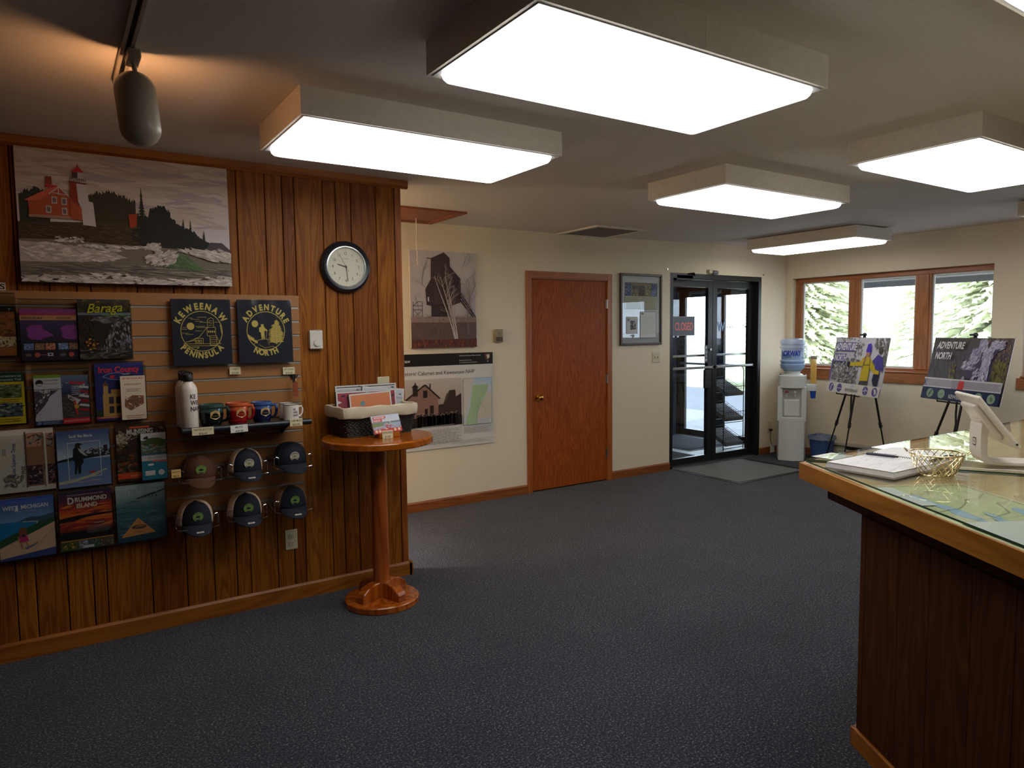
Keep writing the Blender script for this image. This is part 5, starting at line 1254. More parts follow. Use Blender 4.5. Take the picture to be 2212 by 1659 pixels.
hand(286, .052, .0022, .008, 'hour_hand', -.0245); hand(173, .084, .0016, .01, 'minute_hand', -.026); hand(331, .072, .0006, .032, 'second_hand', -.0275)
MB().cyl((0, -.023, 0), (0, -.029, 0), .004, seg=14).build('hub', M_BLACK, ck)

# ------------------------------------------------------------------ slatwall
SY = 3.966                                            # front of the slatwall
M_SLAT = plain('tan_slat_laminate', (158, 108, 60), .45, var=.02)
M_ALU = plain('aluminium_insert', (196, 190, 180), .35, .7, var=.02)
sw = thing('slatwall_panel', 'tan slatwall display panel with aluminium grooves on the plank wall', 'display panel', (.115, 3.986, 0))
X0, X1_ = -1.06, 1.057
rows = [1.678 - .0767 * i for i in range(15)]
zt = 1.746; g = MB()
ed = [zt] + [v for r_ in rows for v in (r_ + .006, r_ - .006)] + [.585]
for i in range(0, len(ed), 2): g.box(X0, X1_, -.0195, -.002, ed[i + 1], ed[i])
g.box(X0, X1_, -.0085, -.0018, .585, zt)
g.build('panel', M_SLAT, sw)
for r_ in rows: MB().box(X0 + .001, X1_ - .001, -.0205, -.0186, r_ - .0075, r_ - .0045).box(X0 + .001, X1_ - .001, -.0105, -.0088, r_ - .006, r_ + .006).box(X0 + .001, X1_ - .001, -.0205, -.009, r_ - .0065, r_ - .005).build('groove_insert', M_ALU, sw)

# ------------------------------------------------------------------ brochures in clear holders
M_ACR = thin_glass('clear_acrylic', (244, 246, 246), 0.03, 1.45, .8)
M_ACE = plain('acrylic_edge', (150, 140, 130), .15)
def holder(w, h):
    t = thing('brochure_holder', 'x', 'brochure holder', (0, 0, 0), group='clear acrylic brochure holders on the slatwall')
    def sh(x0, x1, y0, y1, z0, z1, n): MB().box(x0, x1, y0, y1, z0, z1).build(n, M_ACR, t)
    sh(-w / 2, w / 2, -.006, -.003, 0, h + .012, 'back_panel'); sh(-w / 2, w / 2, -.050, -.047, 0, h * .97, 'front_panel')
    sh(-w / 2, w / 2, -.047, -.006, 0, .003, 'tray'); sh(-w / 2 - .002, -w / 2, -.050, -.003, 0, h * .97, 'side_panel'); sh(w / 2, w / 2 + .002, -.050, -.003, 0, h * .97, 'side_panel')
    MB().box(-w / 2 - .002, w / 2 + .002, -.0065, -.0025, h + .011, h + .0135).build('top_edge', M_ACE, t)
    return t
HB = holder(.226, .285)
def place_holder(x, z, label, first=[True], sx=1.0):
    o = HB if first[0] else dup(HB)
    first[0] = False; o.location = (x, SY, z); o['label'] = label
    if sx != 1.0: o.scale = (sx, 1, 1)
    return o
def brochure(art, x, z, y, label, name='brochure', th=.008, lean=0.03):
    t = thing(name, label, 'brochure', (x, y, z), group=None); t.rotation_euler = (-lean, 0, 0)
    art.build('cover', PRINT_S, t, Matrix.Translation((0, -.0008, 0)))
    MB().box(-art.w / 2 + .001, art.w / 2 - .001, .0045 if art.t > .004 else art.t, th + art.t, .001, art.h - .001).build('pages', M_PAPER, t)
    return t
def A(w, h, bg, seed, side=(200, 196, 190)): return Art(w, h, w * 1000, h * 1000, bg, t=.001, side=side, seed=seed)
YB = 3.930
# row 1
a = A(.215, .226, (150, 92, 44), 31); a.rect(0, 0, 215, 26, (26, 22, 22)).text('Y', 190, 22, 18, (220, 216, 206)).dabs(0, 26, 215, 150, 90, 40, 14, [(120, 70, 34), (168, 104, 50), (96, 60, 36)], spread=1); a.rect(60, 140, 215, 185, (196, 170, 130)).dabs(60, 140, 215, 185, 50, 14, 8, [(120, 84, 50), (226, 206, 170), (90, 60, 40)], spread=2); a.rect(100, 192, 150, 222, (206, 196, 180)).text('FREE', 165, 214, 16, (190, 130, 60))
brochure(a, -.247, 1.447, YB, 'brown brochure with black heading cut off by the left picture edge, top row'); place_holder(-.247, 1.440, 'brochure holder at the left picture edge in the top row')
def purple(w, seed, full=True):
    a = Art(w, .24, w * 1000, 240, (48, 40, 52), t=.001, seed=seed); W_ = w * 1000
    a.grad(0, 0, W_, 30, [(0, (140, 76, 160)), (1, (180, 60, 90))]).rect(0, 30, W_, 52, (206, 150, 100)).text('ADVENTURE MAP' if full else 'ADVENTURE', 6, 47, 15, (60, 44, 60), 'l', .68 if full else .72, bold=.02)
    a.grad(0, 52, W_, 152, [(0, (76, 60, 100)), (1, (54, 44, 60))]).poly([(20, 90), (40, 76), (80, 72), (88, 84), (84, 90), (min(126, W_), 120), (min(124, W_), 126), (88, 136), (80, 144), (36, 140), (24, 124), (30, 112)], (150, 70, 150))
    a.rect(0, 158, W_, 192, (36, 36, 38)); 
    for k, c in enumerate(((120, 140, 180), (160, 120, 90), (210, 130, 100))):
        if 10 + k * 42 < W_: a.rect(10 + k * 42, 160, min(W_, 48 + k * 42), 190, c).dabs(12 + k * 42, 162, min(W_ - 1, 46 + k * 42), 188, 14, 12, 5, [tuple(int(v * .5) for v in c), tuple(min(255, int(v * 1.3)) for v in c)], spread=1)
    a.ell(60, 214, 11, 11, (196, 90, 80)).ell(26, 214, 12, 7, (120, 100, 90))
    if W_ > 100: a.rect(100, 205, 122, 220, (206, 204, 200)).ell(111, 212, 5, 4, (40, 40, 40)).line([(72, 214), (96, 214)], 3, (190, 120, 120))
    return a
brochure(purple(.135, 32), -.055, 1.421, YB, 'purple adventure map brochure, left one of the pair in the top row'); brochure(purple(.088, 33, False), .056, 1.421, YB, 'purple adventure map brochure, right one of the pair, cut narrower'); place_holder(-.012, 1.414, 'brochure holder around the two purple brochures in the top row')
a = A(.222, .287, (40, 38, 34), 34); a.dabs(0, 0, 222, 70, 70, 30, 10, [(70, 64, 30), (96, 84, 36), (40, 44, 26)], spread=1); a.rect(0, 62, 222, 74, (120, 130, 146))
a.poly([(0, 74), (222, 74), (222, 287), (0, 287)], (44, 40, 38)); a.dabs(60, 78, 222, 110, 40, 40, 10, [(120, 112, 110), (90, 80, 76), (150, 144, 144)], spread=.4)
a.dabs(70, 100, 222, 250, 200, 26, 7, [(150, 146, 150), (110, 106, 112), (180, 176, 182), (84, 80, 86)], ang=1.45, spread=.35, inside=lambda x, y: x > 150 - (y - 100) * .4); a.dabs(0, 230, 222, 287, 70, 50, 9, [(120, 112, 106), (90, 82, 60), (60, 54, 46)], spread=.2); a.dabs(0, 90, 70, 230, 60, 30, 12, [(74, 50, 34), (54, 44, 30)], ang=1.5, spread=.4); a.dabs(30, 190, 80, 240, 18, 14, 8, [(206, 150, 50), (180, 110, 50)], spread=1)
a.text('Baraga', 112, 60, 62, (206, 200, 40), 'c', .92, slant=.35, rot=-.06, bold=.01).text('County, Michigan', 150, 78, 14, (110, 190, 60), 'c', slant=.3).text('the', 80, 12, 10, (220, 140, 60))
brochure(a, .217, 1.420, 3.925, 'Baraga magazine with yellow script title over a waterfall', th=.012); place_holder(.217, 1.414, 'brochure holder behind the waterfall magazine')
# row 2
a = A(.215, .236, (214, 186, 40), 35); a.rect(0, 0, 215, 42, (30, 66, 44)).text('Tournament-to', 205, 20, 15, (220, 224, 210), 'r').text('Tournament Trail', 205, 36, 14, (220, 224, 210), 'r')
for y0_, c in ((54, (84, 90, 50)), (140, (70, 80, 90))): a.rect(90, y0_, 205, y0_ + 62, c).dabs(92, y0_ + 2, 203, y0_ + 60, 50, 30, 9, [tuple(int(v * 1.4) for v in c), tuple(int(v * .5) for v in c), (150, 156, 130)], spread=.4)
a.lines(110, 122, 200, 132, 2, 2.5, (120, 90, 30)).lines(110, 212, 200, 222, 2, 2.5, (120, 90, 30)).text('USGA', 165, 226, 9, (90, 70, 30))
brochure(a, -.229, 1.133, YB, 'yellow brochure with dark green heading at the left picture edge, second row'); place_holder(-.225, 1.126, 'brochure holder at the left picture edge in the second row')
a = Art(.107, .234, 107, 234, (206, 204, 206), t=.001, seed=36); a.rect(0, 0, 107, 13, (122, 166, 40)).ell(22, 36, 15, 15, (40, 40, 40)).ell(22, 44, 12, 5, (206, 204, 200)).text('Fumee Falls', 96, 28, 12, (110, 130, 90), 'r').text('Nature Center', 96, 42, 11, (150, 150, 140), 'r')
a.rect(0, 66, 107, 69, (40, 50, 110)).poly([(0, 74), (107, 74), (107, 215), (0, 215)], (196, 192, 200)).poly([(0, 74), (95, 72), (60, 100), (40, 140), (0, 190)], (84, 70, 78)).dabs(0, 74, 60, 200, 60, 20, 8, [(60, 50, 56), (120, 104, 108), (220, 214, 218)], ang=2.2, spread=.5, inside=lambda x, y: x < 70 - (y - 80) * .5)
a.rect(0, 215, 107, 234, (50, 60, 100)).ell(14, 224, 8, 8, (120, 130, 160)).lines(28, 219, 100, 229, 3, 1.8, (170, 176, 196))
brochure(a, -.031, 1.117, YB, 'white and lime topped brochure with a snowy slope, beside the flag brochure')
a = Art(.110, .230, 110, 230, (56, 60, 96), t=.001, seed=37); a.grad(0, 0, 110, 90, [(0, (110, 130, 150)), (1, (44, 46, 90))]).rect(0, 90, 110, 205, (80, 72, 70)); a.k += 1
a.dabs(0, 30, 110, 120, 40, 16, 5, [(200, 200, 214), (60, 64, 110), (90, 60, 80)], spread=1); a.text('Michigan', 34, 42, 20, (226, 56, 60), 'l', .9, bold=.03).lines(40, 52, 100, 90, 5, 3, (206, 206, 214))
for i in range(6): a.poly([(76, 50 + i * 22), (110, 56 + i * 22), (110, 67 + i * 22), (66, 58 + i * 22)], (176, 40, 50) if i % 2 else (216, 206, 206))
a.poly([(24, 90), (76, 120), (60, 140), (24, 110)], (206, 196, 200)).line([(50, 120), (60, 190)], 9, (196, 60, 50)).ell(58, 150, 10, 10, (206, 150, 50)).dabs(0, 100, 50, 205, 60, 12, 6, [(110, 96, 84), (70, 60, 56), (130, 116, 100)], spread=1).rect(0, 205, 110, 230, (206, 30, 36)).line([(4, 216), (106, 212)], 2, (226, 180, 180)).line([(4, 222), (106, 218)], 2, (226, 180, 180))
brochure(a, .078, 1.117, YB, 'brochure with a stars and stripes flag and red footer'); place_holder(.024, 1.110, 'brochure holder around the flag brochure and its white neighbour')
a = A(.212, .281, (46, 50, 116), 38); a.text('Iron County', 106, 46, 40, (236, 56, 70), 'c', .88, bold=.03)
a.line([(34, 66), (60, 52), (100, 48), (130, 56), (150, 52), (168, 66), (160, 84), (132, 76), (110, 84), (70, 80), (34, 66)], 2.5, (160, 180, 220)).poly([(64, 62), (84, 60), (84, 76), (66, 74)], (226, 50, 60)).ell(150, 84, 22, 30, (30, 30, 60)).text('Michigan', 120, 60, 9, (206, 210, 226))
a.rect(30, 150, 120, 262, (206, 158, 88)).rect(34, 108, 54, 150, (206, 160, 96)).poly([(30, 112), (44, 84), (58, 112)], (120, 84, 60)).rect(66, 130, 110, 150, (190, 146, 84))
for y_ in (166, 212): a.rect(56, y_, 76, y_ + 34, (60, 54, 70)).rect(86, y_, 104, y_ + 34, (60, 54, 70))
a.rect(0, 262, 212, 272, (196, 76, 50)).rect(0, 230, 30, 262, (50, 60, 50)).lines(20, 265, 110, 269, 1, 3, (226, 200, 180))
brochure(a, .267, 1.118, 3.936, 'blue Iron County magazine with red title and a stone courthouse', th=.012); place_holder(.267, 1.110, 'brochure holder behind the blue county magazine')
a = Art(.108, .216, 108, 216, (216, 200, 176), t=.001, seed=39); a.text('RECREATIONAL MAP', 54, 16, 11, (196, 60, 44), 'c', .86, bold=.02).ring(54, 34, 26, 12, 2, (190, 176, 150)).text('IRON COUNTY', 54, 46, 12, (110, 90, 60), 'c', .9).lines(24, 64, 90, 76, 3, 2, (120, 100, 84))
a.poly([(16, 116), (50, 96), (100, 100), (98, 140), (40, 172), (14, 150)], (120, 84, 60)).dabs(18, 102, 96, 160, 70, 9, 5, [(196, 96, 50), (220, 210, 196), (80, 70, 66), (160, 130, 70), (150, 60, 50)], spread=2, inside=lambda x, y: y > 100 and y < 165 - abs(x - 50) * .4)
a.lines(20, 196, 96, 206, 2, 2.5, (170, 90, 70))
brochure(a, .321, 1.118, 3.908, 'cream recreational map brochure with a colourful box picture', th=.010)
# row 3
a = Art(.232, .292, 232, 292, (196, 186, 166), t=.001, seed=40)
a.rect(0, 0, 232, 292, (206, 196, 178)).rect(124, 20, 190, 270, (150, 104, 78)).rect(202, 24, 232, 268, (150, 104, 78))
a.text('Lake Superior Times', 78, 210, 22, (60, 90, 150), 'l', .8, rot=-PI / 2 + .04, bold=.02).text('FREE', 116, 208, 20, (50, 46, 44), 'l', .9, rot=-PI / 2, bold=.02).text('2023', 46, 118, 18, (60, 56, 54), 'l', .9, rot=-PI / 2).text('FREE', 198, 200, 16, (60, 50, 46), 'l', .9, rot=-PI / 2)
for x0_ in (124, 202):
    a.rect(x0_ + 2, 24, x0_ + 60, 86, (196, 140, 120)).dabs(x0_ + 4, 28, min(230, x0_ + 58), 84, 20, 24, 7, [(50, 66, 70), (90, 50, 40), (120, 150, 140)], spread=.7).rect(x0_ + 2, 172, min(232, x0_ + 60), 262, (60, 46, 50)).dabs(x0_ + 4, 176, min(230, x0_ + 58), 258, 30, 22, 7, [(150, 90, 96), (200, 170, 160), (40, 36, 44)], spread=1)
a.dabs(40, 210, 110, 270, 40, 20, 12, [(120, 116, 110), (150, 140, 120), (90, 90, 90)], spread=1).rect(120, 12, 124, 274, (60, 50, 44)).rect(194, 14, 202, 274, (206, 196, 178))
brochure(a, -.137, .812, YB, 'pale newspaper with sideways blue title and brown photo strips, third row', name='newspaper'); place_holder(-.137, .804, 'brochure holder around the sideways newspaper in the third row')
a = A(.218, .274, (90, 110, 140), 41); a.grad(0, 0, 218, 140, [(0, (50, 64, 120)), (.5, (130, 150, 180)), (1, (196, 206, 214))]).rect(0, 140, 218, 274, (96, 130, 170)).grad(0, 146, 218, 274, [(0, (90, 120, 160)), (1, (120, 136, 176))])
a.poly([(0, 140), (70, 126), (218, 100), (218, 130), (0, 150)], (40, 40, 40)).dabs(110, 90, 210, 126, 50, 20, 7, [(50, 50, 48), (180, 180, 180), (70, 66, 60)], spread=.8).rect(192, 80, 208, 112, (46, 44, 44))
a.text('Sault Ste Marie', 50, 34, 20, (220, 224, 232), 'l', .8, bold=.02).text('Michigan', 60, 46, 9, (206, 212, 220)).line([(42, 60), (176, 56), (178, 226), (44, 236), (42, 60)], 2.4, (226, 228, 230))
a.poly([(0, 244), (100, 226), (196, 196), (204, 198), (150, 226), (60, 250), (0, 256)], (196, 186, 160)).line([(20, 246), (190, 204)], 2, (70, 160, 160)).ell(140, 206, 12, 5, (200, 60, 50))
a.poly([(66, 90), (80, 72), (92, 74), (96, 90), (110, 120), (122, 132), (104, 134), (106, 160), (96, 168), (92, 210), (84, 212), (82, 170), (74, 212), (68, 210), (72, 160), (64, 130)], (34, 34, 36)).ell(84, 76, 10, 10, (60, 50, 44)).poly([(72, 70), (84, 60), (96, 64), (106, 70), (94, 72)], (26, 28, 34)).poly([(84, 86), (96, 92), (124, 128), (112, 124), (92, 106)], (190, 186, 180))
a.text('Welcome to Adventure', 74, 256, 12, (226, 190, 180), 'l', .9, rot=-.07)
brochure(a, .099, .806, YB, 'blue Sault Ste Marie magazine with a paddleboarder silhouette', th=.012); place_holder(.099, .798, 'brochure holder around the paddleboarder magazine')
a = A(.218, .280, (70, 56, 40), 42); a.dabs(0, 20, 218, 240, 200, 40, 14, [(120, 90, 60), (60, 44, 34), (160, 130, 96), (90, 66, 44), (44, 36, 30)], ang=.5, spread=1).dabs(0, 40, 90, 90, 60, 24, 10, [(206, 196, 176), (180, 160, 130)], spread=1); a.poly([(50, 80), (100, 60), (100, 210), (50, 190)], (70, 50, 38)).dabs(10, 140, 110, 220, 40, 26, 12, [(150, 80, 36), (80, 60, 40), (60, 56, 50)], spread=.5)
a.rect(60, 8, 150, 18, (206, 90, 50)).text('MUNISING', 106, 44, 32, (226, 222, 216), 'c', .78, bold=.03).rect(0, 238, 110, 268, (214, 78, 30)).text('Pictured Rocks', 100, 256, 9, (240, 220, 200), 'r', .8).rect(106, 228, 114, 250, (214, 180, 50))
brochure(a, .346, .806, 3.936, 'dark Munising magazine with an orange footer and rocky shore', th=.012); place_holder(.346, .798, 'brochure holder behind the rocky shore magazine')
a = Art(.113, .236, 113, 236, (50, 96, 116), t=.001, seed=43); a.rect(0, 0, 113, 36, (196, 200, 200)).poly([(10, 30), (14, 20), (30, 14), (36, 30)], (40, 40, 44)).text('Pictured Rocks', 104, 20, 10, (60, 90, 100), 'r', .9).text('CRUISES', 104, 30, 9, (190, 70, 60), 'r').rect(0, 40, 113, 100, (90, 104, 76)).ell(60, 50, 50, 26, (60, 80, 40)).dabs(10, 60, 104, 100, 40, 26, 9, [(150, 120, 90), (90, 80, 60), (110, 150, 160)], spread=.5)
a.rect(0, 112, 113, 140, (176, 176, 174)).text('BOAT CRUISES', 60, 130, 12, (90, 84, 80), 'c', .8).rect(0, 144, 113, 236, (36, 110, 130)).line([(50, 142), (113, 146)], 7, (206, 80, 70)).ell(40, 160, 14, 5, (216, 214, 210)).rect(14, 190, 58, 214, (196, 190, 186)).ell(86, 202, 14, 14, (196, 196, 194))
brochure(a, .399, .806, 3.908, 'teal boat cruise brochure in front of the rocky shore magazine', th=.008)
# row 4
a = A(.216, .286, (60, 90, 160), 44); a.grad(0, 0, 216, 110, [(0, (46, 66, 146)), (1, (120, 156, 200))]).poly([(70, 110), (120, 92), (160, 96), (216, 84), (216, 120), (60, 124)], (60, 90, 110)).poly([(0, 108), (120, 112), (150, 122), (120, 150), (0, 190)], (30, 120, 170)).poly([(0, 190), (90, 150), (150, 124), (216, 108), (216, 140), (100, 190), (0, 230)], (46, 84, 50))
a.poly([(0, 226), (90, 186), (216, 128), (216, 250), (0, 280)], (214, 176, 144)).line([(130, 250), (216, 150)], 2, (150, 110, 84)).poly([(0, 276), (216, 250), (216, 286), (0, 286)], (60, 70, 130)).line([(92, 112), (150, 118), (146, 128)], 3, (216, 206, 180))
a.text('WEST  MICHIGAN', 106, 52, 26, (226, 228, 230), 'c', .84, bold=.02).poly([(62, 60), (76, 30), (78, 60)], (226, 228, 230)).text('Carefree Travel Guide', 106, 66, 9, (200, 206, 216), 'c')
a.ell(90, 158, 16, 20, (130, 80, 50)).poly([(78, 174), (104, 172), (112, 206), (76, 210)], (196, 50, 110)).ell(92, 178, 9, 7, (60, 50, 60)).line([(84, 208), (86, 240)], 6, (196, 130, 96)).line([(100, 206), (110, 230)], 6, (196, 130, 96)).line([(72, 180), (74, 206)], 5, (196, 130, 96)).poly([(92, 238), (130, 222), (150, 214), (140, 226), (104, 244)], (110, 110, 140))
brochure(a, -.144, .497, YB, 'West Michigan magazine with a small child walking on a beach', th=.010); place_holder(-.144, .490, 'brochure holder around the beach magazine in the bottom row')
a = A(.220, .287, (60, 20, 16), 45); a.grad(0, 0, 220, 200, [(0, (40, 34, 60)), (.25, (90, 40, 60)), (.45, (190, 60, 30)), (.6, (214, 120, 40)), (.8, (196, 60, 24)), (1, (70, 24, 16))])
a.dabs(0, 60, 220, 180, 70, 120, 9, [(226, 120, 40), (150, 40, 30), (214, 90, 30), (120, 40, 40)], ang=-.1, spread=.12); a.poly([(0, 128), (80, 118), (220, 116), (220, 124), (120, 130), (60, 142), (0, 148)], (30, 20, 16)); a.rect(0, 196, 220, 236, (18, 14, 14)).rect(0, 236, 220, 241, (196, 130, 50)).rect(0, 241, 220, 287, (50, 60, 40))
a.text('D', 36, 60, 46, (216, 206, 180), 'l', .8, bold=.03).text('RUMMOND', 66, 52, 30, (216, 206, 180), 'l', .86, bold=.03).text('ISLAND', 72, 82, 30, (216, 206, 180), 'l', .86, bold=.03).text('A four season playground in the heart of the islands', 110, 20, 8, (190, 180, 170), 'c', .9).text('MICHIGAN', 160, 166, 9, (220, 214, 206), 'c').lines(110, 176, 210, 206, 5, 1.8, (170, 160, 150))
for x0_, x1_, c in ((0, 70, (70, 80, 40)), (72, 112, (120, 120, 130)), (114, 160, (70, 90, 80)), (164, 220, (90, 80, 60))): a.rect(x0_, 242, x1_, 282, c).dabs(x0_ + 2, 244, x1_ - 2, 280, 20, 14, 5, [tuple(int(v * 1.6) for v in c), tuple(int(v * .5) for v in c)], spread=1)
a.dabs(10, 250, 60, 274, 12, 10, 6, [(206, 130, 50), (214, 180, 60)], spread=1).rect(92, 268, 136, 280, (206, 206, 204))
brochure(a, .094, .498, YB, 'Drummond Island magazine with an orange sunset over water', th=.010); place_holder(.094, .490, 'brochure holder around the sunset magazine')
a = A(.220, .287, (90, 130, 140), 46); a.grad(0, 0, 220, 287, [(0, (150, 170, 166)), (.2, (150, 170, 170)), (.4, (70, 110, 120)), (1, (26, 60, 80))]); a.dabs(0, 80, 220, 250, 110, 70, 3, [(90, 130, 136), (40, 80, 96), (120, 150, 150)], spread=.1)
a.poly([(84, 72), (150, 52), (220, 36), (220, 42), (160, 60), (96, 76)], (60, 66, 66)); a.k += 1
for x in (130, 146, 160, 176): a.rect(x, 58, x + 4, 72, (50, 56, 56)); a.k -= 1
a.k += 1; a.text('St. Ignace', 110, 48, 40, (186, 196, 188), 'c', 1.0, bold=.0).poly([(14, 262), (92, 168), (170, 252)], (206, 140, 76)).ell(96, 216, 34, 10, (70, 60, 60)).poly([(70, 222), (96, 208), (130, 216), (96, 214)], (200, 140, 80)).lines(140, 176, 210, 196, 4, 2, (150, 170, 176)).text('St. Ignace', 92, 242, 10, (90, 60, 40), 'c')
brochure(a, .332, .498, YB, 'teal St Ignace magazine with an orange triangle at its foot', th=.010); place_holder(.332, .490, 'brochure holder around the teal magazine with the triangle')
# ------------------------------------------------------------------ folded shirts in clear bags
YL = (206, 186, 96); NV = (24, 30, 44)
def shirt(kind):
    a = Art(.286, .341, 690, 770, NV, t=.012, side=(20, 24, 34), seed=50)
    if kind == 0:
        a.arc('KEWEENAW', 340, 385, 268, 104, YL, 160, 22, .045, .86).arc('PENINSULA', 340, 360, 330, 96, YL, 218, 322, .045, .86, down=True)
        a.ring(340, 375, 245, 238, 8, YL, 56).ell(212, 316, 44, 42, YL, 30)
        for x0_, x1_, y_ in ((190, 240, 220), (290, 400, 210), (220, 320, 235), (270, 350, 258), (320, 440, 270), (120, 160, 330), (270, 380, 316), (110, 170, 350), (264, 340, 370), (110, 190, 395), (150, 240, 410), (490, 560, 270), (280, 420, 330)): a.line([(x0_, y_), (x1_, y_ + 2)], 4, YL)
        for pts in (((410, 240), (410, 330), (480, 330), (480, 230), (450, 215), (410, 240)), ((400, 330), (400, 430), (500, 430), (500, 330), (400, 330)), ((430, 430), (430, 540), (510, 540), (510, 430)), ((400, 330), (310, 440), (170, 500)), ((500, 420), (550, 520)), ((260, 460), (350, 458), (350, 520), (260, 520), (260, 460)), ((150, 500), (260, 480)), ((120, 520), (560, 524)), ((150, 545), (540, 548)), ((180, 566), (300, 560), (250, 600))): a.line(list(pts), 5, YL)
        for x in (418, 440, 462, 484): a.rect(x - 7, 370, x + 7, 392, YL)
        for y_ in (455, 480, 505): a.line([(430, y_), (510, y_ - 6)], 4, YL)
        for x in (272, 305): a.line([(x, 480), (x + 24, 480), (x + 24, 505), (x, 505), (x, 480)], 5, YL)
        for y_ in (255, 280, 305): a.line([(425, y_), (465, y_)], 4, YL)
        a.line([(555, 300), (575, 420)], 8, YL)
    else:
        a.arc('ADVENTURE', 350, 385, 262, 100, YL, 158, 20, .045, .86).arc('NORTH', 350, 370, 312, 100, YL, 236, 300, .045, .86, down=True)
        a.ring(350, 378, 245, 238, 8, YL, 56).ell(212, 292, 42, 42, YL, 30)
        a.poly([(290, 480), (282, 400), (262, 390), (262, 340), (284, 330), (292, 318), (320, 318), (340, 350), (370, 372), (366, 384), (332, 376), (326, 410), (330, 480), (312, 480), (308, 430), (302, 480)], YL).ell(304, 312, 17, 15, YL, 16).rect(286, 300, 324, 306, YL).line([(358, 380), (344, 480)], 4, YL)
        a.jag(118, 236, lambda x: 420 + (x - 118) * .75, lambda x: 470 + (x - 118) * .55, YL, 16, 12)
        a.line([(190, 540), (250, 490), (330, 478), (400, 490), (430, 520), (500, 540)], 5, YL).line([(360, 480), (385, 560)], 3, YL).line([(250, 545), (330, 590), (420, 570), (470, 590)], 4, YL).line([(490, 240), (478, 545)], 7, YL); a.k += 1
        rr0 = random.Random(9)
        for i in range(17):
            y_ = 262 + i * 16; wl = 30 + min(i, 8) * 10 + rr0.uniform(-14, 14); wr0 = 24 + min(i, 9) * 8 + rr0.uniform(-10, 10)
            cx = 488 - i * .6; wr0 = min(wr0, 585 - cx)
            a.poly([(cx, y_ - 5), (cx - wl * .6, y_ - 9), (cx - wl, y_ + 4), (cx - wl * .5, y_ + 5), (cx, y_ + 7)], YL, lift=False); a.poly([(cx, y_ - 5), (cx + wr0 * .7, y_ - 11), (cx + wr0, y_), (cx, y_ + 7)], YL, lift=False)
    return a
M_BAG = thin_glass('clear_bag_film', (250, 250, 250), .12, 1.4, 1.6)
def folded(kind, x, z, label):
    t = thing('folded_shirt', label, 'shirt', (x, 3.925, z), group='navy folded shirts in clear bags'); t.rotation_euler = (-.03, 0, 0)
    shirt(kind).build('printed_front', PRINT_M, t)
    MB().box(-.142, .142, .011, .026, .004, .337).build('folded_cloth', plain('navy_cloth', NV, .8, bmp=.001), t, bevel=.004)
    n = 14; vs = []; fs = []; R0 = random.Random(kind)
    for j in range(n + 1):
        for i in range(n + 1): vs.append((-.145 + .29 * i / n, -.0062 - .0022 * math.sin(i * 1.3 + j * .7 + kind) * R0.random(), -.003 + .347 * j / n))
    for j in range(n):
        for i in range(n): k = j * (n + 1) + i; fs.append((k, k + 1, k + n + 2, k + n + 1))
    MB().add(vs, fs, True).build('clear_bag', M_BAG, t)
    MB().cyl((-.10, .026, .30), (-.10, .04, .30), .003, seg=8).cyl((.10, .026, .30), (.10, .04, .30), .003, seg=8).build('hooks', M_CHROME, t)
    return t
folded(0, .654, 1.376, 'navy shirt reading KEWEENAW PENINSULA with a mine drawing in a circle'); folded(1, .975, 1.377, 'navy shirt reading ADVENTURE NORTH with a hiker and pine in a circle')
# ------------------------------------------------------------------ price tags
def ptag(x, y, z, w, h, lines, label, rot=0.0, bgc=(214, 204, 166)):
    a = Art(w, h, w * 4000, h * 4000, bgc, t=.0015, seed=int(x * 100)); n = len(lines)
    for i, tx in enumerate(lines): a.text(tx, w * 2000, h * 4000 * (i + .85) / n, h * 4000 / n * .72, (50, 46, 40), 'c', min(1.0, w * 3600 / (len(tx) * h * 4000 / n * .46)), bold=.01)
    o = a.build('price_tag', PRINT_M); o.location = (x, y, z); o.rotation_euler = (-.05, rot, 0); return tag(o, label, 'price tag', 'small price tags on the slatwall display')
ptag(.812, 3.948, 1.318, .056, .040, ['T-SHIRTS', '$25.00'], 'cream price tag below the gap between the two navy shirts'); ptag(1.098, 3.948, 1.306, .066, .040, ['KEY CHAINS', '$10.00'], 'cream price tag above the hanging key fob')
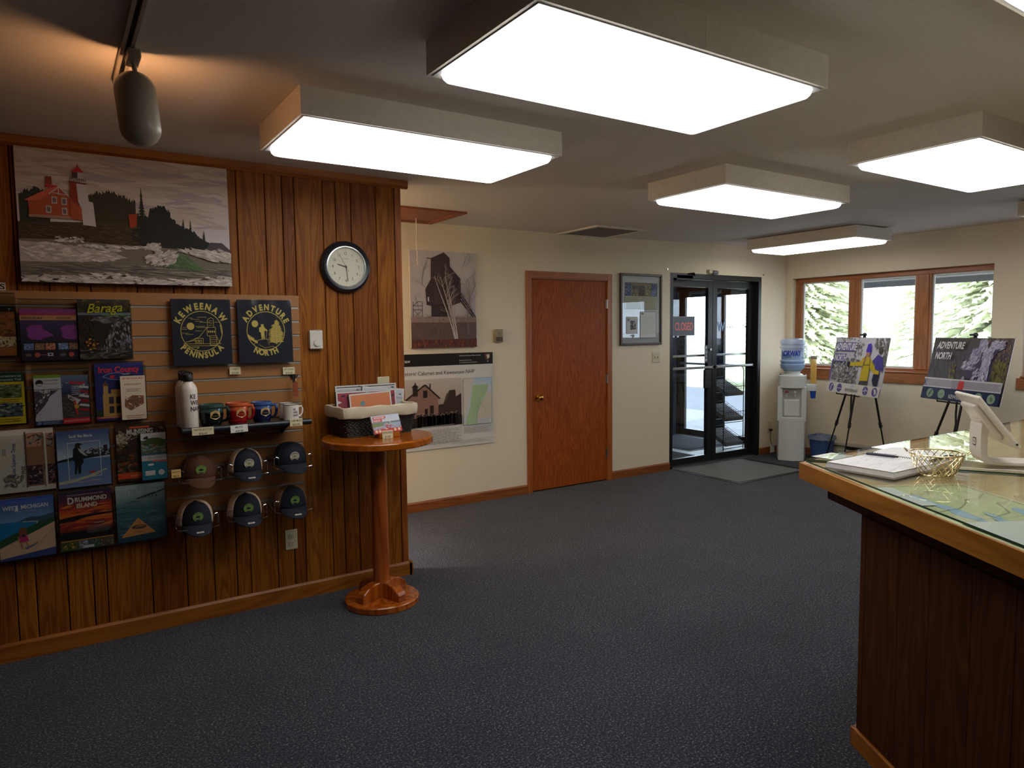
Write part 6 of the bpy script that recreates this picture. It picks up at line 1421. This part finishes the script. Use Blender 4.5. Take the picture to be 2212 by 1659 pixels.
# ------------------------------------------------------------------ shelf with bottles and mugs
M_SHB = plain('black_shelf_metal', (30, 34, 42), .35, var=.03)
sh_ = thing('display_shelf', 'black slatwall shelf with a rounded front edge holding bottles and mugs', 'shelf', (.825, SY, 1.048))
MB().box(-.285, .285, -.235, 0, .006, .020).build('shelf_board', M_SHB, sh_)
MB().cyl((-.318, -.245, .013), (.318, -.245, .013), .0155, seg=20).build('front_tube', M_SHB, sh_)
for x in (-.18, .0, .22): MB().prism([(0, 0), (-.2, 0), (-.03, -.075), (0, -.075)], x - .002, x + .002, M=Matrix(((0, 0, 1, 0), (1, 0, 0, 0), (0, 1, 0, .006), (0, 0, 0, 1)))).build('bracket', M_BLKM, sh_)
ST = 1.0685
M_ENW = plain('white_enamel', (226, 216, 204), .22, var=.01)
def bottle(): 
    t = thing('water_flask', 'x', 'water bottle', (0, 0, 0), group='white metal bottles at the left end of the shelf')
    MB().lathe([(0, 0), (.038, 0), (.0405, .004), (.0405, .185), (.039, .200), (.032, .216), (.024, .226), (.0215, .232), (.0215, .236), (0, .236)], 36, cap=False).build('body', M_ENW, t)
    MB().lathe([(.0225, .234), (.0235, .238), (.0235, .262), (.020, .268), (0, .269)], 24, cap=False).build('screw_cap', M_BLACK, t)
    MB().tube([(-.018, 0, .262), (-.021, 0, .272), (-.012, 0, .280), (.012, 0, .280), (.021, 0, .272), (.018, 0, .262)], .0045, 8).build('carry_loop', M_BLACK, t)
    for i, tx in enumerate(('KE', 'WEE', 'NAW')):
        A_ = Art(2, 2, 2000, 2000, (0, 0, 0)); A_.V = []; A_.F = []; A_.C = []; A_.text(tx, 1000, 1000, 30, (30, 34, 44), 'l', .85, bold=.03)
        A_.V = [(.0409 * math.cos(-PI / 2 + .0 + x / .0409), .0409 * math.sin(-PI / 2 + .0 + x / .0409), .150 - i * .031 + z - 1.0) for x, y, z in A_.V]
        A_.build('lettering', PRINT_S, t)
    return t
B0 = bottle()
for i, (y, lb) in enumerate(((3.766, 'front white metal bottle with KE WEE NAW lettering on the shelf'), (3.852, 'middle white metal bottle, half hidden behind the front one'), (3.925 - .002, 'rear white metal bottle, only its left edge seen'))):
    o = B0 if i == 0 else dup(B0)
    o.location = (.551, y, ST); o['label'] = lb
def mug(name, label, x, y, r, h, col_top, col_bot, big=True, group='stoneware mugs on the shelf'):
    t = thing(name, label, 'mug', (x, y, ST), group=group)
    m, nt, b = newmat(name + '_glaze_' + label.split()[0])
    tc = nt.nodes.new('ShaderNodeTexCoord'); sp_ = nt.nodes.new('ShaderNodeSeparateXYZ'); nt.links.new(tc.outputs['Object'], sp_.inputs[0])
    nz = noise(nt, tc.outputs['Object'], 18, 2); ad = nt.nodes.new('ShaderNodeMath'); ad.operation = 'MULTIPLY_ADD'; ad.inputs[1].default_value = .05; nt.links.new(nz.outputs['Fac'], ad.inputs[0]); nt.links.new(sp_.outputs[2], ad.inputs[2])
    r_ = ramp(nt, ad.outputs[0], [(h * .62 + .025, col_bot), (h * .62 + .030, col_top)]); nt.links.new(r_.outputs[0], b.inputs['Base Color']); b.inputs['Roughness'].default_value = .14
    if big: prof = [(0, 0), (r * .70, 0), (r * .80, .006), (r * .97, h * .45), (r * .95, h * .75), (r * .93, h * .82), (r * 1.02, h * .88), (r * 1.02, h), (r * .94, h), (r * .88, h * .8), (r * .88, .02), (0, .012)]
    else: prof = [(0, 0), (r * .93, 0), (r, .004), (r, h), (r * 1.03, h + .001), (r * .96, h), (r * .95, .006), (0, .005)]
    MB().lathe(prof, 40, cap=False).build('body', m, t)
    hp = [(r * .9, 0, h * .82), (r * 1.35, 0, h * .86), (r * 1.48, 0, h * .68), (r * 1.43, 0, h * .42), (r * 1.2, 0, h * .26), (r * .93, 0, h * .24)]
    MB().tube(hp, .0075 if big else .005, 10).build('handle', m, t)
    if big:
        A_ = Art(2, 2, 2000, 2000, (0, 0, 0)); A_.V = []; A_.F = []; A_.C = []
        A_.poly([(976, 984), (1000, 974), (1024, 984), (1026, 1010), (1000, 1022), (974, 1010)], (196, 160, 100)).text('KEWEENAW', 1000, 1006, 9, (120, 90, 40), 'c', .8, bold=.02).poly([(992, 990), (1000, 982), (1008, 990)], (120, 110, 70))
        A_.V = [((r * .985 - y) * math.cos(-PI / 2 + .68 + x / r), (r * .985 - y) * math.sin(-PI / 2 + .68 + x / r), h * .52 + z - 1.0) for x, y, z in A_.V]
        A_.build('clay_medallion', PRINT_S, t)
    else:
        MB().torus((0, 0, h), r * 1.0, .0016, 40, 6).build('dark_rim', M_BLACK, t)
        for i, tx in enumerate(('KE', 'WEE', 'NAW')):
            A_ = Art(2, 2, 2000, 2000, (0, 0, 0)); A_.V = []; A_.F = []; A_.C = []; A_.text(tx, 1000, 1000, 15, (30, 34, 44), 'l', .85, bold=.03)
            A_.V = [((r + .0004) * math.cos(-PI / 2 + .05 + x / r), (r + .0004) * math.sin(-PI / 2 + .05 + x / r), .056 - i * .016 + z - 1.0) for x, y, z in A_.V]
            A_.build('lettering', PRINT_S, t)
    t.rotation_euler = (0, 0, -.5 if big else -.05); return t
mug('stoneware_mug', 'dark green stoneware mug with a tan medallion on the shelf', .655, 3.79, .060, .112, (60, 84, 78), (14, 26, 26))
mug('stoneware_mug', 'red and orange stoneware mug with a tan medallion on the shelf', .782, 3.79, .056, .112, (206, 100, 60), (150, 22, 26))
mug('stoneware_mug', 'blue stoneware mug with a tan medallion on the shelf', .905, 3.795, .053, .108, (70, 100, 156), (20, 30, 66))
mug('enamel_mug', 'front white enamel camp mug with KE WEE NAW lettering', 1.052, 3.77, .041, .086, (226, 220, 210), (224, 218, 208), False, 'white enamel camp mugs')
mug('enamel_mug', 'rear white enamel camp mug behind the lettered front one', 1.056, 3.866, .041, .086, (225, 220, 210), (224, 218, 208), False, 'white enamel camp mugs')
ptag(.5985, 3.700, 1.038, .100, .038, ['WATER BOTTLES', '$20.00'], 'cream price tag under the white bottles on the shelf edge'); ptag(.770, 3.700, 1.036, .084, .038, ['MUGS', '$30.00'], 'crumpled white price tag under the red mug on the shelf edge', rot=-.03, bgc=(226, 224, 216)); ptag(1.058, 3.700, 1.044, .066, .040, ['CAMP MUGS', '$20.00'], 'cream price tag under the white enamel mug on the shelf edge')
# key fob on a hook
kf = thing('key_fob', 'brown leather key fob hanging from a black hook beside the shelf', 'key fob', (1.112, SY, 1.294))
MB().tube([(0.012, 0, 0), (.012, -.05, -.004), (.012, -.075, .0), (.012, -.082, .012)], .003, 8).box(.0, .024, -.012, 0, -.012, .012).build('hook', M_BLKM, kf)
MB().torus((.006, -.062, -.020), .010, .0014, 22, 6, n='X').build('split_ring', M_CHROME, kf)
MB().prism([(-.012, -.030), (.012, -.030), (.014, -.042), (.014, -.105), (.006, -.112), (-.006, -.112), (-.014, -.105), (-.014, -.042)], -.0015, .0015, M=Matrix(((1, 0, 0, .006), (0, 0, -1, -.062), (0, 1, 0, 0), (0, 0, 0, 1)))).build('leather_tab', plain('tan_leather', (140, 66, 36), .5), kf)
MB().box(-.006, .006, -.058, -.054, -.05, .008).build('webbing_strap', M_BLACK, kf)
# ------------------------------------------------------------------ caps on wire brackets
M_NVC = plain('navy_twill', (20, 28, 42), .85, bmp=.0006, scale=300); M_MSH = plain('pale_mesh', (206, 178, 150), .9, var=.12, scale=260, bmp=.001); M_BRN = plain('brown_cotton', (84, 50, 32), .9, bmp=.0006, scale=260); M_MSB = plain('brown_mesh', (120, 84, 60), .9, var=.1, scale=260)
def cap_thing(x, z, front, rear, vis, patch, label, sticker=True):
    t = thing('baseball_cap', label, 'cap', (x, 3.85, z), group='caps on the slatwall'); t.rotation_euler = (math.radians(8), 0, 0)
    def P(th, ph):
        ex = .087 * (math.cos(ph) ** .6); ey = .094 * (math.cos(ph) ** .6); fr = max(0.0, -math.sin(th)) ** 2
        zz = (.106 + .012 * fr) * math.sin(ph) ** .85
        return (ex * math.cos(th), ey * math.sin(th), zz)
    def patchmesh(t0, t1, nm, m, off=0.0):
        n, q = 20, 10; vs = []; fs = []
        for i in range(n + 1):
            for j in range(q + 1): p = P(t0 + (t1 - t0) * i / n, (PI / 2 - .02) * j / q); vs.append((p[0] * (1 + off), p[1] * (1 + off), p[2] * (1 + off)))
        for i in range(n):
            for j in range(q): fs.append((i * (q + 1) + j, (i + 1) * (q + 1) + j, (i + 1) * (q + 1) + j + 1, i * (q + 1) + j + 1))
        o = MB().add(vs, fs, True).build(nm, m, t); s_ = o.modifiers.new('t', 'SOLIDIFY'); s_.thickness = .002; return o
    c0 = -PI / 2; hw = math.radians(54)
    patchmesh(c0 - hw, c0 + hw, 'front_panel', front, .006); patchmesh(c0 + hw, c0 + 2 * PI - hw, 'rear_panels', rear)
    MB().ball((0, 0, .107), .006, .006, .004, 12, 8).build('top_button', front, t)
    # visor
    n, q = 18, 6; vs = []; fs = []
    for j in range(q + 1):
        r_ = j / q
        for i in range(n + 1):
            th_ = c0 - hw + 2 * hw * i / n; s_ = math.sin(PI * i / n) ** .7
            bx, by, _ = P(th_, 0); vs.append((bx * (1 + .06 * r_ * s_), by - .084 * r_ * s_, .004 + .010 * r_ * 0 - .028 * r_ * s_ - .012 * (1 - math.sin(PI * i / n)) * r_ + .010 * s_ * (1 - r_) * 0 + .014 * math.sin(PI * i / n) * .6))
    for j in range(q):
        for i in range(n): k = j * (n + 1) + i; fs.append((k, k + 1, k + n + 2, k + n + 1))
    v_ = MB().add(vs, fs, True).build('visor', vis, t); v_.modifiers.new('t', 'SOLIDIFY').thickness = .003
    if sticker:
        st_ = Art(.034, .010, 340, 100, (206, 200, 190), t=.0004); st_.poly([(90, 40), (170, 5), (250, 40)], (190, 120, 90)).text('OUTDOOR', 170, 84, 46, (110, 110, 110), 'c', 1.0)
        so_ = st_.build('visor_sticker', PRINT_S, v_); so_.matrix_local = basis((.0, -.156, -.0035), (1, 0, 0), (0, .35, -.93), (0, .93, .35))
    pa = Art(.050, .050, 100, 100, (0, 0, 0), t=.002); pa.V = []; pa.F = []; pa.C = []
    if patch == 'green': pa.ell(50, 50, 50, 50, (126, 160, 84), 36).ring(50, 50, 50, 50, 4, (96, 130, 66), 36).ell(50, 52, 22, 11, (30, 44, 44)).poly([(30, 54), (50, 36), (70, 50), (60, 60)], (30, 44, 44)).arc('MICHIGAN', 50, 50, 40, 12, (30, 50, 40), 220, 320, .02, 1.0, down=True).arc('KEWEENAW', 50, 50, 32, 12, (70, 100, 56), 150, 30, .02, 1.0)
    else: pa.ell(50, 50, 50, 50, (206, 200, 176), 36).ring(50, 50, 26, 26, 1.5, (120, 140, 90), 30).ell(50, 52, 20, 12, (136, 156, 110)).arc('KEWEENAW', 50, 50, 31, 15, (40, 44, 44), 160, 20, .03, 1.0).arc('MICHIGAN USA', 50, 50, 43, 13, (40, 44, 44), 215, 325, .03, .9, down=True)
    po = pa.build('round_patch', PRINT_M, t); yy, zz = -.0945, .038; po.matrix_local = basis((.0, yy + .003, zz - .005), (1, 0, 0), (0, .94, .25), (0, .25, .968))
    return t
def bracket(x, z, label, first=[None]):
    if first[0]:
        return dup(first[0], (x, SY, z), label)
    t = thing('cap_bracket', label, 'wire bracket', (x, SY, z), group='chrome wire cap brackets'); first[0] = t
    pts = [(-.09 + .18 * i / 16, -.205 - .028 * math.sin(PI * i / 16), -.012) for i in range(17)]
    MB().tube([(-.10, 0, .004), (-.10, -.12, -.006), (-.098, -.19, -.012)] + pts + [(.098, -.19, -.012), (.10, -.12, -.006), (.10, 0, .004)], .0026, 8).build('lower_hoop', M_CHROME, t)
    for s_ in (-1, 1):
        MB().tube([(s_ * .10, -.16, -.010), (s_ * .10, -.165, .040), (s_ * .094, -.168, .046), (s_ * .082, -.170, .044), (s_ * .078, -.171, .034)], .0022, 8).tube([(s_ * .10, -.005, .035), (s_ * .10, -.165, .036)], .0018, 6).build('side_prong', M_CHROME, t)
    MB().box(-.10, .10, -.0035, -.0005, -.004, .036).build('back_plate', M_ACR, t)
    return t
CAPS = [(.590, .812, M_BRN, M_BRN, M_BRN, 'green', 'all brown cap with a green round patch, upper left of six', False),
        (.822, .818, M_NVC, M_MSH, M_NVC, 'white', 'navy cap with pale mesh sides and a white round patch, upper middle', True),
        (1.058, .830, M_NVC, M_NVC, M_NVC, 'white', 'all navy cap with a white round patch, upper right', False),
        (.566, .575, M_NVC, M_MSH, M_NVC, 'green', 'navy cap with pale mesh sides and green patch, lower left', True),
        (.810, .583, M_NVC, M_MSH, M_NVC, 'green', 'navy cap with pale mesh sides and green patch, lower middle', True),
        (1.052, .590, M_NVC, M_MSB, M_NVC, 'green', 'navy cap with brown mesh sides and green patch, lower right', True)]
BPOS = ['brown cap at the upper left', 'navy and pale mesh cap at the upper middle', 'all navy cap at the upper right', 'cap at the lower left of the six', 'cap at the lower middle of the six', 'brown meshed cap at the lower right']
for bi, (x, z, f_, r_, v_, p_, lb, st_) in enumerate(CAPS):
    cap_thing(x, z, f_, r_, v_, p_, lb, st_); bracket(x + .005, z - .005, 'chrome wire bracket holding the ' + BPOS[bi])
ptag(.475, 3.742, .832, .042, .040, ['HATS', '$25.00'], 'yellow price tag beside the brown cap', bgc=(214, 176, 100))
# ------------------------------------------------------------------ round pedestal table
M_RED = wood('varnished_cedar', (120, 50, 8), (164, 80, 20), (182, 100, 34), 'Z', .2, 5, knots=3.5, coat=.4)
M_REDX = wood('varnished_cedar_top', (132, 62, 8), (162, 84, 16), (178, 100, 26), 'X', .2, 4, knots=2.5, coat=.4)
M_REDD = wood('dark_varnished_collar', (44, 18, 12), (60, 26, 16), (70, 32, 20), 'X', .35, 5)
pt = thing('pedestal_table', 'small round varnished log pedestal table beside the plank wall', 'table', (1.50, 3.665, 0))
rq = random.Random(4)
def wavydisc(R, z0, z1, wob, seed, chamfer=0.0):
    rg = random.Random(seed); n = 60; off = [sum(rg.uniform(-1, 1) * math.cos(k * 2 * PI * i / n + rg.random()) for k in (2,)) * 0 for i in range(n)]
    ph = [rg.uniform(0, 6) for _ in range(4)]
    def rad(i): a = 2 * PI * i / n; return R * (1 + wob * (math.sin(3 * a + ph[0]) + .6 * math.sin(7 * a + ph[1]) + .4 * math.sin(12 * a + ph[2])))
    rows = []
    for z, dr in ((z0, -.004), (z0 + .004, 0), (z1 - chamfer - .002, 0), (z1 - .001, -chamfer), (z1, -chamfer - .003)): rows.append([((rad(i) + dr) * math.cos(2 * PI * i / n), (rad(i) + dr) * math.sin(2 * PI * i / n), z) for i in range(n)])
    m_ = MB(); vs = [p for r_ in rows for p in r_]; fs = []
    for j in range(4):
        for i in range(n): fs.append((j * n + i, j * n + (i + 1) % n, (j + 1) * n + (i + 1) % n, (j + 1) * n + i))
    m_.add(vs, fs, True); m_.add(rows[0][::-1], [tuple(range(n))]); m_.add(rows[-1], [tuple(range(n))]); return m_
wavydisc(.308, .915, .955, .006, 1, .006).build('tabletop', M_REDX, pt)
MB().lathe([(0, .875), (.085, .878), (.125, .893), (.142, .916), (0, .916)], 40, cap=False).build('collar', M_REDD, pt)
wavydisc(.208, 0, .038, .008, 2, .004).build('base_disc', M_RED, pt)
pp = []
for i in range(14): t_ = i / 13; pp.append((.049 - .006 * t_ + .0015 * math.sin(i * 2.1), .036 + .85 * t_))
g = MB().lathe(pp, 28, cap=False); g.build('log_pole', M_RED, pt)
for k in range(4):
    an = math.radians(-70 + 90 * k); d = Vector((math.cos(an), math.sin(an), 0)); n_ = Vector((-d.y, d.x, 0)); w_ = .030
    prof = [(.035, .038), (.165, .038), (.165, .070), (.155, .088), (.120, .112), (.075, .124), (.035, .126)]
    vs = [tuple(d * r_ + n_ * s_ * w_ + Vector((0, 0, z))) for s_ in (-1, 1) for r_, z in prof]; m_ = len(prof)
    MB().add(vs, [tuple(range(m_)), tuple(range(2 * m_ - 1, m_ - 1, -1))] + [(i, m_ + i, m_ + (i + 1) % m_, (i + 1) % m_) for i in range(m_)]).build('brace', M_RED, pt, bevel=.006, seg=3)
# lined wicker basket
M_WICK = plain('black_wicker', (26, 22, 20), .5, var=.3, scale=200)
bk = thing('lined_basket', 'black wicker basket with a cream cloth liner on the round table', 'basket', (1.518, 3.795, .955), .045)
def rectrow(w, d, r, z, n=5):
    pts = []
    for cx, cy, s0 in ((w - r, d - r, 0), (-w + r, d - r, 1), (-w + r, -d + r, 2), (w - r, -d + r, 3)):
        for q_ in range(n): an = s0 * PI / 2 + q_ * PI / 2 / (n - 1); pts.append((cx + r * math.cos(an), cy + r * math.sin(an), z))
    return pts
loft([rectrow(.197, .105, .02, 0), rectrow(.212, .122, .022, .08), rectrow(.226, .136, .024, .158), rectrow(.220, .130, .022, .158), rectrow(.19, .10, .02, .008)], True, True).build('basket_shell', M_WICK, bk)
g = MB()
for i in range(17):
    z = .004 + i * .0088; t_ = z / .158; row = rectrow(.197 + .029 * t_ + .002, .105 + .031 * t_ + .002, .021, z, 4)
    pts = []
    for (x0, y0_, z0), (x1, y1_, z1) in zip(row, row[1:] + row[:1]):
        L = math.hypot(x1 - x0, y1_ - y0_); m_ = max(1, int(L / .012))
        for q in range(m_): f_ = q / m_; s_ = .0016 * (1 if (len(pts) + i) % 2 else -1); x = x0 + (x1 - x0) * f_; y = y0_ + (y1_ - y0_) * f_; l = math.hypot(x, y); pts.append((x * (1 + s_ / l * 2), y * (1 + s_ / l * 2), z))
    g.tube(pts, .0042, 6, True)
g.build('woven_strands', M_WICK, bk)
lq = random.Random(8); rows_ = []
for w_, d_, z in ((.228, .139, .108), (.232, .143, .118), (.234, .146, .150), (.232, .143, .168), (.222, .133, .171), (.214, .126, .165), (.205, .118, .09)):
    row = rectrow(w_, d_, .022, z, 5); R_ = []
    for k in range(len(row)):
        (x0, y0_, z0), (x1, y1_, z1) = row[k], row[(k + 1) % len(row)]; m_ = max(1, int(math.hypot(x1 - x0, y1_ - y0_) / .03))
        for q in range(m_): f_ = q / m_; R_.append((x0 + (x1 - x0) * f_, y0_ + (y1_ - y0_) * f_, z0))
    rows_.append(R_)
mn = min(len(r_) for r_ in rows_)
def resample(r_, n):
    L = [0]
    for a_, b_ in zip(r_, r_[1:] + r_[:1]): L.append(L[-1] + math.dist(a_, b_))
    out = []
    for i in range(n):
        s_ = L[-1] * i / n; k = max(j for j in range(len(r_)) if L[j] <= s_); a_ = r_[k]; b_ = r_[(k + 1) % len(r_)]; f_ = (s_ - L[k]) / max(1e-6, L[k + 1] - L[k]); out.append(tuple(a_[c] + (b_[c] - a_[c]) * f_ for c in range(3)))
    return out
rows_ = [[(x * (1 + .006 * math.sin(i * .9 + j) ), y * (1 + .008 * math.sin(i * 1.1 + j * 2)), z + .0025 * math.sin(i * .7 + j)) for i, (x, y, z) in enumerate(resample(r_, 90))] for j, r_ in enumerate(rows_)]
loft(rows_, False, False).build('cloth_liner', plain('cream_linen', (206, 194, 168), .9, var=.04, scale=160, bmp=.0008), bk)
# framed prints standing in the basket
def fprint(x, y, w, h, label, seed, rot=0.0, lean=.15, cols=((206, 140, 90), (196, 100, 70)), ball_=False, fr=(40, 30, 28)):
    t = thing('matted_print', label, 'picture', (x, y, .968), group='prints standing in the cloth lined basket'); t.rotation_euler = (-lean, rot, .045)
    a = Art(w, h, w * 1000, h * 1000, (210, 208, 204), t=.003, side=(190, 186, 180), seed=seed); a.grad(8, 8, w * 1000 - 8, h * 1000 - 20, [(0, cols[0]), (1, cols[1])])
    if ball_: a.ell(w * 300, 60, 16, 14, (110, 140, 150))
    else: a.dabs(10, 10, w * 1000 - 10, 60, 26, 40, 14, [cols[1], (60, 60, 66), (190, 190, 196)], spread=.5)
    a.build('print', PRINT_S, t, Matrix.Translation((0, -.001, 0)))
    MB().box(-w / 2 - .002, w / 2 + .002, .0025, .008, 0, h + .001).build('backing', plain('frame_%d' % seed, fr, .4), t)
    return t
fprint(1.530, 3.880, .385, .262, 'rearmost dark framed print sticking up from the basket', 71, 0, .05, ((50, 40, 40), (90, 80, 76)), fr=(60, 26, 22))
fprint(1.520, 3.862, .375, .250, 'dark framed print with white mat, second from the back of the basket', 72, .0, .06, ((180, 180, 186), (120, 120, 126)))
fprint(1.600, 3.842, .270, .243, 'pale matted print standing at a slant in the basket', 73, .11, .08, ((190, 192, 198), (160, 160, 170)))
fprint(1.510, 3.818, .372, .232, 'black edged print with a red and black picture corner at its left', 74, 0, .10, ((160, 60, 70), (40, 50, 70)))
fprint(1.530, 3.792, .260, .222, 'orange sunset print with white border in front of the others', 75, -.035, .12, ((206, 130, 84), (200, 110, 80)), True)
# postcards on a small wooden stand
ws_ = thing('postcard_stand', 'small wooden block stand in front of the basket on the table', 'card stand', (1.531, 3.582, .955))
MB().box(-.060, .060, -.020, .022, 0, .026).build('block', M_REDX, ws_, bevel=.003)
a = Art(.168, .102, 168, 102, (206, 204, 206), t=.006, seed=80)
a.grad(0, 0, 168, 44, [(0, (190, 200, 220)), (1, (206, 208, 214))]).rect(0, 38, 168, 50, (110, 130, 130)).rect(0, 48, 168, 84, (160, 170, 190)).poly([(0, 44), (70, 50), (60, 60), (0, 66)], (120, 134, 70)).dabs(0, 60, 168, 84, 60, 16, 5, [(140, 150, 170), (190, 180, 180), (180, 100, 100)], spread=.4)
a.rect(8, 6, 84, 20, (206, 70, 60)).rect(8, 22, 60, 36, (206, 70, 60)).text('ADVENTURE', 12, 18, 13, (226, 222, 216), 'l', .86, bold=.03).text('NORTH', 12, 34, 13, (226, 222, 216), 'l', .86, bold=.03).rect(0, 80, 168, 102, (200, 50, 50)); a.dabs(74, 44, 108, 80, 26, 14, 6, [(200, 50, 56), (226, 210, 200), (120, 50, 50)], spread=1)
for x in (14, 34, 126, 150): a.ell(x, 90, 8, 8, (214, 200, 160))
a.text('KEWEENAW', 82, 94, 7, (226, 210, 190), 'c')
pcd = thing('postcard_pack', 'stack of adventure postcards with red footer on the wooden stand', 'postcards', (1.528, 3.574, .982)); pcd.rotation_euler = (math.radians(-24), math.radians(-2), .05)
a.build('front_card', PRINT_S, pcd); MB().box(-.083, .083, .006, .014, .001, .101).build('cards_behind', M_PAPER, pcd)
ptag(1.512, 3.552, .955, .062, .042, ['POSTCARDS', '$1.00'], 'cream price tag leaning on the small wooden card stand')
